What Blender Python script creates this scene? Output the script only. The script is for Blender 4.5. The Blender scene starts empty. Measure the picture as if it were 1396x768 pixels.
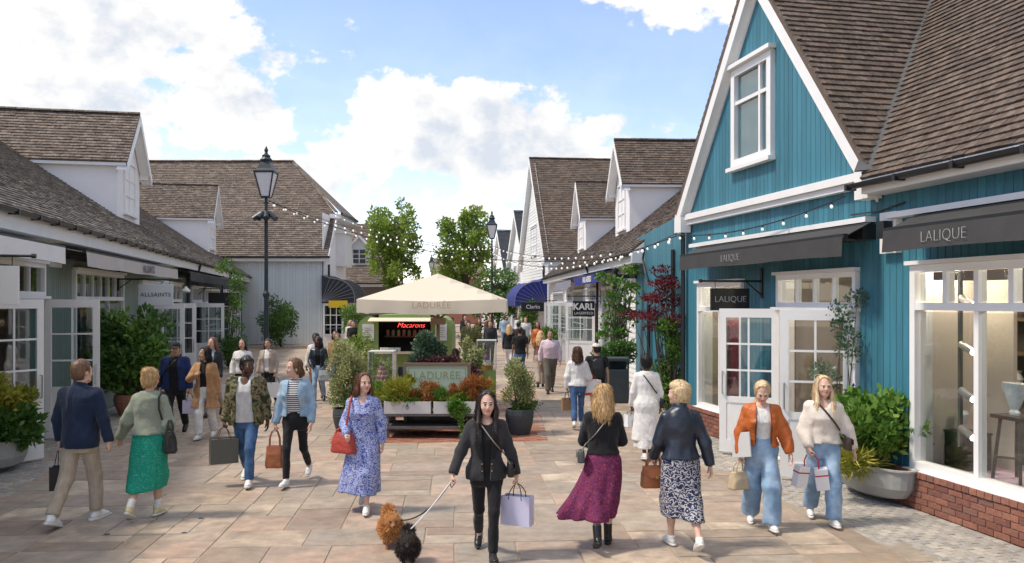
import bpy, bmesh, math, random
import numpy as np
from mathutils import Vector, Matrix
R = math.radians
random.seed(7); rng = np.random.default_rng(7)
scene = bpy.context.scene
COL = scene.collection

# ------------------------------------------------------------------ camera
cam_d = bpy.data.cameras.new('camera'); cam = bpy.data.objects.new('camera', cam_d); COL.objects.link(cam)
cam.location = (0, 0, 2.5); cam.rotation_euler = (R(90), 0, 0)
cam_d.sensor_width = 36; cam_d.lens = 29.66; cam_d.shift_y = 0.0186; cam_d.clip_end = 3000; cam_d.clip_start = .1
scene.camera = cam
# ------------------------------------------------------------------ sky, sun, exposure
SUN_FROM = Vector((-1.0, -.16, 1.5)).normalized()
world = bpy.data.worlds.new('World'); scene.world = world; world.use_nodes = True
sun_d = bpy.data.lights.new('sun', 'SUN'); sun = bpy.data.objects.new('sun', sun_d); COL.objects.link(sun)
sun_d.energy = 1.7; sun_d.angle = R(8.0); sun_d.color = (1.0, .90, .76)
sun.rotation_euler = SUN_FROM.to_track_quat('Z', 'Y').to_euler()
scene.view_settings.view_transform = 'Standard'; scene.view_settings.look = 'None'
scene.view_settings.exposure = 1.2; scene.view_settings.gamma = 1
scene.cycles.max_bounces = 6; scene.cycles.transparent_max_bounces = 16
scene.cycles.use_denoising = True
scene.cycles.caustics_reflective = False; scene.cycles.caustics_refractive = False
SKY_STRENGTH = .112; CLOUD_STRENGTH = .57

def build_world():
    nt = world.node_tree; N = nt.nodes; L = nt.links; N.clear()
    out = N.new('ShaderNodeOutputWorld')
    sky = N.new('ShaderNodeTexSky'); sky.sky_type = 'NISHITA'; sky.sun_disc = False
    sky.sun_elevation = math.asin(SUN_FROM.z); sky.sun_rotation = math.atan2(SUN_FROM.x, SUN_FROM.y)
    sky.air_density = 1.0; sky.dust_density = .1; sky.ozone_density = 1.5
    tint = N.new('ShaderNodeMix'); tint.data_type = 'RGBA'; tint.blend_type = 'MULTIPLY'; tint.inputs['Factor'].default_value = 1; tint.inputs[7].default_value = (.97, .90, .97, 1); L.new(sky.outputs[0], tint.inputs[6])
    bg1 = N.new('ShaderNodeBackground'); bg1.inputs['Strength'].default_value = SKY_STRENGTH
    L.new(tint.outputs[2], bg1.inputs['Color'])
    tc = N.new('ShaderNodeTexCoord')
    sep = N.new('ShaderNodeSeparateXYZ'); L.new(tc.outputs['Generated'], sep.inputs[0])
    def M(op, a, b=None, c=None):
        n = N.new('ShaderNodeMath'); n.operation = op
        for i, v in enumerate((a, b, c)):
            if v is None: continue
            if isinstance(v, (int, float)): n.inputs[i].default_value = v
            else: L.new(v, n.inputs[i])
        return n.outputs[0]
    az = M('ARCTAN2', sep.outputs[0], sep.outputs[1])
    hor = M('SQRT', M('ADD', M('MULTIPLY', sep.outputs[0], sep.outputs[0]), M('MULTIPLY', sep.outputs[1], sep.outputs[1])))
    el = M('DIVIDE', sep.outputs[2], M('MAXIMUM', hor, .05))
    # cumulus masses, azimuth / tangent of elevation / half sizes / weight
    blobs = [(-.58, .24, .36, .14, 1.), (-.42, .30, .16, .05, .9), (-.31, .22, .09, .07, .9), (-.52, .40, .26, .06, .8),
             (-.10, .20, .17, .075, .95), (.02, .17, .14, .06, .9), (-.28, .13, .14, .05, .8), (.14, .14, .12, .035, .8), (-.05, .12, .3, .05, .5),
             (.15, .38, .12, .05, .95), (.3, .34, .2, .06, .8), (.75, .2, .4, .13, .9), (1.5, .3, .5, .2, .9),
             (-1.3, .25, .3, .2, .9), (-2.2, .35, .5, .2, .9), (2.6, .3, .5, .2, .9)]
    comb = N.new('ShaderNodeCombineXYZ'); L.new(az, comb.inputs[0]); L.new(M('MULTIPLY', el, 1.25), comb.inputs[1])
    def noise(scale, det, rough, off, dist=0.):
        mp = N.new('ShaderNodeVectorMath'); mp.operation = 'ADD'; mp.inputs[1].default_value = off
        L.new(comb.outputs[0], mp.inputs[0])
        n = N.new('ShaderNodeTexNoise'); n.inputs['Scale'].default_value = scale; n.inputs['Detail'].default_value = det
        n.inputs['Roughness'].default_value = rough; n.inputs['Distortion'].default_value = dist
        L.new(mp.outputs[0], n.inputs['Vector']); return n.outputs['Fac']
    n1 = noise(9, 8, .58, (3, 1, 0), .15); n2 = noise(26, 6, .6, (1, 5, 0), .1); n3 = noise(7.5, 5, .5, (7, 2, 3))
    tot = None
    for (a, e, ra, re_, w) in blobs:
        dx = M('DIVIDE', M('SUBTRACT', az, a), ra); dy = M('DIVIDE', M('SUBTRACT', el, e), re_)
        d = M('MULTIPLY', M('MAXIMUM', M('SUBTRACT', 1.3, M('SQRT', M('ADD', M('MULTIPLY', dx, dx), M('MULTIPLY', dy, dy)))), 0.), w)
        tot = d if tot is None else M('MAXIMUM', tot, d)
    dens = M('ADD', M('MULTIPLY', tot, .85), M('ADD', M('MULTIPLY', M('SUBTRACT', n1, .5), 1.9), M('MULTIPLY', M('SUBTRACT', n2, .5), .8)))
    hi = N.new('ShaderNodeMapRange'); hi.interpolation_type = 'SMOOTHSTEP'; L.new(el, hi.inputs[0]); hi.inputs[1].default_value = .42; hi.inputs[2].default_value = 1.3; hi.inputs[4].default_value = .62  # extra cloud cover added overhead, out of view, to raise the fill light
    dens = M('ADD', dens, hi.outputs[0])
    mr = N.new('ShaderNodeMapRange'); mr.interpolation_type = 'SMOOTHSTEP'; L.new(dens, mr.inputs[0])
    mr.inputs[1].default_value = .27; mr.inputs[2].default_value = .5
    # thin haze-like veil lifts the blue a little low down
    veil = N.new('ShaderNodeMapRange'); L.new(el, veil.inputs[0]); veil.inputs[1].default_value = .0; veil.inputs[2].default_value = .38
    veil.inputs[3].default_value = .30; veil.inputs[4].default_value = .04
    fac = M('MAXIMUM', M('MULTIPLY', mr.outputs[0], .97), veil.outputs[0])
    shade = N.new('ShaderNodeMapRange'); L.new(M('ADD', M('MULTIPLY', n3, 1.0), M('MULTIPLY', M('SUBTRACT', n2, .5), .5)), shade.inputs[0]); shade.inputs[1].default_value = .34; shade.inputs[2].default_value = .60
    mix = N.new('ShaderNodeMix'); mix.data_type = 'RGBA'; L.new(shade.outputs[0], mix.inputs['Factor'])
    mix.inputs[6].default_value = (.56, .60, .66, 1); mix.inputs[7].default_value = (.96, .91, .83, 1)
    bg2 = N.new('ShaderNodeBackground'); bg2.inputs['Strength'].default_value = CLOUD_STRENGTH
    L.new(mix.outputs[2], bg2.inputs['Color'])
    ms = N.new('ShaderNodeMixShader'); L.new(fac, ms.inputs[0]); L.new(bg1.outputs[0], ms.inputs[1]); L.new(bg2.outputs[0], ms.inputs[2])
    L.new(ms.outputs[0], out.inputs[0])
build_world()

# ------------------------------------------------------------------ materials
MATS = {}
def mat(name, base, rough=.6, rnd=0., noise=(0, 0), bump=(0, 0), spec=.4, metal=0., stretch=(1, 1, 1), base2=None, nscale2=0, emit=None, ramp=None, sheen=0., coat=0., trans=0., bdist=.01):
    if name in MATS: return MATS[name]
    m = bpy.data.materials.new(name); m.use_nodes = True; MATS[name] = m
    nt = m.node_tree; N = nt.nodes; L = nt.links
    b = N['Principled BSDF']
    b.inputs['Roughness'].default_value = rough; b.inputs['Metallic'].default_value = metal
    b.inputs['Specular IOR Level'].default_value = spec
    if sheen: b.inputs['Sheen Weight'].default_value = sheen
    if coat: b.inputs['Coat Weight'].default_value = coat
    if trans: b.inputs['Transmission Weight'].default_value = trans
    tc = N.new('ShaderNodeTexCoord'); oi = N.new('ShaderNodeObjectInfo')
    off = N.new('ShaderNodeVectorMath'); off.operation = 'SCALE'; off.inputs[0].default_value = (37.1, 17.7, 23.3); L.new(oi.outputs['Random'], off.inputs['Scale'])
    add = N.new('ShaderNodeVectorMath'); add.operation = 'ADD'; L.new(tc.outputs['Object'], add.inputs[0]); L.new(off.outputs[0], add.inputs[1])
    st = N.new('ShaderNodeVectorMath'); st.operation = 'MULTIPLY'; st.inputs[1].default_value = stretch; L.new(add.outputs[0], st.inputs[0])
    vec = st.outputs[0]
    col = N.new('ShaderNodeRGB'); col.outputs[0].default_value = (*base, 1); c = col.outputs[0]
    at = N.new('ShaderNodeAttribute'); at.attribute_name = 'rnd'
    ra = N.new('ShaderNodeMath'); ra.operation = 'ADD'; L.new(at.outputs['Fac'], ra.inputs[0]); L.new(oi.outputs['Random'], ra.inputs[1])
    fr = N.new('ShaderNodeMath'); fr.operation = 'FRACT'; L.new(ra.outputs[0], fr.inputs[0])
    if ramp:
        cr = N.new('ShaderNodeValToRGB'); e = cr.color_ramp.elements
        while len(e) < len(ramp): e.new(.5)
        for i, cc in enumerate(ramp): e[i].position = i / (len(ramp) - 1); e[i].color = (*cc, 1)
        L.new(fr.outputs[0], cr.inputs[0]); c = cr.outputs[0]
    if base2:
        n = N.new('ShaderNodeTexNoise'); n.inputs['Scale'].default_value = nscale2; n.inputs['Detail'].default_value = 6; n.inputs['Roughness'].default_value = .65; L.new(vec, n.inputs['Vector'])
        mr = N.new('ShaderNodeMapRange'); L.new(n.outputs[0], mr.inputs[0]); mr.inputs[1].default_value = .42; mr.inputs[2].default_value = .62
        mx = N.new('ShaderNodeMix'); mx.data_type = 'RGBA'; L.new(mr.outputs[0], mx.inputs['Factor']); L.new(c, mx.inputs[6]); mx.inputs[7].default_value = (*base2, 1); c = mx.outputs[2]
    val = None
    if rnd:
        mr = N.new('ShaderNodeMapRange'); L.new(fr.outputs[0], mr.inputs[0]); mr.inputs[3].default_value = 1 - rnd; mr.inputs[4].default_value = 1 + rnd; val = mr.outputs[0]
    if noise[1]:
        n = N.new('ShaderNodeTexNoise'); n.inputs['Scale'].default_value = noise[0]; n.inputs['Detail'].default_value = 8; n.inputs['Roughness'].default_value = .65; L.new(vec, n.inputs['Vector'])
        mr = N.new('ShaderNodeMapRange'); L.new(n.outputs[0], mr.inputs[0]); mr.inputs[1].default_value = .25; mr.inputs[2].default_value = .75; mr.inputs[3].default_value = 1 - noise[1]; mr.inputs[4].default_value = 1 + noise[1]
        if val is None: val = mr.outputs[0]
        else:
            mm = N.new('ShaderNodeMath'); mm.operation = 'MULTIPLY'; L.new(val, mm.inputs[0]); L.new(mr.outputs[0], mm.inputs[1]); val = mm.outputs[0]
    if val is not None:
        hs = N.new('ShaderNodeHueSaturation'); L.new(c, hs.inputs['Color']); L.new(val, hs.inputs['Value']); c = hs.outputs[0]
    L.new(c, b.inputs['Base Color'])
    if bump[1]:
        n = N.new('ShaderNodeTexNoise'); n.inputs['Scale'].default_value = bump[0]; n.inputs['Detail'].default_value = 6; L.new(vec, n.inputs['Vector'])
        bp = N.new('ShaderNodeBump'); bp.inputs['Strength'].default_value = bump[1]; bp.inputs['Distance'].default_value = bdist; L.new(n.outputs[0], bp.inputs['Height']); L.new(bp.outputs[0], b.inputs['Normal'])
    if emit: b.inputs['Emission Color'].default_value = (*emit[0], 1); b.inputs['Emission Strength'].default_value = emit[1]
    return m
def glass_mat(name, tint=(1, 1, 1), ior=1.45, gloss=.0):
    if name in MATS: return MATS[name]
    m = bpy.data.materials.new(name); m.use_nodes = True; MATS[name] = m
    N = m.node_tree.nodes; L = m.node_tree.links; N.clear()
    o = N.new('ShaderNodeOutputMaterial'); t = N.new('ShaderNodeBsdfTransparent'); t.inputs[0].default_value = (*tint, 1)
    g = N.new('ShaderNodeBsdfGlossy'); g.inputs['Roughness'].default_value = .02
    lw = N.new('ShaderNodeLayerWeight'); lw.inputs[0].default_value = .5; f = N.new('ShaderNodeMath'); f.operation = 'POWER'; f.inputs[1].default_value = 4.; L.new(lw.outputs['Facing'], f.inputs[0])
    a = N.new('ShaderNodeMath'); a.operation = 'MULTIPLY_ADD'; a.inputs[1].default_value = .95 - gloss; a.inputs[2].default_value = .03 + gloss; L.new(f.outputs[0], a.inputs[0])
    x = N.new('ShaderNodeMixShader'); L.new(a.outputs[0], x.inputs[0]); L.new(t.outputs[0], x.inputs[1]); L.new(g.outputs[0], x.inputs[2]); L.new(x.outputs[0], o.inputs[0])
    return m
def leaf_mat(name, cols, rough=.45, transl=.25):
    """foliage: random tint by leaf (rnd attribute), some translucency"""
    if name in MATS: return MATS[name]
    m = bpy.data.materials.new(name); m.use_nodes = True; MATS[name] = m
    N = m.node_tree.nodes; L = m.node_tree.links; b = N['Principled BSDF']; o = N['Material Output']
    b.inputs['Roughness'].default_value = rough; b.inputs['Specular IOR Level'].default_value = .35
    at = N.new('ShaderNodeAttribute'); at.attribute_name = 'rnd'
    cr = N.new('ShaderNodeValToRGB'); e = cr.color_ramp.elements
    while len(e) < len(cols): e.new(.5)
    for i, cc in enumerate(cols): e[i].position = i / (len(cols) - 1); e[i].color = (*cc, 1)
    L.new(at.outputs['Fac'], cr.inputs[0]); L.new(cr.outputs[0], b.inputs['Base Color'])
    t = N.new('ShaderNodeBsdfTranslucent'); L.new(cr.outputs[0], t.inputs[0])
    x = N.new('ShaderNodeMixShader'); x.inputs[0].default_value = transl; L.new(b.outputs[0], x.inputs[1]); L.new(t.outputs[0], x.inputs[2]); L.new(x.outputs[0], o.inputs[0])
    return m

# ------------------------------------------------------------------ object helpers
def tag(o, label, cat, group=None):
    o['label'] = label; o['category'] = cat
    if group: o['group'] = group
    return o
def struct(o): o['kind'] = 'structure'; return o
def stuff(o): o['kind'] = 'stuff'; return o
def empty(name, loc=(0, 0, 0), rz=0., sc=1., parent=None):
    o = bpy.data.objects.new(name, None); COL.objects.link(o); o.location = loc; o.rotation_euler = (0, 0, rz)
    o.scale = (sc, sc, sc); o.empty_display_size = .2; o.parent = parent
    return o
def link_mesh(name, me, parent=None, loc=None, rot=None, sc=None):
    o = bpy.data.objects.new(name, me); COL.objects.link(o); o.parent = parent
    if loc is not None: o.location = loc
    if rot is not None: o.rotation_euler = rot
    if sc is not None: o.scale = sc
    return o
def mesh_np(name, V, F, mats, mi=None, rnd=None, smooth=False):
    """V (n,3); F (m,4) or list of tuples"""
    me = bpy.data.meshes.new(name)
    if isinstance(F, np.ndarray):
        nf, k = F.shape
        me.vertices.add(len(V)); me.vertices.foreach_set('co', np.asarray(V, np.float32).ravel())
        me.loops.add(nf * k); me.loops.foreach_set('vertex_index', F.astype(np.int32).ravel())
        me.polygons.add(nf); me.polygons.foreach_set('loop_start', np.arange(0, nf * k, k, dtype=np.int32))
        me.update(calc_edges=True)
    else:
        me.from_pydata([tuple(v) for v in V], [], F)
    for m in mats: me.materials.append(m)
    if mi is not None: me.polygons.foreach_set('material_index', np.asarray(mi, np.int32))
    if smooth: me.polygons.foreach_set('use_smooth', np.ones(len(me.polygons), bool))
    if rnd is not None:
        a = me.attributes.new('rnd', 'FLOAT', 'FACE'); a.data.foreach_set('value', np.asarray(rnd, np.float32))
    me.validate() if not isinstance(F, np.ndarray) else None
    me.update()
    return me
class MB:
    def __init__(s): s.v = []; s.f = []; s.m = []; s.r = []; s.mi = 0; s.rr = 0.; s.sm = False
    def add(s, vs, fs):
        b = len(s.v); s.v += [tuple(v) for v in vs]
        for f in fs: s.f.append(tuple(i + b for i in f)); s.m.append(s.mi); s.r.append(s.rr)
        return s
    def box(s, x0, x1, y0, y1, z0, z1, M=None):
        if x0 > x1: x0, x1 = x1, x0
        if y0 > y1: y0, y1 = y1, y0
        if z0 > z1: z0, z1 = z1, z0
        vs = [(x0, y0, z0), (x1, y0, z0), (x1, y1, z0), (x0, y1, z0), (x0, y0, z1), (x1, y0, z1), (x1, y1, z1), (x0, y1, z1)]
        if M is not None: vs = [M @ Vector(v) for v in vs]
        return s.add(vs, [(3, 2, 1, 0), (4, 5, 6, 7), (0, 1, 5, 4), (1, 2, 6, 5), (2, 3, 7, 6), (3, 0, 4, 7)])
    def bar(s, a, b, w, h, up=(0, 0, 1)):
        a = Vector(a); b = Vector(b); d = (b - a); L = d.length; d.normalize()
        x = d.cross(Vector(up));
        if x.length < 1e-5: x = d.cross(Vector((1, 0, 0)))
        x.normalize(); y = x.cross(d)
        vs = []
        for p in (a, b):
            for sx, sy in ((-1, -1), (1, -1), (1, 1), (-1, 1)): vs.append(p + x * sx * w / 2 + y * sy * h / 2)
        return s.add(vs, [(0, 1, 2, 3), (7, 6, 5, 4), (0, 4, 5, 1), (1, 5, 6, 2), (2, 6, 7, 3), (3, 7, 4, 0)])
    def prism(s, poly, d):
        """poly: 3d points (planar), extruded by vector d"""
        n = len(poly); d = Vector(d); vs = [Vector(p) for p in poly] + [Vector(p) + d for p in poly]
        fs = [tuple(range(n)), tuple(range(2 * n - 1, n - 1, -1))] + [(i, i + n, (i + 1) % n + n, (i + 1) % n) for i in range(n)]
        return s.add(vs, fs)
    def tube(s, pts, r, n=8, cap=True):
        pts = [Vector(p) for p in pts]; m = len(pts); rs = r if isinstance(r, (list, tuple)) else [r] * m
        vs = []; px = None
        for i, p in enumerate(pts):
            d = (pts[min(i + 1, m - 1)] - pts[max(i - 1, 0)]).normalized()
            if px is None: px = d.orthogonal().normalized()
            else:
                px = (px - d * px.dot(d))
                px = px.normalized() if px.length > 1e-5 else d.orthogonal().normalized()
            py = d.cross(px)
            for k in range(n):
                a = 2 * math.pi * k / n; vs.append(p + (px * math.cos(a) + py * math.sin(a)) * rs[i])
        fs = []
        for i in range(m - 1):
            for k in range(n): k2 = (k + 1) % n; fs.append((i * n + k, i * n + k2, (i + 1) * n + k2, (i + 1) * n + k))
        if cap: fs += [tuple(range(n - 1, -1, -1)), tuple(range((m - 1) * n, m * n))]
        return s.add(vs, fs)
    def lathe(s, prof, n=16, c=(0, 0, 0), cap=True, sx=1., sy=1., rot=0.):
        vs = []; m = len(prof)
        for r, z in prof:
            for k in range(n): a = 2 * math.pi * (k + .5) / n + rot; vs.append((c[0] + r * math.cos(a) * sx, c[1] + r * math.sin(a) * sy, c[2] + z))
        fs = []
        for i in range(m - 1):
            for k in range(n): k2 = (k + 1) % n; fs.append((i * n + k, i * n + k2, (i + 1) * n + k2, (i + 1) * n + k))
        if cap: fs += [tuple(range(n - 1, -1, -1)), tuple(range((m - 1) * n, m * n))]
        return s.add(vs, fs)
    def build(s, name, mats, parent=None, smooth=False, bevel=0.):
        if not isinstance(mats, (list, tuple)): mats = [mats]
        me = bpy.data.meshes.new(name); me.from_pydata(s.v, [], s.f)
        for m in mats: me.materials.append(m)
        me.polygons.foreach_set('material_index', s.m)
        if smooth: me.polygons.foreach_set('use_smooth', [True] * len(s.f))
        if any(s.r):
            a = me.attributes.new('rnd', 'FLOAT', 'FACE'); a.data.foreach_set('value', s.r)
        me.update()
        if bevel:
            bm = bmesh.new(); bm.from_mesh(me); bmesh.ops.remove_doubles(bm, verts=bm.verts, dist=1e-5)
            bmesh.ops.bevel(bm, geom=[e for e in bm.edges if len(e.link_faces) == 2 and e.calc_face_angle(0) > .5], offset=bevel, segments=2, affect='EDGES', profile=.6); bm.to_mesh(me); bm.free()
        return link_mesh(name, me, parent)
def text(s, size, mats, parent, loc, rot, name='lettering', ext=.004, offset=0., sx=1., align='CENTER', shear=0., spacing=1.):
    cu = bpy.data.curves.new('t', 'FONT'); cu.body = s; cu.size = size; cu.extrude = ext; cu.align_x = align; cu.align_y = 'CENTER'; cu.offset = offset; cu.shear = shear; cu.space_character = spacing; cu.resolution_u = 3
    o = bpy.data.objects.new('t', cu); COL.objects.link(o)
    me = bpy.data.meshes.new_from_object(o, depsgraph=None) if False else None
    dg = bpy.context.evaluated_depsgraph_get(); me = bpy.data.meshes.new_from_object(o.evaluated_get(dg))
    bpy.data.objects.remove(o); bpy.data.curves.remove(cu)
    me.materials.clear(); me.materials.append(mats)
    return link_mesh(name, me, parent, loc, rot, (sx, 1, 1))
def clip_poly(poly, clip):
    """Sutherland-Hodgman; clip is convex CCW"""
    out = poly
    for i in range(len(clip)):
        ax, ay = clip[i]; bx, by = clip[(i + 1) % len(clip)]; inp = out; out = []
        if not inp: return []
        def side(p): return (bx - ax) * (p[1] - ay) - (by - ay) * (p[0] - ax)
        for j in range(len(inp)):
            p = inp[j]; q = inp[(j + 1) % len(inp)]; sp = side(p); sq = side(q)
            if sp >= 0: out.append(p)
            if (sp >= 0) != (sq >= 0):
                t = sp / (sp - sq); out.append((p[0] + (q[0] - p[0]) * t, p[1] + (q[1] - p[1]) * t))
    return out

M_WHITE = mat('white_paint', (.78, .78, .77), .45, noise=(3, .05))
M_WHITE2 = mat('white_render', (.80, .785, .785), .8, noise=(2, .04), bump=(60, .15))
M_DARK = mat('black_metal', (.018, .02, .022), .4)
M_GUT = mat('black_gutter', (.02, .02, .022), .35)
M_GLASS = glass_mat('window_glass', (.86, .9, .9), 1.5, .05)
M_CLEAR = glass_mat('clear_glass', (.95, .98, .97), 1.4)
M_LEAD = mat('lead_flashing', (.06, .062, .068), .55, noise=(4, .2))
# ================================================================== building helpers
UP = Vector((0, 0, 1))
def cam_local(b):
    return Matrix.LocRotScale(b.location, b.rotation_euler, None).inverted() @ Vector(cam.location)
def boards(parent, x0, x1, zfun, openings, mt, bw=.12, y0=-.03, y1=0., gap=.008, joined=False, name='board'):
    n = int(round((x1 - x0) / bw)); bw = (x1 - x0) / n; J = MB()
    for i in range(n):
        a = x0 + i * bw + gap / 2; b = x0 + (i + 1) * bw - gap / 2
        zl, zh = zfun(a, b); segs = [(zl, zh)]
        for (ox0, ox1, oz0, oz1) in openings:
            if b > ox0 and a < ox1:
                ns = []
                for (s0, s1) in segs:
                    if oz0 > s0: ns.append((s0, min(s1, oz0)))
                    if oz1 < s1: ns.append((max(s0, oz1), s1))
                segs = [q for q in ns if q[1] - q[0] > .02]
        for (s0, s1) in segs:
            m = J if joined else MB()
            m.rr = random.random() if joined else 0.
            c = .006  # chamfered edges make the V groove
            vs = [(a, y0, s0), (a, y1 - c, s0), (a + c, y1, s0), (b - c, y1, s0), (b, y1 - c, s0), (b, y0, s0)]
            s1a, s1b = (s1, s1)
            top = [(v[0], v[1], s1) for v in vs]
            k = 6
            m.add(vs + top, [(5, 4, 3, 2, 1, 0), (6, 7, 8, 9, 10, 11)] + [(j, (j + 1) % k, (j + 1) % k + k, j + k) for j in range(k)])
            if not joined: m.build(name, mt, parent)
    if joined: return stuff(J.build(name, mt, parent))
def core_wall(b, name, x0, x1, z0, z1, openings, mt, y0=-.28, y1=-.035):
    xs = sorted({x0, x1, *[min(max(o[0], x0), x1) for o in openings], *[min(max(o[1], x0), x1) for o in openings]})
    m = MB()
    for a, c in zip(xs[:-1], xs[1:]):
        segs = [(z0, z1)]
        for (ox0, ox1, oz0, oz1) in openings:
            if ox0 <= a + 1e-6 and ox1 >= c - 1e-6:
                ns = []
                for (s0, s1) in segs:
                    if oz0 > s0: ns.append((s0, oz0))
                    if oz1 < s1: ns.append((oz1, s1))
                segs = ns
        for (s0, s1) in segs: m.box(a, c, y0, y1, s0, s1)
    return m.build(name, mt, b)
def window(b, x0, x1, z0, z1, cols, tz=None, lcols=1, lrows=1, fw=.075, bw=.035, y=.05, sill=True, mf=None, glass=None, name='window', depth=.14):
    mf = mf or M_WHITE; glass = glass or M_GLASS
    m = MB(); yb = y - depth
    m.box(x0, x0 + fw, yb, y, z0, z1); m.box(x1 - fw, x1, yb, y, z0, z1)
    m.box(x0 + fw, x1 - fw, yb, y, z1 - fw, z1); m.box(x0 + fw, x1 - fw, yb, y, z0, z0 + fw)
    w = m.build(name, mf, b)
    def grid(za, zb, nc, nr, xa, xb):
        g = MB()
        for i in range(1, nc):
            x = xa + (xb - xa) * i / nc; MB().box(x - bw / 2, x + bw / 2, yb + .03, y - .02, za, zb).build('glazing_bar', mf, w)
        for j in range(1, nr):
            z = za + (zb - za) * j / nr
            for i in range(nc):
                p = xa + (xb - xa) * i / nc + (bw / 2 if i else 0); q = xa + (xb - xa) * (i + 1) / nc - (bw / 2 if i < nc - 1 else 0)
                MB().box(p, q, yb + .03, y - .022, z - bw / 2, z + bw / 2).build('glazing_bar', mf, w)
        for i in range(nc):
            for j in range(nr):
                MB().box(xa + (xb - xa) * i / nc + bw * .4, xa + (xb - xa) * (i + 1) / nc - bw * .4, y - .07, y - .064, za + (zb - za) * j / nr + bw * .3, za + (zb - za) * (j + 1) / nr - bw * .3).build('pane', glass, w)
    xa, xb = x0 + fw, x1 - fw
    if tz:
        MB().box(xa, xb, yb + .02, y - .004, tz - .045, tz + .045).build('transom', mf, w)
        grid(tz + .045, z1 - fw, cols, 1, xa, xb); grid(z0 + fw, tz - .045, lcols, lrows, xa, xb)
    else: grid(z0 + fw, z1 - fw, cols, lrows, xa, xb)
    if sill:
        s = MB(); s.box(x0 - .05, x1 + .05, -.02, y + .07, z0 - .05, z0 - .002); s.build('sill', mf, w)
        s = MB(); s.box(x0 - .04, x1 + .04, -.02, y + .05, z1 + .002, z1 + .05); s.build('head_trim', mf, w)
    return w
def door_leaf(b, hx, hy, ang, w, z0, z1, cols=2, rows=3, pz=.95, mf=None, th=.045, hside=1):
    """hinge at (hx,hy) in the wall frame, leaf runs along ang (radians from local +X)"""
    mf = mf or M_WHITE; st = .11; m = MB()
    m.box(0, st, -th / 2, th / 2, z0, z1); m.box(w - st, w, -th / 2, th / 2, z0, z1)
    m.box(st, w - st, -th / 2, th / 2, z1 - st * 1.3, z1); m.box(st, w - st, -th / 2, th / 2, z0, z0 + .2); m.box(st, w - st, -th / 2, th / 2, pz - .1, pz)
    m.box(st, w - st, -th / 2 + .012, th / 2 - .012, z0 + .2, pz - .1)
    d = m.build('door', mf, b); d.location = (hx, hy, 0); d.rotation_euler = (0, 0, ang)
    xa, xb, za, zb = st, w - st, pz, z1 - st * 1.3; bw = .03
    g = MB()
    for i in range(1, cols): x = xa + (xb - xa) * i / cols; MB().box(x - bw / 2, x + bw / 2, -th / 2 + .006, th / 2 - .006, za, zb).build('glazing_bar', mf, d)
    for j in range(1, rows):
        z = za + (zb - za) * j / rows
        for i in range(cols): MB().box(xa + (xb - xa) * i / cols + (bw / 2 if i else 0), xa + (xb - xa) * (i + 1) / cols - (bw / 2 if i < cols - 1 else 0), -th / 2 + .008, th / 2 - .008, z - bw / 2, z + bw / 2).build('glazing_bar', mf, d)
    for i in range(cols):
        for j in range(rows): MB().box(xa + (xb - xa) * i / cols + .013, xa + (xb - xa) * (i + 1) / cols - .013, -.003, .003, za + (zb - za) * j / rows + .013, za + (zb - za) * (j + 1) / rows - .013).build('pane', M_GLASS, d)
    h = MB()
    for sgn in (-1, 1):
        y = sgn * (th / 2 + .04); x = w - st / 2
        h.tube([(x, sgn * th / 2, z0 + .95), (x, y, z0 + .95), (x, y, z0 + 1.3), (x, sgn * th / 2, z0 + 1.3)], .011, 6)
    h.build('handle', mat('steel', (.5, .5, .5), .3, metal=.9), d)
    return d
def awning(b, x0, x1, yw, zw, yf, zf, vh, mt, lettering=None, lsize=.15, lx=None, lmat=None, arms=True, loff=0.):
    m = MB(); n = 24
    m.prism([(x0, yw, zw), (x0, yf, zf), (x0, yf, zf - .012), (x0, yw, zw - .012)], (x1 - x0, 0, 0))
    a = m.build('awning', mt, b)
    f = MB(); f.box(x0 - .02, x1 + .02, yf - .03, yf + .035, zf - .03, zf + .03); f.build('front_bar', M_DARK, a)
    v = []; fs = []
    rg = random.Random(int(x0 * 100)); ph = [rg.uniform(0, 6) for _ in range(4)]
    for i in range(n + 1):
        x = x0 + (x1 - x0) * i / n
        for j in range(4):
            t = j / 3; wob = (.010 * math.sin(x * 7 + ph[0]) + .006 * math.sin(x * 17 + ph[1])) * t
            v.append((x, yf + .037 + wob + .004 * j, zf - .005 - (vh + .008 * math.sin(x * 2.3 + ph[2])) * t))
    for i in range(n):
        for j in range(3): fs.append((i * 4 + j, i * 4 + j + 1, i * 4 + j + 5, i * 4 + j + 4))
    V = MB(); V.add(v, fs); V.build('valance', mt, a, smooth=True)
    if arms:
        for x in (x0 + .25, x1 - .25): MB().tube([(x, yw, zw - .22), (x + .1, (yw + yf) / 2, zw - .2), (x, yf - .03, zf - .04)], .022, 6).build('folding_arm', M_DARK, a)
    if lettering:
        text(lettering, lsize, lmat, a, (lx if lx is not None else (x0 + x1) / 2, yf + .064, zf - vh * .52), (R(90), 0, R(180)), ext=.002, offset=loff)
    return a
TILE_CACHE = {}
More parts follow.
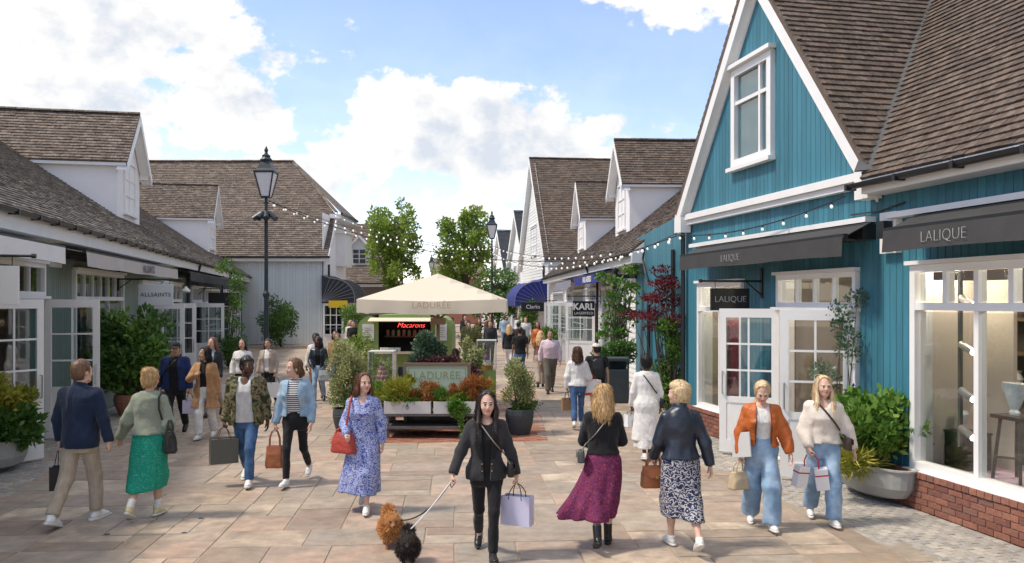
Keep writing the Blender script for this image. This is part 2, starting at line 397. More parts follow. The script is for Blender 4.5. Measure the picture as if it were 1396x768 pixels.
def tiles(parent, O, u, v, poly, tw, g, mt, n_ind=0, camL=None, name='tile', th=.026, deck=True, bond=True):
    """plain tiles laid over a slope: O origin, u along the eave, v up the slope, poly convex CCW in (u,v)"""
    O = Vector(O); u = Vector(u).normalized(); v = Vector(v).normalized(); n = u.cross(v)
    if n.z < 0: n = -n
    us = [p[0] for p in poly]; vs = [p[1] for p in poly]
    if deck:
        d = MB(); d.prism([O + u * p[0] + v * p[1] - n * .02 for p in poly], -n * .06); d.build('roof_deck', mat('roof_deck', (.12, .09, .07), .9), parent)
    rg = random.Random(int(abs(O.x * 31 + O.z * 17) * 100) + len(poly)); J = MB(); ind = []
    nr = int((max(vs) - min(vs)) / g) + 2; nc = int((max(us) - min(us)) / tw) + 3
    for r in range(nr):
        v0 = min(vs) + (r - .3) * g; off = (tw / 2 if (r % 2 and bond) else 0) - tw
        for c in range(nc):
            u0 = min(us) + c * tw + off
            q = [(u0 + .002, v0), (u0 + tw - .002, v0), (u0 + tw - .002, v0 + g * 1.08), (u0 + .002, v0 + g * 1.08)]
            cl = clip_poly(q, poly)
            if len(cl) < 3: continue
            full = len(cl) == 4 and abs(sum(cl[i][0] * cl[(i + 1) % 4][1] - cl[(i + 1) % 4][0] * cl[i][1] for i in range(4)) / 2 - (tw - .004) * g * 1.08) < 1e-5
            jz = rg.uniform(-.0025, .0045); tilt = rg.uniform(-.006, .006); sag = .006 * math.sin(u0 * 1.3 + v0 * .7)
            if full and n_ind:
                P = O + u * (u0 + tw / 2) + v * v0
                ind.append(((P - camL).length, P, jz, cl)); continue
            def pt(p, lo): 
                t = (p[1] - v0) / (g * 1.08)
                h = (th * (1 - t) + .003 + jz + tilt * (p[0] - u0) / tw + sag) if not lo else -.02
                return O + u * p[0] + v * p[1] + n * h
            k = len(cl); J.rr = rg.random()
            J.add([pt(p, 0) for p in cl] + [pt(p, 1) for p in cl], [tuple(range(k))] + [(i + k, (i + 1) % k + k, (i + 1) % k, i) for i in range(k)])
    if ind:
        ind.sort(key=lambda t: t[0])
        me = TILE_CACHE.get((tw, g))
        if me is None:
            w = tw / 2 - .002; G = g * 1.08
            vv = [(-w, 0, th + .003), (w, 0, th + .003), (w, G, .003), (-w, G, .003), (-w, 0, -.02), (w, 0, -.02), (w, G, -.02), (-w, G, -.02)]
            me = bpy.data.meshes.new('tile'); me.from_pydata(vv, [], [(0, 1, 2, 3), (4, 5, 1, 0), (5, 6, 2, 1), (6, 7, 3, 2), (7, 4, 0, 3)]); me.materials.append(mt); me.update(); TILE_CACHE[(tw, g)] = me
        rot = Matrix((u, v, u.cross(v))).transposed()
        flip = u.cross(v).z < 0
        for i, (dd, P, jz, cl) in enumerate(ind):
            if i < n_ind and not flip:
                o = link_mesh(name, me, parent, P + n * jz); e = rot.to_euler(); e.rotate_axis('Y', rg.uniform(-.01, .01)); o.rotation_euler = e
            else:
                J.rr = rg.random(); v0 = cl[0][1]
                top = [O + u * p[0] + v * p[1] + n * ((th * (1 - (p[1] - v0) / (g * 1.08))) + .003 + jz) for p in cl]; lo = [O + u * p[0] + v * p[1] - n * .02 for p in cl]
                J.add(top + lo, [(0, 1, 2, 3)] + [(i2 + 4, (i2 + 1) % 4 + 4, (i2 + 1) % 4, i2) for i2 in range(4)])
    if J.v: stuff(J.build('tiles', mt, parent))
def ridge_tiles(parent, a, b, mt, r=.11, seg=.32):
    a = Vector(a); b = Vector(b); L = (b - a).length; d = (b - a) / L; n = max(1, int(L / seg)); m = MB(); side = d.cross(UP).normalized(); up = side.cross(d)
    for i in range(n):
        p = a + d * (L * i / n + .004); q = a + d * (L * (i + 1) / n - .004); vs = []; m.rr = random.random()
        dz = random.uniform(-.006, .006)
        for e, rr in ((p, r), (q, r * .96)):
            for k in range(7):
                t = math.pi * k / 6; vs.append(e + side * math.cos(t) * rr + up * (math.sin(t) * rr * .75 - .02 + dz))
        m.add(vs, [(k, k + 1, k + 8, k + 7) for k in range(6)] + [tuple(range(6, -1, -1)), tuple(range(7, 14))])
    stuff(m.build('ridge_tiles', mt, parent))
def dormer(b, xc, w, yf, z0, ze, zr, slope, ey, ez, mt, wall=M_WHITE2, tw=.2, g=.14, face=1):
    """front wall at y=yf, gable towards +y; the main roof rises from (ey,ez) with the given slope"""
    yb = lambda z: ey - (z - ez) / slope
    x0, x1 = xc - w / 2, xc + w / 2
    m = MB()
    zt = lambda x: zr - .14 - (zr - ze) * abs(x - xc) / (w / 2)
    m.prism([(x0, yf, z0 - .15), (x1, yf, z0 - .15), (x1, yf, ze - .1), (xc, yf, zr - .18), (x0, yf, ze - .1)], (0, -.12, 0))
    for x in (x0, x1):
        s = 1 if x == x0 else -1
        m.prism([(x, yf - .12, z0 - .15), (x, yf - .12, ze - .1), (x, yb(ze) - .3, ze - .1), (x, yb(ze), ze - .3)], (s * .1, 0, 0))
    d = m.build('dormer', wall, b)
    k = (zr - ze) / (w / 2); ov = .22; yo = yf + .32; ye = yb(zr) - .1
    L = math.hypot(w / 2 + ov, (w / 2 + ov) * k)
    for s in (-1, 1):
        eave = Vector((xc + s * (w / 2 + ov), yo, zr - (w / 2 + ov) * k)); v = Vector((-s, 0, k)).normalized()
        u = Vector((0, -s, 0)) if s < 0 else Vector((0, -1, 0))
        ybe = yo - yb(eave.z); ybr = yo - ye
        if s < 0:  # u = +y : origin at the back end
            u = Vector((0, 1, 0)); O = eave + Vector((0, -ybr, 0)); poly = [(ybr - ybe, 0), (ybr, 0), (ybr, L), (0, L)]
        else:
            u = Vector((0, -1, 0)); O = eave; poly = [(0, 0), (ybe, 0), (ybr, L), (0, L)]
        nn = u.cross(v)
        if nn.z < 0: poly = [(p[0], p[1]) for p in poly]
        tiles(d, O, u, v, poly, tw, g, mt)
    ridge_tiles(d, (xc, yo, zr + .03), (xc, ye, zr + .03), mt, .1)
    bb = MB()
    for s in (-1, 1):
        e = Vector((xc + s * (w / 2 + ov + .02), 0, zr - (w / 2 + ov + .02) * k - .05)); t = Vector((xc, 0, zr - .05))
        dn = Vector((0, 0, -.24))
        bb.prism([e + Vector((0, yo, 0)), t + Vector((0, yo, 0)), t + dn + Vector((0, yo, 0)), e + dn + Vector((0, yo, 0))], (0, .035, 0))
        bb.prism([e + dn + Vector((0, yo - .3, .05)), t + dn + Vector((0, yo - .3, .05)), t + dn + Vector((0, yo, .05)), e + dn + Vector((0, yo, .05))], (0, 0, .02))
    bb.build('barge_board', M_WHITE, d)
    fs = MB()
    for s in (-1, 1):
        x = xc + s * (w / 2 + .09); z = ze - (.09) * k - .1
        fs.box(x - .09, x + .09, yb(z) - .1, yf + .28, z - .16, z + .02)
    fs.build('fascia', M_WHITE, d)
    window(b, xc - w * .25, xc + w * .25, z0 + .2, ze - .02, 2, None, 1, 3, .06, .04, yf + .05, sill=False)
    MB().box(xc - w * .28, xc + w * .28, yf - .0, yf + .12, z0 + .13, z0 + .198).build('window_sill', M_WHITE, d)
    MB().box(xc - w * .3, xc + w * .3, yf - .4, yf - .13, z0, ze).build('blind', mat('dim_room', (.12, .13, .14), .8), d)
    return d
def room(b, x0, x1, y0, y1, z1, mt, mfl):
    m = MB()
    m.add([(x0, y1, .02), (x1, y1, .02), (x1, y0, .02), (x0, y0, .02)], [(0, 1, 2, 3)]); m.mi = 1
    m.add([(x0, y0, .02), (x1, y0, .02), (x1, y0, z1), (x0, y0, z1)], [(0, 1, 2, 3)])
    m.add([(x0, y0, .02), (x0, y1, .02), (x0, y1, z1), (x0, y0, z1)], [(0, 1, 2, 3)])
    m.add([(x1, y0, .02), (x1, y1, .02), (x1, y1, z1), (x1, y0, z1)], [(0, 1, 2, 3)])
    m.add([(x0, y0, z1), (x1, y0, z1), (x1, y1, z1), (x0, y1, z1)], [(0, 1, 2, 3)])
    return m.build('room_lining', [mfl, mt], b)
def gutter(b, x0, x1, y, z, pipes=()):
    m = MB(); n = 8; prof = [(y + .065 * math.cos(math.pi * k / n + math.pi), z + .065 * math.sin(math.pi * k / n + math.pi)) for k in range(n + 1)]
    inner = [(y + .058 * math.cos(math.pi * k / n + math.pi), z + .058 * math.sin(math.pi * k / n + math.pi)) for k in range(n, -1, -1)]
    m.prism([(x0, a, c) for a, c in prof + inner], (x1 - x0, 0, 0))
    g = m.build('gutter', M_GUT, b)
    x = x0 + .4; k = MB().box(0, .05, y - .075, y + .072, z - .075, z + .004).build('gutter_bracket', M_GUT, g); k.location.x = x
    while x + .95 < x1: x += .95; link_mesh('gutter_bracket', k.data, g, (x, 0, 0))
    return g
def hang_sign(b, x, y0, y1, z0, z1, mt, face, lettering, lsize, lmat, loff=0., rodz=None, th=.05, lz=.5, sub=None, spacing=1.):
    """sign board at right angles to the wall; face=+1 reads from +X, -1 from -X"""
    m = MB(); m.box(x - th / 2, x + th / 2, y0, y1, z0, z1); s = m.build('hanging_sign', mt, b, bevel=.006)
    rz = rodz or z1 + .12; k = MB()
    k.tube([(x, -.02, rz), (x, y1 + .15, rz)], .018, 8); k.tube([(x, y1 + .15, rz), (x, y1 + .2, rz)], .032, 8)
    k.box(x - .03, x + .03, -.02, .025, rz - .28, rz + .22); k.tube([(x, .0, rz - .24), (x, .16, rz - .12), (x, .3, rz)], .013, 6)
    k.tube([(x, y0 + .08, rz), (x, y0 + .08, z1)], .006, 5); k.tube([(x, y1 - .08, rz), (x, y1 - .08, z1)], .006, 5)
    k.build('sign_bracket', M_DARK, s)
    if lettering:
        rot = (R(90), 0, R(90) if face > 0 else R(-90))
        zz = z0 + (z1 - z0) * lz
        text(lettering, lsize, lmat, s, (x + face * (th / 2 + .003), (y0 + y1) / 2, zz), rot, ext=.002, offset=loff, spacing=spacing)
        if sub: text(sub[0], sub[1], lmat, s, (x + face * (th / 2 + .003), (y0 + y1) / 2, z0 + (z1 - z0) * sub[2]), rot, ext=.002)
    return s

# ------------------------------------------------------------------ building materials
M_TEAL = mat('teal_paint', (.045, .178, .24), .5, rnd=.16, noise=(2.2, .18), bump=(40, .08), stretch=(4, 4, .5))
M_SAGE = mat('sage_paint', (.165, .22, .19), .6, rnd=.08, noise=(1.5, .08), stretch=(4, 4, .5))
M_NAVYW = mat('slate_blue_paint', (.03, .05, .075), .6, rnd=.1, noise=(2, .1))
M_PALE = mat('pale_grey_paint', (.66, .70, .69), .6, rnd=.04, noise=(2, .05))
M_CLAP = mat('white_cladding', (.74, .74, .73), .6, rnd=.05, noise=(2, .05))
M_TILE = mat('brown_roof_tile', (.18, .115, .08), .85, rnd=.28, noise=(22, .35), bump=(50, .5), ramp=[(.08, .052, .040), (.096, .065, .05), (.07, .05, .041), (.108, .071, .052), (.086, .061, .049)], base2=(.13, .108, .09), nscale2=14)
M_TILE2 = mat('weathered_grey_tile', (.085, .075, .068), .85, rnd=.28, noise=(18, .35), bump=(40, .5), ramp=[(.16, .137, .118), (.20, .172, .148), (.13, .115, .102), (.215, .182, .155)], base2=(.27, .24, .21), nscale2=9)
M_TILE3 = mat('weathered_brown_tile', (.14, .10, .08), .85, rnd=.28, noise=(16, .3), bump=(40, .5), ramp=[(.105, .075, .06), (.13, .096, .078), (.09, .066, .054), (.148, .111, .09)], base2=(.18, .15, .125), nscale2=8)
M_SLATE = mat('dark_slate', (.035, .04, .055), .6, rnd=.15)
M_BRICK = mat('red_brick', (.26, .085, .05), .85, rnd=.25, noise=(25, .3), bump=(60, .5), ramp=[(.24, .09, .06), (.29, .125, .08), (.18, .075, .058), (.27, .115, .075), (.13, .07, .06)])
M_MORTAR = mat('mortar', (.34, .30, .26), .95, noise=(30, .15))
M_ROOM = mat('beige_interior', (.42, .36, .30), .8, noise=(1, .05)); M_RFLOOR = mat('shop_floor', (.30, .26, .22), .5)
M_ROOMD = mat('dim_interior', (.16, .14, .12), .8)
M_AWG = mat('charcoal_awning_fabric', (.045, .045, .045), .75, noise=(3, .2), bump=(5, .25), bdist=.02)
M_SIGNW = mat('sign_white', (.75, .75, .73), .5)

# ================================================================== teal gabled shop
def teal_shop():
    b = empty('teal_shop', (3.507, 17.016, 0), R(101.93)); tag(b, 'teal boarded gabled shop with brown tiled roof and charcoal awnings', 'shop')
    cl = cam_local(b)
    W1 = (-2.45, -.63, .46, 2.83); D = (-5.72, -3.62, 0., 2.9); W2 = (-11.9, -6.82, .46, 2.93); W3 = (-17, -12.6, .46, 2.93)
    ops = [W1, D, W2, W3]
    wall = core_wall(b, 'wall', -18, 0, 0, 4.15, ops, M_TEAL, -.06); core_wall(b, 'inner_wall', -18, -.3, 0, 4.1, ops, M_WHITE, -.28, -.062)
    boards(wall, -11.0, .0, lambda a, c: (.42, 4.12), ops, M_TEAL, .125)
    boards(wall, -18, -11.0, lambda a, c: (.42, 4.12), ops, M_TEAL, .125, joined=True, name='boards')
    # gable wall
    k = 1.243; ap = 8.13; gx = -3.12
    gz = lambda x: ap - .25 - k * abs(x - gx)
    gw = MB(); gw.prism([(-6.05, .03, 4.15), (-.12, .03, 4.15), (-.12, .03, gz(-.12)), (gx, .03, gz(gx)), (-6.05, .03, gz(-6.05))], (0, -.2, 0)); g = gw.build('gable_wall', M_TEAL, b)
    WG = (-3.58, -2.2, 4.82, 6.53)
    def gzf(a, c): return (4.2, max(4.22, min(gz(a), gz(c)) + .05))
    boards(g, -6.04, -.12, gzf, [WG], M_TEAL, .125, .03, .062)
    window(b, *WG, 1, None, 1, 1, .13, .05, .12, sill=False, depth=.16, name='gable_window')
    m = MB(); m.box(-3.66, -2.12, .06, .2, 6.532, 6.6); m.box(-3.64, -2.14, .06, .19, 4.75, 4.818); m.box(-3.21, -3.15, .0, .1, 4.95, 6.4); m.box(-3.15, -2.33, .0, .098, 5.9, 5.96); m.box(-3.45, -3.21, .0, .098, 5.9, 5.96); m.build('window_trim', M_WHITE, g)
    MB().box(-3.5, -2.3, -.2, -.171, 4.8, 6.5).build('roller_blind', mat('pale_blind', (.5, .52, .5), .8), g)
    # string course under the gable
    m = MB(); m.box(-6.22, .06, -.02, .16, 4.09, 4.2); m.box(-6.22, .06, -.02, .11, 4.0, 4.088); m.build('string_course', M_WHITE, b)
    # gable roof
    roof = MB().box(-4.6, -1.2, -5.2, -.4, 4.3, 5.4).build('roof_void', mat('roof_deck', (.12, .09, .07), .9), b)
    half = 3.12; L = math.hypot(half, half * k); yo = .24
    ez = ap - half * k
    # near slope (faces the near end of the street), cut by the valley
    v = Vector((1, 0, k)).normalized()
    vy = lambda z: .35 - (z - 4.05) / 1.1
    tiles(roof, (gx - half, yo, ez), (0, -1, 0), v, [(0, 0), (yo - vy(ez) + .05, 0), (yo - vy(ap) + .05, L), (0, L)], .165, .13, M_TILE, 230, cl)
    v2 = Vector((-1, 0, k)).normalized()
    tiles(roof, (gx + half, yo - 5, ez), (0, 1, 0), v2, [(0, 0), (5, 0), (5, L), (0, L)], .165, .13, M_TILE)
    ridge_tiles(roof, (gx, yo, ap + .03), (gx, -4.2, ap + .03), M_TILE)
    bb = MB()
    for s in (-1, 1):
        e = Vector((gx + s * half, 0, ap - half * k - .02)); t = Vector((gx, 0, ap - .02)); dn = Vector((0, 0, -.42))
        bb.prism([e + Vector((0, yo - .04, 0)), t + Vector((0, yo - .04, 0)), t + dn + Vector((0, yo - .04, 0)), e + dn * .9 + Vector((0, yo - .04, 0))], (0, .035, 0))
        bb.prism([e + dn * .85 + Vector((0, .03, 0)), t + dn * .95 + Vector((0, .03, 0)), t + dn * .95 + Vector((0, yo - .04, 0)), e + dn * .85 + Vector((0, yo - .04, 0))], (0, 0, .02))
        bb.prism([e + dn * .8 + Vector((0, .065, 0)), t + dn * .92 + Vector((0, .065, 0)), t + dn * 1.22 + Vector((0, .065, 0)), e + dn * 1.1 + Vector((0, .065, 0))], (0, .03, 0))
    bb.build('barge_board', M_WHITE, b)
    # boxed ends of the barge boards
    MB().box(gx - half - .02, gx - half + .26, .03, yo, 3.82, ez - .1).build('kneeler', M_WHITE, b); MB().box(gx + half - .3, gx + half + .02, .03, yo, 3.85, ez - .1).build('kneeler', M_WHITE, b)
    # main roof
    roof2 = MB().box(-17, -6.3, -3.6, -.4, 4.2, 4.6).build('main_roof_void', mat('roof_deck', (.12, .09, .07), .9), b)
    vm = Vector((0, -1, 1.1)).normalized(); Lm = 5.1 * math.hypot(1, 1.1)
    q = math.hypot(1, 1.1)
    O = Vector((-18, .35, 4.05)); u = Vector((1, 0, 0))
    xv = lambda z: gx - (ap - z) / k
    tiles(roof2, O, u, vm, [(0, 0), (xv(4.05) + .12 + 18, 0), (xv(ap) + 18, (ap - 4.05) / 1.1 * q), (xv(ap) + 18, Lm), (0, Lm)], .165, .13, M_TILE, 300, cl)
    ridge_tiles(roof2, (-18, .35 - 5.1, 4.05 + 5.1 * 1.1), (-2.8, .35 - 5.1, 4.05 + 5.1 * 1.1), M_TILE)
    vl = MB()
    A = Vector((xv(4.12), vy(4.12), 4.16)); B = Vector((xv(ap), vy(ap), ap + .03)); vl.bar(A, B, .34, .02); vl.build('valley_lead', M_LEAD, b)
    # fascia, soffit, gutter
    m = MB(); m.box(-18, -6.28, .3, .34, 3.86, 4.04); m.box(-18, -6.28, .0, .3, 3.86, 3.9); m.build('fascia', M_WHITE, b)
    gutter(b, -18, -6.2, .43, 3.99)
    # windows and doors
    window(b, *W1, 3, 2.34, 2, 1)
    window(b, *W2, 10, 2.43, 5, 1, fw=.09, bw=.07, depth=.16)
    window(b, *W3, 8, 2.43, 4, 1, fw=.09, bw=.07, depth=.16)
    window(b, D[0], D[1], 2.4, 2.9, 4, None, 1, 1, name='transom_light')
    m = MB(); m.box(D[0], D[0] + .09, -.15, .05, 0, 2.398); m.box(D[1] - .09, D[1], -.15, .05, 0, 2.398); m.box(D[0], D[1], -.3, .12, 0, .03); m.build('door_frame', M_WHITE, b)
    door_leaf(b, -5.64, .05, R(60), .93, .05, 2.37)
    door_leaf(b, -3.72, .05, R(53), .93, .05, 2.37)
    # brick plinth: every brick its own piece, headers on edge on top
    me = bpy.data.meshes.new('brick'); w, h, d = .1075, .0325, .0475; c = .004
    def brick_mesh(nm, sx, sy, sz):
        t = MB().box(-sx, sx, -sy, sy, -sz, sz).build(nm, M_BRICK, None, bevel=.005); r = t.data; bpy.data.objects.remove(t); return r
    stretcher = brick_mesh('brick', .1075, .05, .0325); header = brick_mesh('header_brick', .052, .085, .035)
    for (xa, xb) in ((-3.55, .02), (-13.2, -5.8)):
        m = MB(); m.box(xa, xb, -.03, .11, 0, .40); p = m.build('plinth', M_MORTAR, b)
        for r in range(5):
            z = .037 + r * .075; x = xa + .11 + (.1125 if r % 2 else 0)
            while x < xb - .05:
                link_mesh('brick', stretcher, p, (x, .075 + random.uniform(0, .005), z), (random.uniform(-.01, .01), 0, random.uniform(-.012, .012))); x += .225
        x = xa + .055
        while x < xb - .04:
            link_mesh('brick', header, p, (x, .055 + random.uniform(0, .005), .408 + random.uniform(0, .004)), (R(6), random.uniform(-.01, .01), random.uniform(-.015, .015))); x += .1125
    # awnings
    lm = mat('sign_lettering', (.42, .42, .41), .5)
    for (xa, xb, lx, ls) in ((-6.2, -1.0, -3.1, .17), (-13.2, -7.02, -8.05, .18)):
        a = awning(b, xa, xb, .14, 3.52, .52, 3.33, .25, M_AWG, 'LALIQUE', ls, lx, lm, loff=-.006)
        m = MB(); m.box(xa + .1, xb + .5, .0, .16, 3.53, 3.6); m.build('head_board', M_WHITE, a)
        m = MB(); m.box(xa + .1, xb - .02, .0, .2, 3.3, 3.5); m.build('cassette', M_DARK, a)
    m = MB(); m.box(-6.62, -6.3, .0, .09, 3.1, 3.62); m.build('awning_end_box', M_WHITE, b)
    m = MB(); m.box(-6.56, -6.42, .09, .22, 3.28, 3.5); m.build('awning_motor', M_DARK, b)
    hang_sign(b, -3.1, .24, .92, 2.34, 2.70, mat('sign_black', (.012, .012, .014), .35), -1, 'LALIQUE', .145, lm, -.003, rodz=2.82)
    # cables and downpipe
    m = MB(); m.tube([(-.06, .09, 0.4), (-.06, .09, 3.9)], .045, 8); m.build('downpipe', M_GUT, b)
    m = MB(); m.tube([(-6.7, .03, 3.72), (-6.2, .03, 3.66), (-5.6, .03, 3.67)], .012, 5); m.build('cable', M_DARK, b)
    # interior
    room(b, -17.8, -.3, -5, -.3, 3.1, M_ROOM, M_RFLOOR)
    pk = mat('plum_panel', (.28, .05, .10), .7); bg = mat('oatmeal_panel', (.56, .49, .42), .8)
    m = MB(); m.box(-7.3, -5.75, -1.05, -1.0, .45, 2.75); m.build('display_backdrop', bg, b); m = MB(); m.box(-6.78, -6.74, -.95, -.3, .45, 2.75); m.build('display_return', bg, b)
    m = MB(); m.box(-.42, -.38, -2.2, -.75, .3, 2.6); m.build('display_backdrop', pk, b)
    m = MB(); m.box(-11.8, -6.9, -1.1, -.16, .38, .458); m.build('window_ledge', mat('pink_ledge', (.62, .42, .52), .6), b)
    for zz in (1.2, 1.7, 2.2): MB().box(-8.5, -2.6, -3.2, -2.8, zz, zz + .04).build('shelf', mat('walnut', (.12, .07, .045), .5), b)
    MB().box(-8.6, -2.5, -3.3, -3.22, .02, 3.0).build('shelf_back', mat('dark_panel', (.06, .045, .04), .6), b)
    # lit spotlights on a track in the display window
    sp = MB().box(-7.16, -7.12, -.42, -.38, .75, 2.85).build('spotlight_track', mat('grey_track', (.12, .12, .12), .5), b)
    stl = mat('steel', (.5, .5, .5), .3, metal=.9); lens = mat('lamp_lens', (1, .95, .85), .4, emit=((1., .9, .75), 12))
    for z in (2.5, 1.95, 1.4, .95):
        h = MB(); h.tube([(-7.18, -.38, z + .03), (-7.42, -.34, z - .05)], [.045, .045], 10); h.build('spotlight', stl, b)
        h = MB(); h.tube([(-7.42, -.34, z - .05), (-7.424, -.3393, z - .0513)], .036, 10); h.build('lamp_lens', lens, b)
    for (lx, ly, lz, pw) in ((-6.9, -.5, 2.8, 16), (-6.2, -2.0, 2.9, 42), (-1.2, -.7, 2.6, 14), (-4.0, -1.6, 2.9, 36), (-9.5, -1.2, 2.9, 34)):
        ld = bpy.data.lights.new('shop_lamp', 'POINT'); ld.energy = pw; ld.color = (1, .85, .68); ld.shadow_soft_size = .12
        lo = bpy.data.objects.new('shop_lamp', ld); COL.objects.link(lo); lo.parent = b; lo.location = (lx, ly, lz)
    # wing wall beyond the corner
    wv = Vector((7.39, -1.669, 0)); ang = math.atan2(wv.y, wv.x); Lw = wv.length
    e = MB(); e.box(0, Lw, -.3, -.035, 0, 4.3); ww = e.build('wing_wall', M_TEAL, b); ww.rotation_euler = (0, 0, ang); ww.location = (.02, -.02, 0)
    boards(ww, .02, Lw, lambda a, c: (0.02, 4.3), [(3.6, 4.6, 0, 2.3)], M_TEAL, .18)
    m = MB(); m.box(3.6, 4.6, -.09, -.034, 0.02, 2.3); m.box(3.5, 3.6, -.03, .03, 0.02, 2.4); m.box(3.6, 4.6, -.03, .03, 2.3, 2.4); m.build('service_door', M_TEAL, ww)
    for pth in ([(4.75, .06, 0.02), (4.75, .06, 2.4)], [(1.2, .06, 0.02), (1.2, .06, 3.6)]): MB().tube(pth, .045, 8).build('pipe', M_DARK, ww)
    m = MB(); m.tube([(5.6, .05, 3.9), (5.6, .09, 3.6), (5.3, .05, 3.2), (4.9, .04, 3.0)], .03, 6); m.build('pipe', M_DARK, ww)
    # goods in the display window
    Mx = Matrix.LocRotScale(b.location, b.rotation_euler, None)
    crystal = mat('frosted_crystal', (.62, .64, .66), .25, noise=(20, .2), spec=.8); bkp = mat('black_lacquer', (.012, .012, .014), .25)
    def put(nm, label, cat, x, y, z, parts, grp=None):
        e = empty(nm, Mx @ Vector((x, y, z)), b.rotation_euler.z); tag(e, label, cat, grp)
        for pn, m_, mt in parts: m_.build(pn, mt, e, smooth=False)
    put('display_plinth', 'low black lacquer plinth standing in the shop window', 'plinth', -7.0, -.62, .46, [('block', MB().box(-.2, .2, -.16, .16, 0, .42), bkp), ('cap', MB().box(-.21, .21, -.17, .17, .42, .445), bkp)])
    put('crystal_vase', 'small frosted crystal vase on the black plinth', 'vase', -6.95, -.6, .907, [('vase', MB().lathe([(.04, 0), (.05, .02), (.025, .05), (.05, .12), (.065, .2), (.05, .24)], 14), crystal)])
    tb = MB()
    for sx in (-1, 1):
        for sy in (-1, 1): tb.bar((sx * .2, sy * .16, 0), (sx * .14, sy * .11, .7), .035, .035)
    tb.box(-.22, .22, -.18, .18, .7, .74); tb.bar((-.18, -.14, .25), (.18, .14, .25), .025, .025); tb.bar((-.18, .14, .25), (.18, -.14, .25), .025, .025)
    put('display_stand', 'slim black trestle stand holding the fan shaped crystal', 'stand', -7.78, -.62, .46, [('trestle', tb, bkp)])
    fan = MB(); fan.lathe([(.07, 0), (.08, .03), (.05, .06), (.09, .12), (.17, .30), (.18, .36), (.14, .37)], 16, sy=.45)
    put('crystal_sculpture', 'fan shaped frosted crystal bowl on the trestle stand', 'sculpture', -7.75, -.6, 1.203, [('bowl', fan, crystal)])
    put('display_plinth', 'tall black lacquer plinth beside the trestle stand', 'plinth', -8.75, -.7, .46, [('block', MB().box(-.18, .18, -.18, .18, 0, .55), bkp), ('cap', MB().box(-.19, .19, -.19, .19, .55, .57), bkp)])
    put('crystal_ring', 'round crystal disc on the tall black plinth', 'sculpture', -8.7, -.68, 1.033, [('foot', MB().lathe([(.06, 0), (.06, .03), (.02, .05)], 12), bkp), ('disc', MB().lathe([(.14, -.02), (.16, 0), (.14, .02), (.09, .02), (.08, 0), (.09, -.02), (.14, -.02)], 18, (0, 0, .2), cap=False, sy=1.), crystal)])
    for i, (x, z, hh) in enumerate(((-5.2, 1.24, .22), (-4.8, 1.24, .3), (-4.4, 1.74, .2), (-5.6, 1.74, .26), (-5.0, 2.24, .24), (-6.0, 1.24, .18), (-6.3, 1.74, .3), (-3.9, 1.24, .26))):
        put('shelf_vase', 'crystal vase on the walnut shelves deep inside the shop', 'vase', x, -3.0, z, [('vase', MB().lathe([(.05, 0), (.09, hh * .4), (.05, hh * .8), (.07, hh)], 12), crystal)], 'vases on the shop shelves')
    return b
teal_shop()

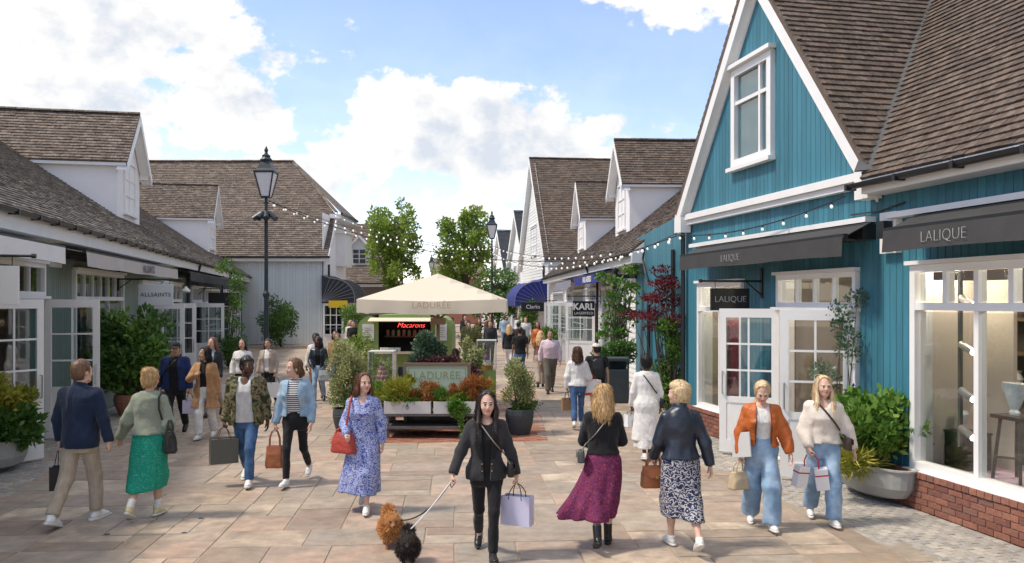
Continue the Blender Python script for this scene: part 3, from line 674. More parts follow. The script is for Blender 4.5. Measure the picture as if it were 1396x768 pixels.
# ================================================================== long low shop row on the other side
def sage_shop():
    b = empty('sage_shop', (-8.404, 15.125, 0), R(-78.07)); tag(b, 'sage green low shop with long grey tiled roof and two white dormers', 'shop')
    D1 = (.0, 2.9, 0, 3.15); W1 = (-5.78, -1.79, .55, 3.12); D2 = (-9.95, -7.6, 0, 3.0); W2 = (-13.9, -10.6, .55, 3.05); W0 = (3.6, 6.6, .55, 3.1)
    ops = [D1, W1, D2, W2, W0]
    wall = core_wall(b, 'wall', -14.9, 9, 0, 3.7, ops, M_SAGE)
    boards(wall, -14.9, 9, lambda a, c: (.02, 3.66), ops, M_SAGE, .12, joined=True, name='boards')
    # dark stretch
    E1 = (-18.4, -16., 0, 3.0); V1 = (-23.5, -19.2, .5, 3.0); E2 = (-27, -24.6, 0, 3.); V2 = (-32.5, -28, .5, 3.)
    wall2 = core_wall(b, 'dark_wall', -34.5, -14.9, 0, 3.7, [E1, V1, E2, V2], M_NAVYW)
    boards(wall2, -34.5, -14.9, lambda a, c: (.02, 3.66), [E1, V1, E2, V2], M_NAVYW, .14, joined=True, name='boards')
    # roof
    sl = .67; ey, ez = .48, 3.86; yr = -6.7; zr = ez + sl * (ey - yr)
    q = math.hypot(1, sl); v = Vector((0, -1, sl)).normalized()
    roof = MB().box(-34.4, 8.8, yr, -.6, ez, ez + .3).build('roof_void', mat('roof_deck', (.12, .09, .07), .9), b)
    tiles(roof, (-34.6, ey, ez), (1, 0, 0), v, [(0, 0), (43.6, 0), (43.6, (ey - yr) * q), (0, (ey - yr) * q)], .3, .125, M_TILE2)
    ridge_tiles(roof, (-34.6, yr, zr), (9, yr, zr), M_TILE2)
    m = MB(); m.prism([(-34.5, ey - .1, ez - .12), (-34.5, yr, zr - .1), (-34.5, yr, 3.5), (-34.5, -.2, 3.5)], (.1, 0, 0)); m.build('end_gable', M_WHITE2, b)
    m = MB(); m.box(-34.6, 9, .38, .42, 3.55, 3.82); m.box(-34.6, 9, -.02, .38, 3.55, 3.6); m.build('fascia', M_WHITE, b)
    gutter(b, -34.6, 9, .5, 3.84)
    for x in (-14.9, -24.2): m = MB(); m.tube([(x, .5, 3.78), (x, .42, 3.5), (x, .08, 3.3), (x, .08, 0)], .045, 8); m.build('downpipe', M_GUT, b)
    dormer(b, -11.9, 2.9, -1.2, 5.0, 6.85, 8.35, sl, ey, ez, M_TILE3)
    dormer(b, -30.4, 3.1, -1.2, 5.0, 6.95, 8.6, sl, ey, ez, M_TILE3)
    # windows
    window(b, *W1, 6, 2.54, 3, 1); window(b, *W2, 4, 2.5, 2, 1); window(b, *W0, 4, 2.54, 2, 1)
    window(b, D1[0], D1[1], 2.58, 3.15, 4, None, name='transom_light'); window(b, D2[0], D2[1], 2.45, 3.0, 4, None, name='transom_light')
    window(b, E1[0], E1[1], 2.45, 3.0, 5, None, name='transom_light'); window(b, *V1, 6, 2.4, 3, 2); window(b, E2[0], E2[1], 2.45, 3.0, 4, None, name='transom_light'); window(b, *V2, 5, 2.4, 4, 3)
    door_leaf(b, 2.82, .05, R(140), .93, .04, 2.52); door_leaf(b, .08, .05, R(92), .9, .04, 2.52)
    door_leaf(b, -7.68, .05, R(86), 1.1, .04, 2.42, 2, 3); door_leaf(b, -9.9, .05, R(90), 1.05, .04, 2.42, 2, 3)
    door_leaf(b, -16.05, .05, R(90), 1.1, .04, 2.4, 2, 3); door_leaf(b, -18.3, .05, R(90), 1.1, .04, 2.4, 2, 3)
    # awnings
    aw1 = mat('white_awning_fabric', (.75, .74, .72), .7, noise=(2, .06), bump=(5, .2), bdist=.02); aw2 = mat('stone_awning_fabric', (.47, .44, .42), .75, noise=(2, .12), bump=(5, .3), bdist=.02); aw3 = mat('black_awning_fabric', (.02, .021, .024), .7, noise=(3, .2))
    dk = mat('grey_lettering', (.12, .12, .13), .6)
    for (xa, xb, mt, t, lx) in ((.95, 6, aw1, None, 0), (-9.6, -.3, aw2, 'ALLSAINTS', -5.6), (-23.5, -11.8, aw3, None, 0)):
        a = awning(b, xa, xb, .05, 3.5, .6, 3.4, .27, mt, t, .26, lx, dk, loff=.004)
        MB().box(xa + .1, xb - .1, .0, .2, 3.3, 3.48).build('cassette', M_DARK, a)
    m = MB(); m.box(-.38, -.3, .0, .05, 3.12, 3.56); m.box(-.9, -.38, .0, .05, 3.12, 3.2); m.build('awning_bracket', M_WHITE, b)
    hang_sign(b, -5.4, .45, 1.25, 2.38, 2.9, mat('sign_pale', (.60, .64, .66), .5), 1, 'ALLSAINTS', .13, dk, .003, rodz=3.02, spacing=1.12)
    hang_sign(b, 4.5, .3, 1.1, 2.45, 2.95, M_SIGNW, 1, 'MAN', .1, dk, 0., rodz=3.08, spacing=1.15)
    hang_sign(b, -17.5, .4, 1.5, 2.3, 2.8, mat('sign_black', (.012, .012, .014), .35), 1, None, .1, dk, rodz=2.95)
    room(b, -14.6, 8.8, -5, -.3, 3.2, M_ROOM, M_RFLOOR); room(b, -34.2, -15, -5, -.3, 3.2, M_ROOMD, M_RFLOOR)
    for x in (-4.8, -3.2, -2.2, -12, 4.5):
        MB().box(x - .5, x + .5, -1.2, -1.16, .1, 2.4).build('display_panel', M_ROOM, b)
    m = MB(); m.lathe([(.0, .0), (.11, .0), (.14, .05), (.05, .14), (.03, .18)], 12, (-10.6, .7, 2.75)); m.build('wall_lantern', mat('lantern_white', (.7, .7, .68), .5), b)
sage_shop()

# ================================================================== white clapboard shop row
def clad_shop():
    b = empty('white_clapboard_shop', (3.614, 24.593, 0), R(92.887)); tag(b, 'white clapboard shop with blue awning, brown roof and two dormers', 'shop')
    W1 = (1.3, 6.2, .55, 2.95); D1 = (7.6, 10.2, 0, 2.95); W2 = (11., 14.6, .55, 2.95); D2 = (15.2, 17.4, 0, 2.9); W3 = (18.5, 24, .55, 2.9)
    ops = [W1, D1, W2, D2, W3]
    core_wall(b, 'wall', 0.02, 26, 0, 3.7, ops, M_CLAP)
    # lapped boards
    m = MB(); z = .05
    while z < 3.6:
        segs = [(0.02, 26)]
        for o in ops:
            if z + .12 > o[2] and z < o[3]:
                ns = []
                for s0, s1 in segs:
                    if o[0] > s0: ns.append((s0, min(s1, o[0])))
                    if o[1] < s1: ns.append((max(s0, o[1]), s1))
                segs = [q for q in ns if q[1] - q[0] > .01]
        for s0, s1 in segs:
            m.rr = random.random(); m.prism([(s0, -.034, z), (s0, .012, z), (s0, -.008, z + .15), (s0, -.034, z + .15)], (s1 - s0, 0, 0))
        z += .15
    stuff(m.build('lapped_boards', M_CLAP, b))
    sl = .8; ey, ez = .5, 3.82; yr = -5.2; zr = ez + sl * (ey - yr); q = math.hypot(1, sl); v = Vector((0, -1, sl)).normalized()
    roof = MB().box(-.6, 25.8, yr, -.6, ez, ez + .3).build('roof_void', mat('roof_deck', (.12, .09, .07), .9), b)
    tiles(roof, (-1.6, ey, ez), (1, 0, 0), v, [(0, 0), (27.8, 0), (27.8, (ey - yr) * q), (0, (ey - yr) * q)], .3, .13, M_TILE3)
    ridge_tiles(roof, (-1.6, yr, zr), (26.2, yr, zr), M_TILE3)
    m = MB(); m.box(-1.6, 26.2, .4, .44, 3.52, 3.8); m.box(-1.6, 26.2, -.02, .4, 3.52, 3.57); m.box(-1.66, -1.6, -.6, .44, 3.52, 3.82)
    m.prism([(-1.62, .46, 3.8), (-1.62, yr, zr - .02), (-1.62, yr, zr - .3), (-1.62, .46, 3.55)], (.05, 0, 0)); m.build('fascia', M_WHITE, b)
    gutter(b, -1.6, 26.2, .53, 3.8)
    m = MB(); m.tube([(6.8, .53, 3.74), (6.8, .42, 3.5), (6.8, .1, 3.3), (6.8, .1, 0)], .045, 8); m.build('downpipe', M_GUT, b)
    dormer(b, 7.7, 3.0, -1.0, 5.0, 7.0, 8.65, sl, ey, ez, M_TILE)
    dormer(b, 19.4, 3.2, -1.0, 5.0, 6.9, 8.7, sl, ey, ez, M_TILE)
    window(b, *W1, 8, 2.4, 3, 1); window(b, *W2, 6, 2.4, 3, 2); window(b, *W3, 8, 2.4, 4, 2)
    for Dd in (D1, D2): window(b, Dd[0], Dd[1], 2.45, Dd[3], 4, None, name='transom_light')
    door_leaf(b, 7.7, .05, R(70), 1.15, .04, 2.42, 2, 3); door_leaf(b, 10.1, .05, R(80), 1.15, .04, 2.42, 2, 3); door_leaf(b, 15.3, .05, R(75), 1.1, .04, 2.4, 2, 3); door_leaf(b, 17.3, .05, R(80), 1.1, .04, 2.4, 2, 3)
    aw = mat('royal_blue_awning', (.02, .03, .22), .7, noise=(3, .15)); aw2 = mat('lavender_grey_awning', (.22, .22, .28), .7, noise=(3, .1))
    wl = mat('white_lettering', (.8, .8, .8), .5)
    awning(b, 2.3, 9.4, .05, 3.48, .6, 3.4, .3, aw, 'KARL LAGERFELD', .28, 5.6, wl, loff=.006); awning(b, 10.6, 17, .05, 3.45, .6, 3.36, .3, aw2)
    hang_sign(b, 6.5, .25, 1.05, 1.92, 2.48, mat('sign_black', (.012, .012, .014), .35), -1, 'KARL', .33, wl, .012, rodz=2.66, lz=.62, sub=('LAGERFELD', .135, .2))
    hang_sign(b, 22, .7, 2.0, 1.9, 2.4, mat('sign_black', (.012, .012, .014), .35), -1, 'Clarks', .3, wl, 0., rodz=2.5)
    # wall camera dome on a bracket
    m = MB(); m.bar((-.1, .0, 3.2), (-.1, .55, 3.2), .08, .12); m.lathe([(0, -.2), (.09, -.17), (.12, -.08), (.13, 0), (.2, .02), (.2, .05), (.1, .12), (.06, .3), (.1, .34), (.1, .42), (0, .46)], 14, (-.1, .62, 3.0)); m.build('security_camera', mat('dark_grey_metal', (.03, .04, .045), .35), b, smooth=False)
    room(b, .2, 25.8, -5, -.3, 3.2, M_ROOM, M_RFLOOR)
clad_shop()

# ================================================================== gabled houses further down the street
def gable_house(name, label, loc, rot, w, eave, ridge, depth, mt, wallm, wins, name2=None, boards_=True, ov=.3):
    b = empty(name, (loc[0], loc[1], 0), R(rot)); tag(b, label, 'house', 'gabled houses further down the street')
    m = MB(); xc = w / 2; k = (ridge - eave) / (w / 2)
    m.prism([(0, 0, 0), (w, 0, 0), (w, 0, eave), (xc, 0, ridge - .1), (0, 0, eave)], (0, -depth, 0)); m.build('wall', wallm, b)
    if boards_:
        l = MB(); z = .1
        while z < ridge - .5:
            h = max(0, (z - eave) / k) if z > eave else 0
            l.rr = random.random(); l.prism([(h, .0, z), (h, .03, z), (h, .008, z + .2), (h, 0, z + .2)], (w - 2 * h, 0, 0)); z += .2
        stuff(l.build('lapped_boards', wallm, b))
    L = math.hypot(w / 2 + ov, (w / 2 + ov) * k)
    rf = MB().box(xc - .5, xc + .5, -depth + .3, -.3, eave, eave + .5).build('roof_void', mat('roof_deck', (.12, .09, .07), .9), b)
    for s in (-1, 1):
        v = Vector((-s, 0, k)).normalized(); ez = ridge - (w / 2 + ov) * k
        if s < 0: tiles(rf, (xc - w / 2 - ov, .35, ez), (0, -1, 0), v, [(0, 0), (depth, 0), (depth, L), (0, L)], .3, .19, mt, th=.03)
        else: tiles(rf, (xc + w / 2 + ov, .35 - depth, ez), (0, 1, 0), v, [(0, 0), (depth, 0), (depth, L), (0, L)], .3, .19, mt, th=.03)
    ridge_tiles(rf, (xc, .35, ridge + .05), (xc, -depth, ridge + .05), mt)
    bb = MB()
    for s in (-1, 1):
        e = Vector((xc + s * (w / 2 + ov), .3, ridge - (w / 2 + ov) * k)); t = Vector((xc, .3, ridge)); dn = Vector((0, 0, -.45))
        bb.prism([e, t, t + dn, e + dn], (0, .06, 0)); bb.prism([e + dn * .9 - Vector((0, .3, 0)), t + dn * .9 - Vector((0, .3, 0)), t + dn * .9, e + dn * .9], (0, 0, .03))
    bb.build('barge_board', M_WHITE, b)
    for i, (x0, x1, z0, z1) in enumerate(wins):
        w_ = window(b, x0, x1, z0, z1, 2, None, 1, 3, .1, .06, .07)
        MB().box(x0 + .05, x1 - .05, -.035, -.02, z0 + .05, z1 - .05)
    return b
dg = glass_mat('dark_glass', (.25, .28, .3), 1.6, .15)
g3 = gable_house('gabled_house', 'white clapboard gabled house with steep brown tiled roof behind the blue canopy', (2.26, 52.), 96.84, 12.4, 5.4, 12.3, 14, M_TILE, M_CLAP, [(4.9, 7.5, 5.6, 7.6), (2, 4.4, .8, 2.8), (8, 10.4, .8, 2.8)])
gable_house('gabled_house', 'white rendered gabled house with dark slate roof and black drainpipe', (1.1, 69), 98.8, 8, 6.2, 10.2, 10, M_SLATE, M_WHITE2, [(2.5, 3.8, 4, 5.5), (4.6, 5.9, 4, 5.5), (1, 2.6, .8, 2.6)], boards_=False)
gable_house('gabled_house', 'small white house with dark slate roof at the street end', (-.5, 80), 98.8, 9, 5.6, 9.5, 10, M_SLATE, M_WHITE2, [(2, 3.4, 3.6, 5.1), (5, 6.4, 3.6, 5.1)], boards_=False)
def scallop_canopy(b, x0, x1, z0, z1, proj, mt, name='canopy'):
    m = MB(); n = 7; prof = [(0.05, z1)] + [(.05 + proj * (.25 + .75 * math.sin(math.pi / 2 * k / n)), z0 + .35 + (z1 - z0 - .35) * (math.cos(math.pi / 2 * k / n) * .85 + (.0 if k else .0))) for k in range(0, n + 1)] + [(.05 + proj, z0)]
    for i in range(len(prof) - 1):
        (ya, za), (yb_, zb) = prof[i], prof[i + 1]
        m.add([(x0, ya, za), (x1, ya, za), (x1, yb_, zb), (x0, yb_, zb)], [(0, 1, 2, 3)])
    for x in (x0, x1): m.add([(x, a, c) for a, c in prof] + [(x, .05, z0)], [tuple(range(len(prof) + 1))])
    o = m.build(name, mt, b)
    for x in (x0, x1):
        r = MB()
        for (ya, za), (yb_, zb) in zip(prof[:-1], prof[1:]): r.tube([(x, ya, za), (x, yb_, zb)], .02, 5)
        for (ya, za) in prof[1:]: r.tube([(x, .05, z0 + .1), (x, ya, za)], .012, 5)
        r.build('canopy_frame', mat('canopy_seam', (.2, .2, .22), .6), o)
    return o
scallop_canopy(g3, .4, 5.4, 2.15, 3.9, 2.0, mat('royal_blue_canopy', (.015, .025, .20), .6, noise=(2, .1)))
# round house emblem
m = MB()
for x in (-.55, .55):
    m.lathe([(.34, -.03), (.5, -.03), (.5, .03), (.34, .03)], 16, (0, 0, 0), cap=False, sx=.6)
em = m.build('wall_emblem', M_DARK, g3); em.rotation_euler = (R(90), 0, 0); em.location = (1.6, .07, 4.4)

# ================================================================== pale grey house with the big brown roof
def pale_house():
    b = empty('pale_boarded_house', (-10.77, 48, 0), 0); tag(b, 'pale grey boarded house with large brown hipped roof behind the lamp', 'house')
    m = MB(); m.box(-15, -.02, .04, 6.5, 0, 5.1); m.box(-6, -.04, 2.2, 6.5, 5.11, 7.6); m.build('wall', M_PALE, b)
    s = MB(); x = -15
    while x < -.03: s.rr = random.random(); s.box(x + .006, x + .154, 0, .045, .02, 4.95); x += .16
    stuff(s.build('boards', M_PALE, b))
    MB().box(-.02, .04, .0, 6.5, 0, 7.5).build('side_wall', M_WHITE2, b)
    rf = MB().box(-14, -3, 3, 9, 5.1, 7.0).build('roof_void', mat('roof_deck', (.12, .09, .07), .9), b)
    O = Vector((-15.5, -.35, 5.0)); v = Vector((0, 1, 1.07)).normalized(); q = math.hypot(1, 1.07); Lr = 5.9 * q
    tiles(rf, O, (1, 0, 0), v, [(0, 0), (15.9, 0), (15.75, 2.5 * q), (12.4, Lr), (0, Lr)], .3, .17, M_TILE3, th=.03)
    m = MB(); zr = 5 + 5.9 * 1.07; rp = Vector((-3.1, 5.55, zr)); e1 = Vector((.75, 1.9, 7.7)); e2 = Vector((.75, 6.7, 7.7)); r2 = Vector((-3.1, 6.7, zr))
    m.prism([e1, e2, r2, rp], (-.05, 0, -.08)); m.build('hip_slope', M_TILE3, rf)
    ridge_tiles(rf, (-15.5, 5.55, zr + .04), (-3.1, 5.55, zr + .04), M_TILE3, .14); ridge_tiles(rf, rp, e1 + Vector((-.4, .2, .05)), M_TILE3, .12)
    m = MB(); m.box(-15.5, .45, -.38, -.33, 4.72, 4.95); m.box(-15.5, .45, -.33, 0, 4.72, 4.78); m.box(.02, .7, 1.7, 6.7, 7.35, 7.6); m.box(.42, .46, -.3, .5, 4.7, 5.2)
    m.prism([(.36, -.33, 4.75), (.36, 2.2, 7.4), (.36, 2.2, 7.75), (.36, -.33, 5.05)], (.06, 0, 0)); m.build('fascia', M_WHITE, b)
    m = MB(); m.box(-15.5, .5, -.48, -.38, 4.9, 5.0); m.box(.7, .82, 1.6, 6.7, 7.55, 7.68); m.build('gutter', M_GUT, b)
    m = MB(); m.tube([(.1, 1.2, 4.6), (.1, 1.2, .1)], .06, 8); m.build('downpipe', M_GUT, b)
    # upper oriel boxes along the side
    for y in (3.4,): m = MB(); m.box(.04, .6, y, y + 2.2, 4.6, 6.6); m.prism([(-.02, y - .2, 6.6), (.8, y - .2, 6.6), (.8, y - .2, 6.75), (-.02, y - .2, 7.2)], (0, 2.6, 0)); m.build('oriel', M_WHITE, b)
    # shop bay under the dark canopy
    m = MB(); m.box(.05, 1.25, -.2, 4, 0, 2.9); m.build('shop_bay', M_WHITE, b)
    w = MB(); w.box(.15, 1.15, -.24, -.21, .6, 2.2); bay = w.build('bay_glass', dg, b)
    g = MB()
    for x in (.13, .47, .81, 1.13): g.box(x, x + .05, -.27, -.2, .55, 2.25)
    for z in (.55, 1.1, 1.65, 2.2): g.box(.18, 1.13, -.262, -.2, z, z + .05)
    g.build('glazing_bar', M_WHITE, bay)
    e = empty('canopy_mount', (0.0, 2.1, 0), R(-90)); e.parent = b
    c = scallop_canopy(e, -.8, 2.6, 2.35, 3.95, 1.85, mat('black_canopy', (.022, .024, .03), .6, noise=(2, .1)))
    c.parent = b; c.location = (0, 2.1, 0); c.rotation_euler = (0, 0, R(-90)); bpy.data.objects.remove(e)
    MB().box(.5, 1.55, -.75, -.7, 2.1, 2.5).build('yellow_sign', mat('yellow_sign', (.75, .50, .02), .5), b)
pale_house()
def far_house():
    b = empty('brown_roofed_house', (-14, 62, 0), 0); tag(b, 'distant house with brown tiled roof and single white dormer', 'house')
    MB().box(0, 5.2, .1, 9, 0, 3.9).build('wall', mat('grey_brown_wall', (.2, .17, .15), .8), b)
    rf = MB().box(.5, 4.8, 3.5, 6, 3.9, 6).build('roof_void', mat('roof_deck', (.12, .09, .07), .9), b)
    v = Vector((0, 1, .95)).normalized(); q = math.hypot(1, .95)
    tiles(rf, (-.4, -.4, 3.8), (1, 0, 0), v, [(0, 0), (6, 0), (6, 5 * q), (0, 5 * q)], .3, .18, M_TILE3, th=.03)
    MB().box(-.4, 5.6, -.45, -.38, 3.5, 3.75).build('fascia', M_WHITE, b)
    MB().box(-.4, 5.6, -.55, -.45, 3.7, 3.8).build('gutter', M_GUT, b)
    d = MB(); xc, w = 2.6, 1.5; d.prism([(xc - w / 2, 1.0, 5.0), (xc + w / 2, 1.0, 5.0), (xc + w / 2, 1.0, 6.4), (xc, 1.0, 7.2), (xc - w / 2, 1.0, 6.4)], (0, 2, 0)); dd = d.build('dormer', M_WHITE, b)
    m = MB(); m.bar((xc - w / 2 - .2, .9, 6.25), (xc, .9, 7.3), .3, .1); m.bar((xc + w / 2 + .2, .9, 6.25), (xc, .9, 7.3), .3, .1); m.build('barge_board', M_WHITE, dd)
    MB().box(xc - .45, xc + .45, .96, .99, 5.3, 6.3).build('pane', dg, dd)
    m = MB(); m.box(xc - .03, xc + .03, .93, .97, 5.3, 6.3); m.box(xc - .45, xc + .45, .932, .968, 5.6, 5.65); m.box(xc - .45, xc + .45, .932, .968, 5.95, 6.); m.build('glazing_bar', M_WHITE, dd)
    b2 = empty('brick_house', (-8.6, 92, 0), 0); tag(b2, 'far red brick house with chimneys showing between the two trees', 'house')
    MB().box(0, 5, 0, 8, 0, 5).build('wall', M_BRICK, b2)
    m = MB(); m.prism([(-.3, -.3, 4.9), (-.3, 4, 7.2), (-.3, 8.3, 4.9)], (5.6, 0, 0)); m.build('roof', M_TILE3, b2)
    MB().box(2.4, 3.6, 3.4, 4.6, 6.3, 8.4).build('chimney', M_BRICK, b2)
far_house()

# ================================================================== ground and paving
struct(MB().add([(-400, -60, -.06), (400, -60, -.06), (400, 900, -.06), (-400, 900, -.06)], [(0, 1, 2, 3)]).build('ground', mat('stone_ground', (.36, .31, .27), .9, noise=(.4, .15))))
M_SLAB = mat('sandstone_slab', (.45, .36, .28), .62, rnd=.15, noise=(4.5, .30), bump=(14, .5), bdist=.014, spec=.35,
             ramp=[(.41, .31, .23), (.31, .23, .18), (.45, .355, .27), (.31, .275, .23), (.40, .275, .21), (.49, .40, .305), (.26, .22, .185), (.43, .30, .225)], base2=(.31, .25, .195), nscale2=2.4)
M_SETT = mat('grey_sett', (.34, .32, .29), .8, rnd=.2, noise=(14, .25), bump=(30, .5), ramp=[(.34, .32, .29), (.40, .37, .33), (.29, .275, .26), (.37, .34, .29)])
pav = struct(MB().add([(-16, 3, -.0085), (12, 3, -.0085), (12, 82, -.0085), (-22, 82, -.0085)], [(0, 1, 2, 3)]).build('paving', mat('joint_mortar', (.33, .275, .215), .95, noise=(20, .15))))
def side_of(px, py, ox, oy, ang):  # distance in front of a wall line
    yx, yy = -math.sin(ang), math.cos(ang); return (px - ox) * yx + (py - oy) * yy
def slabs():
    rg = random.Random(3); U = .31; nx, ny = 84, 190; ang = R(4)
    occ = [[False] * nx for _ in range(ny)]; rects = []
    for j in range(ny):
        for i in range(nx):
            if occ[j][i]: continue
            w = rg.choice([1, 2, 2, 3, 3, 3, 4, 4]); h = rg.choice([1, 1, 2, 2, 2, 3])
            if w == 1: h = min(h, 2)
            ww = 0
            while ww < w and i + ww < nx and not occ[j][i + ww]: ww += 1
            w = ww; h = min(h, ny - j)
            for jj in range(h):
                for ii in range(w): occ[j + jj][i + ii] = True
            rects.append((i, j, w, h))
    ca, sa = math.cos(ang), math.sin(ang)
    def T(x, y): return (x * ca - y * sa, x * sa + y * ca)
    cand = []
    for (i, j, w, h) in rects:
        x0 = -13 + i * U + rg.uniform(.004, .012); x1 = -13 + (i + w) * U - rg.uniform(.004, .012); y0 = 5.0 + j * U + rg.uniform(.004, .012); y1 = 5.0 + (j + h) * U - rg.uniform(.004, .012)
        c = T((x0 + x1) / 2, (y0 + y1) / 2)
        dR = side_of(c[0], c[1], 3.507, 17.016, R(101.93)) if c[1] < 17.3 else side_of(c[0], c[1], 3.56, 20, R(91)) + .9
        dL = side_of(c[0], c[1], -8.404, 15.125, R(-78.07))
        if dR < 1.35 or dL < .95: continue
        if c[1] < 17 and abs(c[0] + 1.4) < 1.9 and c[1] > 14.75: continue
        fx = 698 + c[0] / c[1] * 1150; fy = 410 + 2875 / c[1]
        vis = -60 < fx < 1456 and fy < 800
        area = (x1 - x0) * (y1 - y0) / c[1] ** 3
        cand.append((-(area if vis else 0), x0, x1, y0, y1))
    cand.sort(); J = MB()
    for n, (a, x0, x1, y0, y1) in enumerate(cand):
        m = MB() if n < 300 else J
        jt = lambda: rg.uniform(-.006, .006); z = rg.uniform(-.002, .002); tl = [rg.uniform(-.0015, .0015) for _ in range(4)]
        q = [T(x0 + jt(), y0 + jt()), T(x1 + jt(), y0 + jt()), T(x1 + jt(), y1 + jt()), T(x0 + jt(), y1 + jt())]
        cx = sum(p[0] for p in q) / 4; cy = sum(p[1] for p in q) / 4; b = .008
        top = []; mid = []; low = []
        for p, t in zip(q, tl):
            dx, dy = p[0] - cx, p[1] - cy; l = math.hypot(dx, dy)
            top.append((p[0] - dx / l * b, p[1] - dy / l * b, z + t)); mid.append((p[0], p[1], z + t - .006)); low.append((p[0], p[1], -.05))
        off = (0, 0, 0)
        if n < 300: top, mid, low = [[(p[0] - cx, p[1] - cy, p[2]) for p in g] for g in (top, mid, low)]
        m.rr = rg.random() if n >= 300 else 0
        m.add(top + mid + low, [(0, 1, 2, 3)] + [(i + 4, (i + 1) % 4 + 4, (i + 1) % 4, i) for i in range(4)] + [(i + 8, (i + 1) % 4 + 8, (i + 1) % 4 + 4, i + 4) for i in range(4)])
        if n < 300: m.build('paving_slab', M_SLAB, pav).location = (cx, cy, 0)
    stuff(J.build('paving_slabs', M_SLAB, pav))
slabs()
def setts():
    rg = random.Random(9); J = MB(); ind = []
    me = MB().box(-.078, .078, -.045, .045, -.05, 0).build('sett', M_SETT, None, bevel=.012); me_ = me.data; bpy.data.objects.remove(me)
    for (ox, oy, an, xa, xb, wid) in ((3.507, 17.016, 101.93, -13, 1.2, 1.36), (-8.404, 15.125, -78.07, -12, 8, .98)):
        a = R(an); X = (math.cos(a), math.sin(a)); Y = (-X[1], X[0]); r = 0; y = .13 if an > 0 else .02
        while y < wid:
            x = xa + (r % 2) * .085
            while x < xb:
                px = ox + X[0] * x + Y[0] * (y + .048); py = oy + X[1] * x + Y[1] * (y + .048)
                fx = 698 + px / max(py, .1) * 1150; vis = -20 < fx < 1416 and py > 7.6
                ind.append((py if vis else 99 + py, px, py, a + rg.uniform(-.03, .03), rg.uniform(-.005, .003))); x += .17
            y += .1; r += 1
    ind.sort()
    for n, (k, px, py, a, z) in enumerate(ind):
        if n < 300: link_mesh('sett', me_, pav, (px, py, z), (rg.uniform(-.01, .01), rg.uniform(-.01, .01), a))
        else:
            J.rr = rg.random(); c, s = math.cos(a), math.sin(a)
            t = [(px + c * u - s * v, py + s * u + c * v, z) for u, v in ((-.07, -.037), (.07, -.037), (.07, .037), (-.07, .037))]; l = [(px + c * u - s * v, py + s * u + c * v, z - .02) for u, v in ((-.079, -.046), (.079, -.046), (.079, .046), (-.079, .046))]
            J.add(t + l, [(0, 1, 2, 3)] + [(i + 4, (i + 1) % 4 + 4, (i + 1) % 4, i) for i in range(4)])
    stuff(J.build('setts', M_SETT, pav))
    # red brick apron under the kiosk
    B = MB(); y = 14.78; r = 0
    while y < 23:
        x = -3.3 + (r % 2) * .11
        while x < .55:
            B.rr = rg.random(); z = rg.uniform(-.004, .002); B.box(x, x + .205, y, y + .092, -.04, z); x += .22
        y += .105; r += 1
    stuff(B.build('brick_pavers', mat('red_paver', (.30, .12, .075), .85, rnd=.25, noise=(20, .3), ramp=[(.30, .115, .07), (.36, .16, .10), (.25, .09, .06), (.33, .15, .11)]), pav))
setts()
# ================================================================== foliage tools
def leaf_mesh(name, P, Nrm, size, mt, rnd, aspect=.5, fold=.25, up=None, smooth=False):
    """P (n,3) leaf bases, Nrm (n,3) growth direction; leaf = 2 folded quads -> 4 tris"""
    n = len(P); d = Nrm / (np.linalg.norm(Nrm, axis=1, keepdims=True) + 1e-9)
    r = rng.normal(size=(n, 3)); s = np.cross(d, r); s /= np.linalg.norm(s, axis=1, keepdims=True) + 1e-9; nn = np.cross(s, d)
    L = size[:, None]; W = L * aspect * .5
    base = P; tip = P + d * L; mid = P + d * L * .5 + nn * L * .06
    l = P + d * L * .48 + s * W + nn * L * fold * .35; rr = P + d * L * .48 - s * W + nn * L * fold * .35
    V = np.stack([base, rr, tip, l, mid], 1).reshape(-1, 3)
    i = np.arange(n)[:, None] * 5
    F = np.concatenate([i + np.array([[0, 1, 4]]), i + np.array([[1, 2, 4]]), i + np.array([[4, 2, 3]]), i + np.array([[0, 4, 3]])], 1).reshape(-1, 3)
    return mesh_np(name, V, F, [mt], rnd=np.repeat(rnd, 4), smooth=smooth)
def blob_points(n, clumps, shell=.55):
    """points in a union of ellipsoidal clumps, biased towards their surface; also outward direction"""
    vol = np.array([c[3] * c[4] * c[5] for c in clumps]) ** .75; pr = vol / vol.sum()
    k = rng.choice(len(clumps), n, p=pr); C = np.array(clumps)[k]
    d = rng.normal(size=(n, 3)); d /= np.linalg.norm(d, axis=1, keepdims=True)
    r = (shell + (1 - shell) * rng.random(n)) ** .8
    r = np.where(rng.random(n) < .25, r * rng.random(n), r)
    return C[:, :3] + d * r[:, None] * C[:, 3:6], d, k
def clumpy(center, rad, n, cr, seed, squash=1., zmin=None):
    rg = np.random.default_rng(seed); out = []
    for i in range(n):
        d = rg.normal(size=3); d /= np.linalg.norm(d); rr = rg.random() ** .45
        c = np.array(center) + d * rr * np.array(rad) * (1 - cr * .35)
        if zmin is not None and c[2] < zmin: c[2] = zmin + rg.random() * .1
        k = cr * rg.uniform(.65, 1.25); out.append((*c, k * rad[0], k * rad[1], k * rad[2] * squash))
    return out
def plant(root, clumps, n, size, mt, part='foliage', aspect=.5, droop=-.1, upb=.35, shell=.5, spread=.5):
    P, d, k = blob_points(n, clumps, shell)
    g = d * spread + rng.normal(size=(n, 3)) * .45 + np.array([0, 0, upb]); 
    sz = size * rng.uniform(.6, 1.25, n)
    cl = rng.random(len(clumps)); rnd = np.clip(cl[k] * .5 + rng.random(n) * .5 , 0, .999)
    me = leaf_mesh(part, P, g, sz, mt, rnd, aspect)
    return link_mesh(part, me, root)
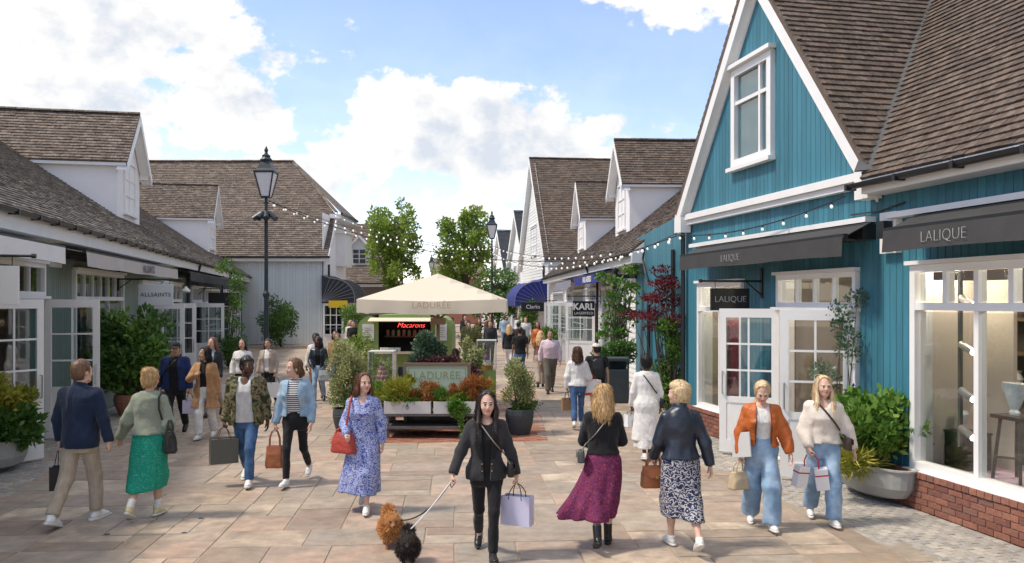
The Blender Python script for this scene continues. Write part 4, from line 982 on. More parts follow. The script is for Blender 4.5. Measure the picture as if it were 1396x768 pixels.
def stems(root, base, tips, r0, mt, name='stems', r1=.004, wob=.08):
    m = MB()
    for t in tips:
        b = Vector(base); t = Vector(t); mid = (b + t) / 2 + Vector((random.uniform(-wob, wob), random.uniform(-wob, wob), 0))
        m.tube([b, b.lerp(mid, .5) + Vector((0, 0, .02)), mid, mid.lerp(t, .6), t], [r0, r0 * .85, r0 * .6, r0 * .4, r1], 6)
    return m.build(name, mt, root, smooth=True)
M_BARK = mat('bark', (.10, .075, .055), .9, noise=(12, .3), bump=(20, .6)); M_SOIL = mat('soil', (.05, .035, .025), .95, noise=(30, .3))
LEAF = dict(
    dark=leaf_mat('leaf_dark_green', [(.04, .10, .02), (.065, .15, .03), (.10, .20, .04), (.16, .27, .065)]),
    bright=leaf_mat('leaf_bright_green', [(.06, .15, .02), (.10, .22, .03), (.15, .28, .045), (.22, .36, .07)]),
    tree=leaf_mat('leaf_tree_green', [(.12, .19, .03), (.18, .27, .04), (.25, .35, .06), (.33, .44, .09)], transl=.55),
    varieg=leaf_mat('leaf_variegated', [(.13, .17, .06), (.25, .29, .11), (.40, .42, .18), (.56, .55, .30)]),
    yellow=leaf_mat('leaf_yellow_green', [(.10, .16, .02), (.22, .25, .03), (.38, .36, .05), (.50, .43, .08)]),
    red=leaf_mat('leaf_deep_red', [(.06, .008, .012), (.12, .014, .02), (.19, .025, .03), (.24, .045, .045)]),
    rust=leaf_mat('leaf_rust', [(.20, .06, .025), (.33, .12, .04), (.42, .19, .05), (.28, .22, .06)]),
    purple=leaf_mat('leaf_purple', [(.05, .02, .03), (.10, .035, .05), (.14, .055, .06), (.09, .06, .05)]),
    blue=leaf_mat('leaf_blue_green', [(.04, .08, .045), (.07, .13, .075), (.11, .18, .11), (.16, .24, .16)]))

# ================================================================== trees
def tree(name, label, loc, h, rx, zc, n, mt, seed, cz=None, trunk=.16, group=None, leaf=.2):
    t = empty(name, (*loc, 0)); tag(t, label, 'tree', group); rg = random.Random(seed)
    rz = h - zc
    cl = clumpy((0, 0, zc), (rx, rx, rz), 62, .22, seed, .8)
    plant(t, cl, n, leaf, mt, 'crown', .55, upb=.15, shell=.45)
    m = MB(); m.tube([(0, 0, 0), (.04, .02, zc * .4), (.0, .05, zc * .8), (.02, 0, h * .8)], [trunk, trunk * .8, trunk * .6, .03], 9)
    for c in cl[:22]:
        z0 = zc * rg.uniform(.45, .95); m.tube([(0.02, .02, z0), (c[0] * .5, c[1] * .5, (z0 + c[2]) / 2 + .15), c[:3]], [trunk * .4, trunk * .25, .015], 5)
    m.build('trunk', M_BARK, t, smooth=True)
    return t
tree('street_tree', 'airy light green tree between the brown roofed house and kiosk canopy', (-8.0, 57), 10.0, 2.15, 6.4, 7000, LEAF['tree'], 5, leaf=.27)
tree('street_tree', 'airy light green tree beside the tall lamp behind the kiosk canopy', (-3.3, 58), 9.4, 2.0, 6.1, 6500, LEAF['tree'], 8, leaf=.27)
tree('street_tree', 'low tree with dense dark crown closing the street end', (-1.2, 74), 5.4, 3.2, 3.0, 6000, LEAF['dark'], 12, leaf=.3)
tree('street_tree', 'small round tree beside the brick house', (-6.6, 82), 6.0, 2.6, 3.5, 5000, LEAF['tree'], 15, leaf=.3)

# ================================================================== lamps and festoon lights
M_LAMP = mat('blue_black_iron', (.022, .032, .042), .4, noise=(5, .15)); M_OPAL = mat('opal_glass', (.72, .70, .72), .25)
def street_lamp(label, loc, h, cams=False):
    t = empty('street_lamp', (*loc, 0)); tag(t, label, 'street lamp', 'victorian style street lamps'); s = h / 7.1
    m = MB(); m.lathe([(.0, 0), (.17, 0), (.17, .12), (.14, .16), (.13, .75), (.15, .8), (.11, .86), (.075, .95), (.07, 2.6), (.1, 2.64), (.1, 2.72), (.06, 2.8), (.055, h - 1.9), (.085, h - 1.88), (.085, h - 1.78), (.05, h - 1.74), (.045, h - 1.25)], 14); m.build('post', M_LAMP, t, smooth=False)
    zb = h - 1.2; f = MB(); a, b_ = .125, .28; zt = zb + .72
    for sx, sy in ((-1, -1), (1, -1), (1, 1), (-1, 1)): f.bar((sx * a, sy * a, zb), (sx * b_, sy * b_, zt), .035, .035)
    f.lathe([(a * 1.5, -.03), (a * 1.5, .02)], 4, (0, 0, zb)); f.tube([(-.14, 0, zb - .12), (-.06, 0, zb - .2), (0, 0, zb - .05), (.06, 0, zb - .2), (.14, 0, zb - .12)], .014, 5); f.tube([(0, 0, zb - .25), (0, 0, zb)], .03, 8)
    f.lathe([(b_ * 1.5, 0), (b_ * 1.55, .05), (b_ * 1.5, .07)], 4, (0, 0, zt))
    fr = f.build('lantern_frame', M_LAMP, t)
    for i, (sx, sy) in enumerate(((0, -1), (1, 0), (0, 1), (-1, 0))):
        g = MB(); p, q = (sy, sx), (sx, sy)
        g.add([(-p[0] * a + q[0] * a * .97, -p[1] * a + q[1] * a * .97, zb), (p[0] * a + q[0] * a * .97, p[1] * a + q[1] * a * .97, zb), (p[0] * b_ + q[0] * b_ * .97, p[1] * b_ + q[1] * b_ * .97, zt), (-p[0] * b_ + q[0] * b_ * .97, -p[1] * b_ + q[1] * b_ * .97, zt)], [(0, 1, 2, 3)]); g.build('pane', M_OPAL, fr)
    c = MB(); c.lathe([(b_ * 1.42, .07), (b_ * 1.1, .14), (.24, .26), (.19, .34), (.2, .38)], 4, (0, 0, zt)); c.lathe([(.16, .36), (.19, .42), (.12, .5), (.13, .55), (.06, .6), (.04, .66), (.065, .7), (.05, .75), (.01, .84)], 10, (0, 0, zt)); c.build('lantern_cap', M_LAMP, t)
    if cams:
        k = MB(); zc = zb - .55; k.lathe([(.1, -.12), (.12, -.1), (.12, .1), (.1, .12)], 10, (0, 0, zc))
        k.build('spotlight_collar', M_LAMP, t)
        for an in (200, 250, 285, 335):
            d = Vector((math.cos(R(an)), math.sin(R(an)), -.75)).normalized(); s_ = MB(); o = Vector((math.cos(R(an)) * .13, math.sin(R(an)) * .13, zc + .05)); s_.tube([o, o + d * .32], [.075, .085], 10); s_.build('spotlight', M_LAMP, t)
    return t
LA = street_lamp('tall black lantern lamp with spotlights in front of pale grey house', (-7.545, 25.9), 6.88, True)
LB = street_lamp('black lantern lamp standing before the dark slate roofed houses', (-1.13, 47.5), 7.2, False)
LC = street_lamp('distant black lantern lamp in front of the tree by the brown roofed house', (-7.8, 60), 6.9, False)
LD = street_lamp('far tiny lantern lamp between the two airy street trees', (-8.1, 85), 6.8, False)
M_BULB = mat('festoon_bulb', (.80, .78, .72), .15, emit=((1, .93, .8), .25))
_b = MB(); _b.lathe([(.012, 0), (.03, -.02), (.045, -.055), (.04, -.085), (.02, -.105), (.004, -.11)], 10); _bo = _b.build('b', M_BULB, None, smooth=True); BULB = _bo.data; bpy.data.objects.remove(_bo)
_b = MB(); _b.lathe([(.012, .05), (.022, .04), (.022, -.005), (.016, -.01)], 8); _bo = _b.build('b', M_DARK, None); HOLD = _bo.data; bpy.data.objects.remove(_bo)
def festoon(label, a, b, sag, n, sc=1.):
    t = empty('festoon_light', a); tag(t, label, 'string lights', 'festoon lights strung over the street'); a = Vector(a); b = Vector(b)
    pts = [(b - a) * (i / 40) - Vector((0, 0, sag * 4 * (i / 40) * (1 - i / 40))) for i in range(41)]
    MB().tube(pts, .011, 5).build('cable', M_DARK, t)
    for i in range(n):
        u = (i + .5) / n; p = (b - a) * u - Vector((0, 0, sag * 4 * u * (1 - u) + .03))
        h = link_mesh('lamp_holder', HOLD, t, p, None, (sc * .64,) * 3); link_mesh('bulb', BULB, h, (0, 0, -.005))
def PX(x, y, Z): return ((x - 698) / 1150 * Z, Z, 2.5 - (y - 410) * Z / 1150)
lampA = (-7.45, 25.8, 5.55)
festoon('string of white bulbs from tall spotlit lamp to the white clapboard eave', lampA, PX(868, 348, 24.2), .8, 34, .95)
festoon('string of white bulbs from tall spotlit lamp to the lamp before the slate roofed houses', lampA, (-1.13, 47.4, 5.5), .5, 34, 1.2)
festoon('string of white bulbs from lamp by the slate roofed houses to the teal gable corner', (-1.13, 47.4, 5.3), PX(922, 322, 16.8), .75, 34, 1.1)
festoon('string of white bulbs from pale house to the lamp by the slate roofed houses', PX(452, 290, 49.5), (-1.13, 47.6, 5.6), .6, 18, 1.5)
festoon('string of white bulbs from lamp by the slate roofed houses to the clapboard eave', (-1.13, 47.5, 5.6), PX(905, 330, 22), .5, 26, 1.2)
festoon('short string of white bulbs running along the teal gable string course', PX(918, 320, 16.6), PX(1152, 268, 11.4), .18, 9, .8)
festoon('string of white bulbs from teal gable corner into the clapboard corner', PX(922, 318, 16.6), PX(820, 352, 27), .1, 9, .85)
# ================================================================== kiosk
M_GREEN = mat('pistachio_paint', (.24, .33, .10), .5, noise=(2, .06)); M_CREAM = leaf_mat('cream_canvas', [(.88, .80, .66), (.88, .80, .66)], .8, .35)
M_WOOD = mat('weathered_oak', (.22, .15, .10), .7, noise=(6, .25), stretch=(1, 8, 8)); M_GWOOD = mat('grey_timber', (.13, .12, .11), .75, noise=(6, .2))
M_GOLD = mat('gold_lettering', (.60, .46, .32), .5); M_SIGNG = mat('pale_green_sign', (.55, .66, .48), .5); M_SAGEL = mat('sage_lettering', (.36, .36, .20), .5)
KX, KY = -1.70, 19.4
def parasol():
    t = empty('kiosk_parasol', (KX, KY, 0)); tag(t, 'large square cream canvas parasol with wooden pole over the kiosk planters', 'parasol')
    h = 1.58; zc = 2.53; zp = 3.12; n = 10
    m = MB(); vs = []
    def zz(u, v): r = max(abs(u), abs(v)); return zc + (zp - zc) * (1 - r) + .05 * (abs(abs(u) - abs(v))) * -1 * r
    for i in range(n + 1):
        for j in range(n + 1):
            u = -1 + 2 * i / n; v = -1 + 2 * j / n; vs.append((u * h, v * h, zz(u, v)))
    m.add(vs, [(i * (n + 1) + j, (i + 1) * (n + 1) + j, (i + 1) * (n + 1) + j + 1, i * (n + 1) + j + 1) for i in range(n) for j in range(n)]); m.build('canopy', M_CREAM, t)
    for k in range(4):
        v = MB(); pts = []
        for i in range(25):
            u = -1 + 2 * i / 24; z0 = zz(u, 1); w = .012 * math.sin(u * 13 + k) + .008 * math.sin(u * 29)
            pts += [(u * h, -h - .004, z0), (u * h, -h - .01 - w * .6, z0 - .14), (u * h, -h - .012 - w, z0 - .28 + .008 * math.sin(u * 9 + k))]
        v.add(pts, [(i * 3 + j, (i + 1) * 3 + j, (i + 1) * 3 + j + 1, i * 3 + j + 1) for i in range(24) for j in range(2)])
        o = v.build('valance', M_CREAM, t, smooth=True); o.rotation_euler = (0, 0, R(90 * k))
        if k == 0: text('LADURÉE', .19, M_GOLD, o, (0, -h - .04, zc - .135), (R(90), 0, 0), ext=.001, spacing=1.05)
    MB().tube([(0, 0, 0), (0, 0, zp - .05)], .04, 10).build('pole', M_WOOD, t, smooth=True)
    for sx, sy in ((1, 1), (1, -1), (-1, 1), (-1, -1), (1, 0), (-1, 0), (0, 1), (0, -1)):
        MB().bar((0, 0, zp - .12), (sx * h * .98, sy * h * .98, zc - .06 - .0), .03, .045).build('rib', M_WOOD, t)
        MB().bar((0, 0, 2.05), (sx * h * .5, sy * h * .5, (zp + zc) / 2 - .1), .025, .035).build('strut', M_WOOD, t)
    MB().box(-.16, .16, -.16, .16, 1.95, 2.1).build('hub', M_WOOD, t)
    MB().box(-.45, .45, -.45, .45, 0, .07).build('base', M_GWOOD, t)
parasol()
def kiosk():
    t = empty('kiosk', (-2.95, 23.2, 0)); tag(t, 'rounded pistachio green kiosk with open serving hatch and red neon', 'kiosk')
    w = 1.3; d = 1.5; prof = []
    for k in range(0, 13):
        a = math.pi * k / 12; prof.append((w * math.copysign(abs(math.cos(a)) ** .45, math.cos(a)), 1.62 + .5 * abs(math.sin(a)) ** .6))
    prof = [(w, .35)] + prof + [(-w, .35)]
    sh = MB(); n = len(prof)
    # body shell: sides, roof and back; the front has the hatch opening
    vs = [(x, 0, z) for x, z in prof] + [(x, d, z) for x, z in prof]
    sh.add(vs, [(i, i + 1, i + n + 1, i + n) for i in range(n - 1)] + [tuple(range(n, 2 * n))])
    hx0, hx1, hz0, hz1 = -.72, .72, 1.1, 1.95
    fr = [(x, z) for x, z in prof]
    sh.add([(-w, 0, .35), (w, 0, .35), (w, 0, hz0), (-w, 0, hz0)], [(0, 1, 2, 3)])
    L = [(x, z) for x, z in prof if x < hx0 and z > hz0]; Rr = [(x, z) for x, z in prof if x > hx1 and z > hz0]
    zl = max(z for x, z in L) if L else 2.0
    sh.add([(-w, 0, hz0), (hx0, 0, hz0), (hx0, 0, 2.02)] + [(x, 0, z) for x, z in L], [tuple(range(3 + len(L)))])
    sh.add([(w, 0, hz0), (hx1, 0, hz0), (hx1, 0, 2.02)] + [(x, 0, z) for x, z in reversed(Rr)], [tuple(range(3 + len(Rr)))])
    top = [(x, z) for x, z in prof if hx0 <= x <= hx1 and z > 1.9]
    sh.add([(hx0, 0, hz1), (hx1, 0, hz1), (hx1, 0, 2.02)] + [(x, 0, z) for x, z in top] + [(hx0, 0, 2.02)], [tuple(range(4 + len(top)))])
    sh.build('body', M_GREEN, t)
    MB().box(-w + .05, w - .05, d - .1, d - .05, .4, 2.0).build('back_lining', mat('dark_lining', (.03, .025, .02), .7), t)
    MB().box(-.85, .85, -.28, .12, hz0 - .05, hz0).build('counter', M_CREAM, t)
    f = MB(); f.prism([(-.95, 0, 2.03), (-.95, -.42, 1.95), (-.95, -.42, 1.93), (-.95, 0, 2.0)], (1.9, 0, 0)); f.build('hatch_flap', M_CREAM, t)
    for sx in (-1, 1): 
        MB().box(sx * 1.0 - .16, sx * 1.0 + .16, -.04, -.005, 1.4, 1.85).build('menu_board', M_SIGNW, t)
        text('MENU' if False else 'Thés', .08, M_GOLD, t, (sx * 1.0, -.045, 1.75), (R(90), 0, 0)) if False else None
        for k in range(5): MB().box(sx * 1.0 - .11, sx * 1.0 + .11 - .03 * (k % 3), -.046, -.041, 1.5 + k * .06, 1.515 + k * .06).build('menu_line', M_SAGEL, t)
    text('Macarons', .2, mat('red_neon', (.9, .05, .05), .4, emit=((1, .08, .07), 1.3)), t, (.1, .55, 1.8), (R(90), 0, 0), name='neon_sign', shear=.35, ext=.008, offset=-.004)
    MB().box(-w, w, .05, d, .2, .35).build('chassis', M_GWOOD, t)
    for x in (-.8, .8):
        m = MB(); m.lathe([(.05, -.05), (.22, -.06), (.24, 0), (.22, .06), (.05, .05)], 16); o = m.build('wheel', M_DARK, t); o.rotation_euler = (0, R(90), 0); o.location = (x, .3, .24)
    sh2 = MB(); sh2.box(-.7, .7, .9, 1.2, 1.45, 1.48); sh2.build('shelf', M_WOOD, t)
    for i in range(7): 
        c = MB(); c.lathe([(.03, 0), (.045, .1), (.045, .11)], 10, (-.62 + i * .08, -.1, hz0)); cu = c.build('paper_cup', M_SIGNW, None); cu.location = (-2.95, 23.2, 0); tag(cu, 'small white paper cup on the kiosk counter', 'cup', 'paper cups on the kiosk counter')
kiosk()
for i in range(9):
    j = empty('jar', (-2.95 - .62 + i * .155, 24.25, 1.482)); tag(j, 'small jar on the shelf inside the kiosk', 'jar', 'jars on the kiosk shelf')
    MB().lathe([(.045, 0), (.05, .03), (.05, .13), (.035, .15)], 10).build('jar_body', mat('jar_%d' % (i % 3), ((.5, .3, .32), (.45, .5, .35), (.6, .52, .35))[i % 3], .3), j); MB().lathe([(.038, .15), (.038, .175)], 10).build('lid', M_GOLD, j)
def planter_cart():
    t = empty('planter_cart', (-1.47, 15.6, 0)); tag(t, 'low grey timber cart carrying the white planter troughs and sign', 'cart')
    for z, w, y0, y1 in ((.40, .88, -.3, .55), (.17, .86, -.32, .55)): MB().box(-w, w, y0, y1, z, z + .045).build('shelf', M_GWOOD, t)
    for x in (-.8, .8):
        for y in (-.25, .48): MB().box(x - .035, x + .035, y - .035, y + .035, 0, .4).build('leg', M_GWOOD, t)
    for i, x in enumerate((-.43, .47)):
        p = empty('planter_trough', (-1.47 + x, 15.45, .447)); tag(p, ('white wooden trough with ring handle and no trailing ivy', 'white wooden trough with trailing ivy beside the grass trough')[i], 'planter', 'white planter troughs on the cart')
        m = MB(); w, d, h = .425, .15, .22
        m.box(-w, w, -d, -d + .018, 0, h); m.box(-w, w, d - .018, d, 0, h); m.box(-w, -w + .018, -d + .018, d - .018, 0, h); m.box(w - .018, w, -d + .018, d - .018, 0, h); m.box(-w + .018, w - .018, -d + .018, d - .018, 0, .02); m.build('trough', mat('whitewashed_timber', (.62, .61, .60), .6, noise=(4, .1)), p)
        MB().box(-w + .018, w - .018, -d + .018, d - .018, .02, h - .02).build('soil', M_SOIL, p)
        m = MB(); m.lathe([(.02, -.003), (.03, -.003), (.03, .003), (.02, .003)], 12, cap=False); r = m.build('ring_handle', M_GWOOD, p); r.rotation_euler = (R(90), 0, 0); r.location = (.0, -.16, .11)
    s = empty('sign_panel', (-1.42, 15.95, 0)); tag(s, 'pale green framed sign with serif shop name among the planters', 'sign')
    MB().box(-.58, .58, 0, .03, .72, 1.26).build('panel', M_SIGNG, s)
    f = MB(); f.box(-.64, -.58, -.02, .05, .66, 1.32); f.box(.58, .64, -.02, .05, .66, 1.32); f.box(-.58, .58, -.02, .05, 1.26, 1.32); f.box(-.58, .58, -.02, .05, .66, .72); f.build('frame', M_WOOD, s)
    b = MB(); 
    for z in (.755, 1.225): b.box(-.54, .54, -.004, -.001, z - .006, z + .006)
    for x in (-.54, .54): b.box(x - .006, x + .006, -.004, -.001, .761, 1.219)
    b.build('border_line', M_SAGEL, s)
    text('LADURÉE', .2, M_SAGEL, s, (0, -.006, 1.08), (R(90), 0, 0), ext=.002, spacing=1.08); text('Paris', .09, M_SAGEL, s, (0, -.006, .9), (R(90), 0, 0), ext=.002, shear=.4)
    for x in (-.6, .6): MB().box(x - .03, x + .03, .0, .05, 0, .66).build('post', M_WOOD, s)
planter_cart()
def display(label, x, y, w, zb, zt, base, cone):
    t = empty('display_case', (x, y, 0)); tag(t, label, 'display case', 'glass cases of cakes at the kiosk')
    MB().box(-w, w, -w, w, 0, zb).build('plinth', base, t)
    for sx, sy in ((0, -1), (1, 0), (0, 1), (-1, 0)):
        g = MB(); g.box(*( (-w, w) if sx == 0 else (sx * w - .004, sx * w + .004)), *((-w, w) if sy == 0 else (sy * w - .004, sy * w + .004)), zb + .002, zt); g.build('pane', M_CLEAR, t)
    e = MB()
    for sx in (-1, 1):
        for sy in (-1, 1): e.box(sx * w - .008, sx * w + .008, sy * w - .008, sy * w + .008, zb, zt)
    e.box(-w - .01, w + .01, -w - .01, w + .01, zt, zt + .015); e.build('case_frame', mat('pale_edge', (.6, .62, .6), .3), t)
    c = empty('macaron_tower' if cone else 'cake', (x, y, zb + .002)); tag(c, 'pink and cream macaron tower in the low glass case' if cone else 'iced celebration cake inside the glass case on the tall green plinth', 'cake')
    if cone:
        MB().lathe([(.14, 0), (.14, .03), (.17, .06), (.17, .08), (.12, .09)], 16).build('stand', M_GOLD, c)
        for r in range(8):
            m = MB(); R0 = .12 * (1 - r / 8.5); k = max(3, int(12 * (1 - r / 9)))
            for i in range(k): a = 2 * math.pi * (i + r * .5) / k; m.lathe([(0, -.02), (.024, -.016), (.028, 0), (.024, .016), (0, .02)], 8, (R0 * math.cos(a), R0 * math.sin(a), .115 + r * .043))
            m.lathe([(R0, -.02), (R0 * .85, .02)], 12, (0, 0, .115 + r * .043)); stuff(m.build('macarons', mat('macaron_pink' if r % 2 else 'macaron_cream', (.55, .16, .2) if r % 2 else (.7, .6, .42), .6), c))
    else:
        MB().lathe([(.13, 0), (.13, .1)], 16).build('cake_tier', mat('cake_orange', (.5, .2, .06), .5), c); MB().lathe([(.09, .1), (.09, .2)], 16).build('cake_tier', mat('cake_white', (.7, .66, .6), .5), c)
        MB().lathe([(.06, .2), (.065, .27), (.03, .33), (0, .34)], 12).build('cake_topper', mat('cake_purple', (.16, .05, .2), .5), c)
display('low glass case with macaron tower beside the framed sign', -2.55, 16.6, .24, .82, 1.5, M_GREEN, True)
display('glass case standing on tall pistachio green plinth', -.52, 17.3, .19, 1.08, 1.68, M_GREEN, False)

# ================================================================== pots and shrubs
M_POT = mat('dark_slate_pot', (.045, .055, .06), .6, noise=(6, .2)); M_TUB = mat('grey_fibre_tub', (.34, .34, .32), .7, noise=(5, .12)); M_TERRA = mat('terracotta', (.40, .19, .12), .8, noise=(8, .15))
def pot(label, loc, r, h, mt, kind='round', sx=1., sy=1., rz=0.):
    t = empty('plant_pot', (*loc, 0), rz); tag(t, label, 'plant pot')
    m = MB()
    if kind == 'round': m.lathe([(r * .72, 0), (r * .9, h * .35), (r, h * .7), (r * .98, h * .72), (r, h * .76), (r * .94, h), (r * .86, h), (r * .86, h - .06)], 20, sx=sx, sy=sy)
    else: m.lathe([(r * .55, .06), (r * .8, .1), (r * .95, h * .5), (r, h), (r * 1.04, h), (r * 1.04, h + .02), (r * .94, h + .02), (r * .93, h - .06)], 28, sx=sx, sy=sy)
    m.build('vessel', mt, t, smooth=False)
    MB().lathe([(0.01, h - .05), (r * .9, h - .05)], 16, sx=sx, sy=sy, cap=False).build('soil', M_SOIL, t)
    if kind != 'round':
        for s in (-1, 1): MB().tube([(s * r * sx * .6, -r * sy * .45, .1), (s * r * sx * .62, -r * sy * .62, .01), (s * r * sx * .5, -r * sy * .62, .01), (s * r * sx * .48, -r * sy * .42, .1)], .012, 6).build('foot', M_TUB, t)
    return t
def shrub(name, label, loc, cl, n, size, mt, z0, cat='shrub', aspect=.5, tips=14, r0=.018, upb=.35, group=None, extra=None, spread=.5):
    t = empty(name, (*loc, z0)); tag(t, label, cat, group)
    plant(t, cl, n, size, mt, aspect=aspect, upb=upb, spread=spread)
    if tips: stems(t, (0, 0, -.05), [c[:3] for c in cl[:tips]], r0, M_BARK)
    for e in (extra or []): plant(t, *e)
    return t
pot('dark slate pot holding the short conical variegated shrub', (.14, 15.85), .27, .47, M_POT)
shrub('variegated_shrub', 'cream variegated conical shrub in the dark pot beside brick apron', (.14, 15.85), clumpy((0, 0, .5), (.36, .34, .52), 26, .36, 3), 5200, .055, LEAF['varieg'], .45, extra=[(clumpy((0, 0, .08), (.38, .34, .1), 10, .4, 6), 900, .06, LEAF['dark'], 'underplanting')])
pot('dark slate pot holding the tall yellow-green variegated shrub', (-3.15, 16.1), .27, .45, M_POT)
shrub('variegated_shrub', 'tall yellow-green variegated shrub beside the low glass case', (-3.15, 16.2), clumpy((0, 0, .62), (.42, .4, .68), 34, .33, 4), 7500, .055, LEAF['varieg'], .42, extra=[(clumpy((0, .1, .2), (.45, .4, .25), 12, .4, 7), 1500, .06, LEAF['bright'], 'underplanting')])
# cart planting
cartp = [('ornamental_grass', 'yellow green arching grass in the trough without ivy', (-2.15, 15.45), (0, 0, .15), (.34, .2, .22), 2600, .12, 'yellow', .10), ('heather', 'rust orange heather in the middle of the troughs', (-1.62, 15.48), (0, 0, .15), (.28, .18, .2), 2200, .06, 'rust', .25), ('lavender_tuft', 'bright green tuft between the two troughs', (-1.35, 15.42), (0, 0, .08), (.18, .12, .13), 1200, .08, 'bright', .12),
         ('heather', 'pink rust heather beside the trailing ivy', (-1.05, 15.5), (0, 0, .14), (.18, .14, .15), 1200, .055, 'rust', .3), ('ornamental_grass', 'orange and yellow grass at the ivy trough end', (-.7, 15.5), (0, 0, .17), (.28, .18, .24), 2200, .10, 'rust', .12), ('leafy_plant', 'yellow leafy plant behind the orange grass of the ivy trough', (-.5, 15.6), (0, 0, .14), (.2, .16, .2), 900, .09, 'yellow', .4),
         ('leafy_plant', 'green leafy plant in front of the low glass case', (-2.4, 15.75), (0, 0, .08), (.25, .2, .2), 1100, .09, 'bright', .45), ('leafy_plant', 'lime leafy plant under the framed sign corner', (-1.95, 15.55), (0, 0, .26), (.14, .12, .17), 700, .08, 'yellow', .4)]
for (nm, lb, loc, c, r, n, sz, m_, asp) in cartp: shrub(nm, lb, loc, clumpy(c, (r[0] * 1.1, r[1], r[2] * 1.25), 18, .3, int(n + loc[0] * 10)), n, sz * 1.15, LEAF[m_], .66, 'plant', asp, tips=0, upb=.7, group='plants in the cart troughs')
ivy = shrub('trailing_ivy', 'green ivy spilling over a white wooden trough', (-1.0, 15.24), [(0, 0, .0, .16, .05, .1), (.02, -.02, -.12, .13, .05, .12), (-.04, -.02, -.06, .12, .05, .1), (.08, -.03, -.3, .04, .03, .14), (.1, -.03, -.5, .025, .02, .12), (.2, -.02, -.1, .05, .03, .05)], 1500, .05, LEAF['bright'], .62, 'plant', .7, tips=0, upb=-.1)
for (x, y, n_, sd) in ((-1.95, 15.5, 1700, 81), (-1.05, 15.5, 1700, 82)): shrub('leafy_plant', ('mixed green filler foliage along the trough without ivy', 'mixed green filler foliage along the ivy trough')[sd - 81], (x, y), clumpy((0, 0, .06), (.5, .17, .13), 16, .3, sd), n_, .085, LEAF['bright' if sd == 81 else 'tree'], .64, 'plant', .45, tips=0, upb=.5, group='plants in the cart troughs')
for (x, y, z, w_, h_, n_, m_, sd, lb) in ((-2.2, 16.0, .5, .5, .32, 2600, 'bright', 83, 'green leafy mass filling the gap below the low glass case'), (-.62, 15.9, .5, .32, .34, 2000, 'yellow', 84, 'yellow green mass filling the gap below the tall plinth')): shrub('leafy_bush', lb, (x, y), clumpy((0, 0, .1), (w_, .3, h_), 20, .34, sd), n_, .08, LEAF[m_], z, 'plant', .45, tips=0)
# behind the sign
shrub('olive_bush', 'blue-green bush behind the framed sign', (-1.72, 16.5), clumpy((0, 0, .32), (.38, .3, .36), 18, .38, 21), 4200, .075, LEAF['blue'], 1.2, 'plant', .5, tips=10)
shrub('heuchera', 'dark purple leaved plant along the top of the sign', (-1.5, 16.3), clumpy((0, 0, .08), (.5, .15, .14), 14, .35, 22), 2400, .05, LEAF['purple'], 1.24, 'plant', .6, tips=0)
shrub('leafy_bush', 'yellow-green bush between the sign and the tall plinth', (-.78, 16.9), clumpy((0, 0, .3), (.24, .2, .42), 12, .4, 23), 2400, .06, LEAF['varieg'], 1.1, 'plant', .5, tips=8)
shrub('smoke_bush', 'purple spiky plant between the sign and tall plinth', (-.72, 16.1), clumpy((0, 0, .15), (.22, .15, .25), 8, .4, 24), 900, .09, LEAF['purple'], .85, 'plant', .4, tips=6)
pot('long dark trough planter behind the framed sign', (-1.5, 16.55), .3, 1.2, M_POT, sx=2.6, sy=.8)
shrub('olive_bush', 'loose green bush beside the kiosk wall on the lamp side', (-3.7, 20.5), clumpy((0, 0, .9), (.5, .45, .75), 22, .36, 31), 4500, .07, LEAF['tree'], .1)
shrub('olive_bush', 'pale bush beside the kiosk counter behind the low glass case', (-2.95, 18.2), clumpy((0, 0, .8), (.4, .35, .6), 20, .36, 32), 4200, .06, LEAF['varieg'], .1)
shrub('olive_bush', 'pale green bush behind the tall pistachio plinth', (-.95, 20.8), clumpy((0, 0, .95), (.4, .35, .85), 20, .36, 33), 4200, .065, LEAF['varieg'], .1)
# left side
shrub('rhododendron', 'large glossy green bush beside the open sage shop doors', (-8.35, 18.6), clumpy((0, 0, 1.0), (.95, .8, 1.0), 52, .26, 41), 5200, .16, LEAF['dark'], .25, aspect=.42, tips=24, extra=[(clumpy((0, 0, 1.05), (.98, .82, 1.02), 44, .26, 42), 3000, .15, LEAF['bright'], 'young_leaves')])
pot('terracotta pot under the large glossy bush', (-8.35, 18.6), .4, .45, M_TERRA)
pot('grey oval tub at the foot of the open white door', (-7.55, 12.45), .5, .46, M_TUB, 'tub', 1.15, .7, R(-78))
shrub('aucuba', 'yellow-green bushy shrub in the grey tub by the open door', (-7.55, 12.45), clumpy((0, 0, .62), (.44, .42, .34), 22, .36, 43), 3000, .11, LEAF['yellow'], .42, aspect=.45, extra=[(clumpy((.05, -.05, .25), (.5, .5, .3), 24, .36, 44), 2600, .16, LEAF['dark'], 'lower_leaves')])
shrub('round_bush', 'clipped dark green bush against the pale grey house', (-12.2, 44.5), clumpy((0, 0, 1.3), (1.05, 1., 1.3), 40, .3, 45), 6000, .13, LEAF['dark'], .1)
shrub('climbing_shrub', 'thin tall shrub with sparse leaves by the dark shop wall', (-10.6, 31.5), [(random.gauss(0, .3), random.gauss(0, .2), 1.4 + i * .22, .28, .2, .2) for i in range(12)], 1400, .11, LEAF['bright'], .1, tips=12)
shrub('leafy_bush', 'round green bush under the thin tall shrub', (-10.5, 31.2), clumpy((0, 0, .6), (.75, .6, .6), 22, .35, 46), 3500, .1, LEAF['dark'], .1)
shrub('leafy_bush', 'green shrub under the black canopy of the pale house', (-8.6, 45.5), clumpy((0, 0, 1.2), (.8, .6, 1.1), 24, .35, 47), 3000, .13, LEAF['bright'], .1)
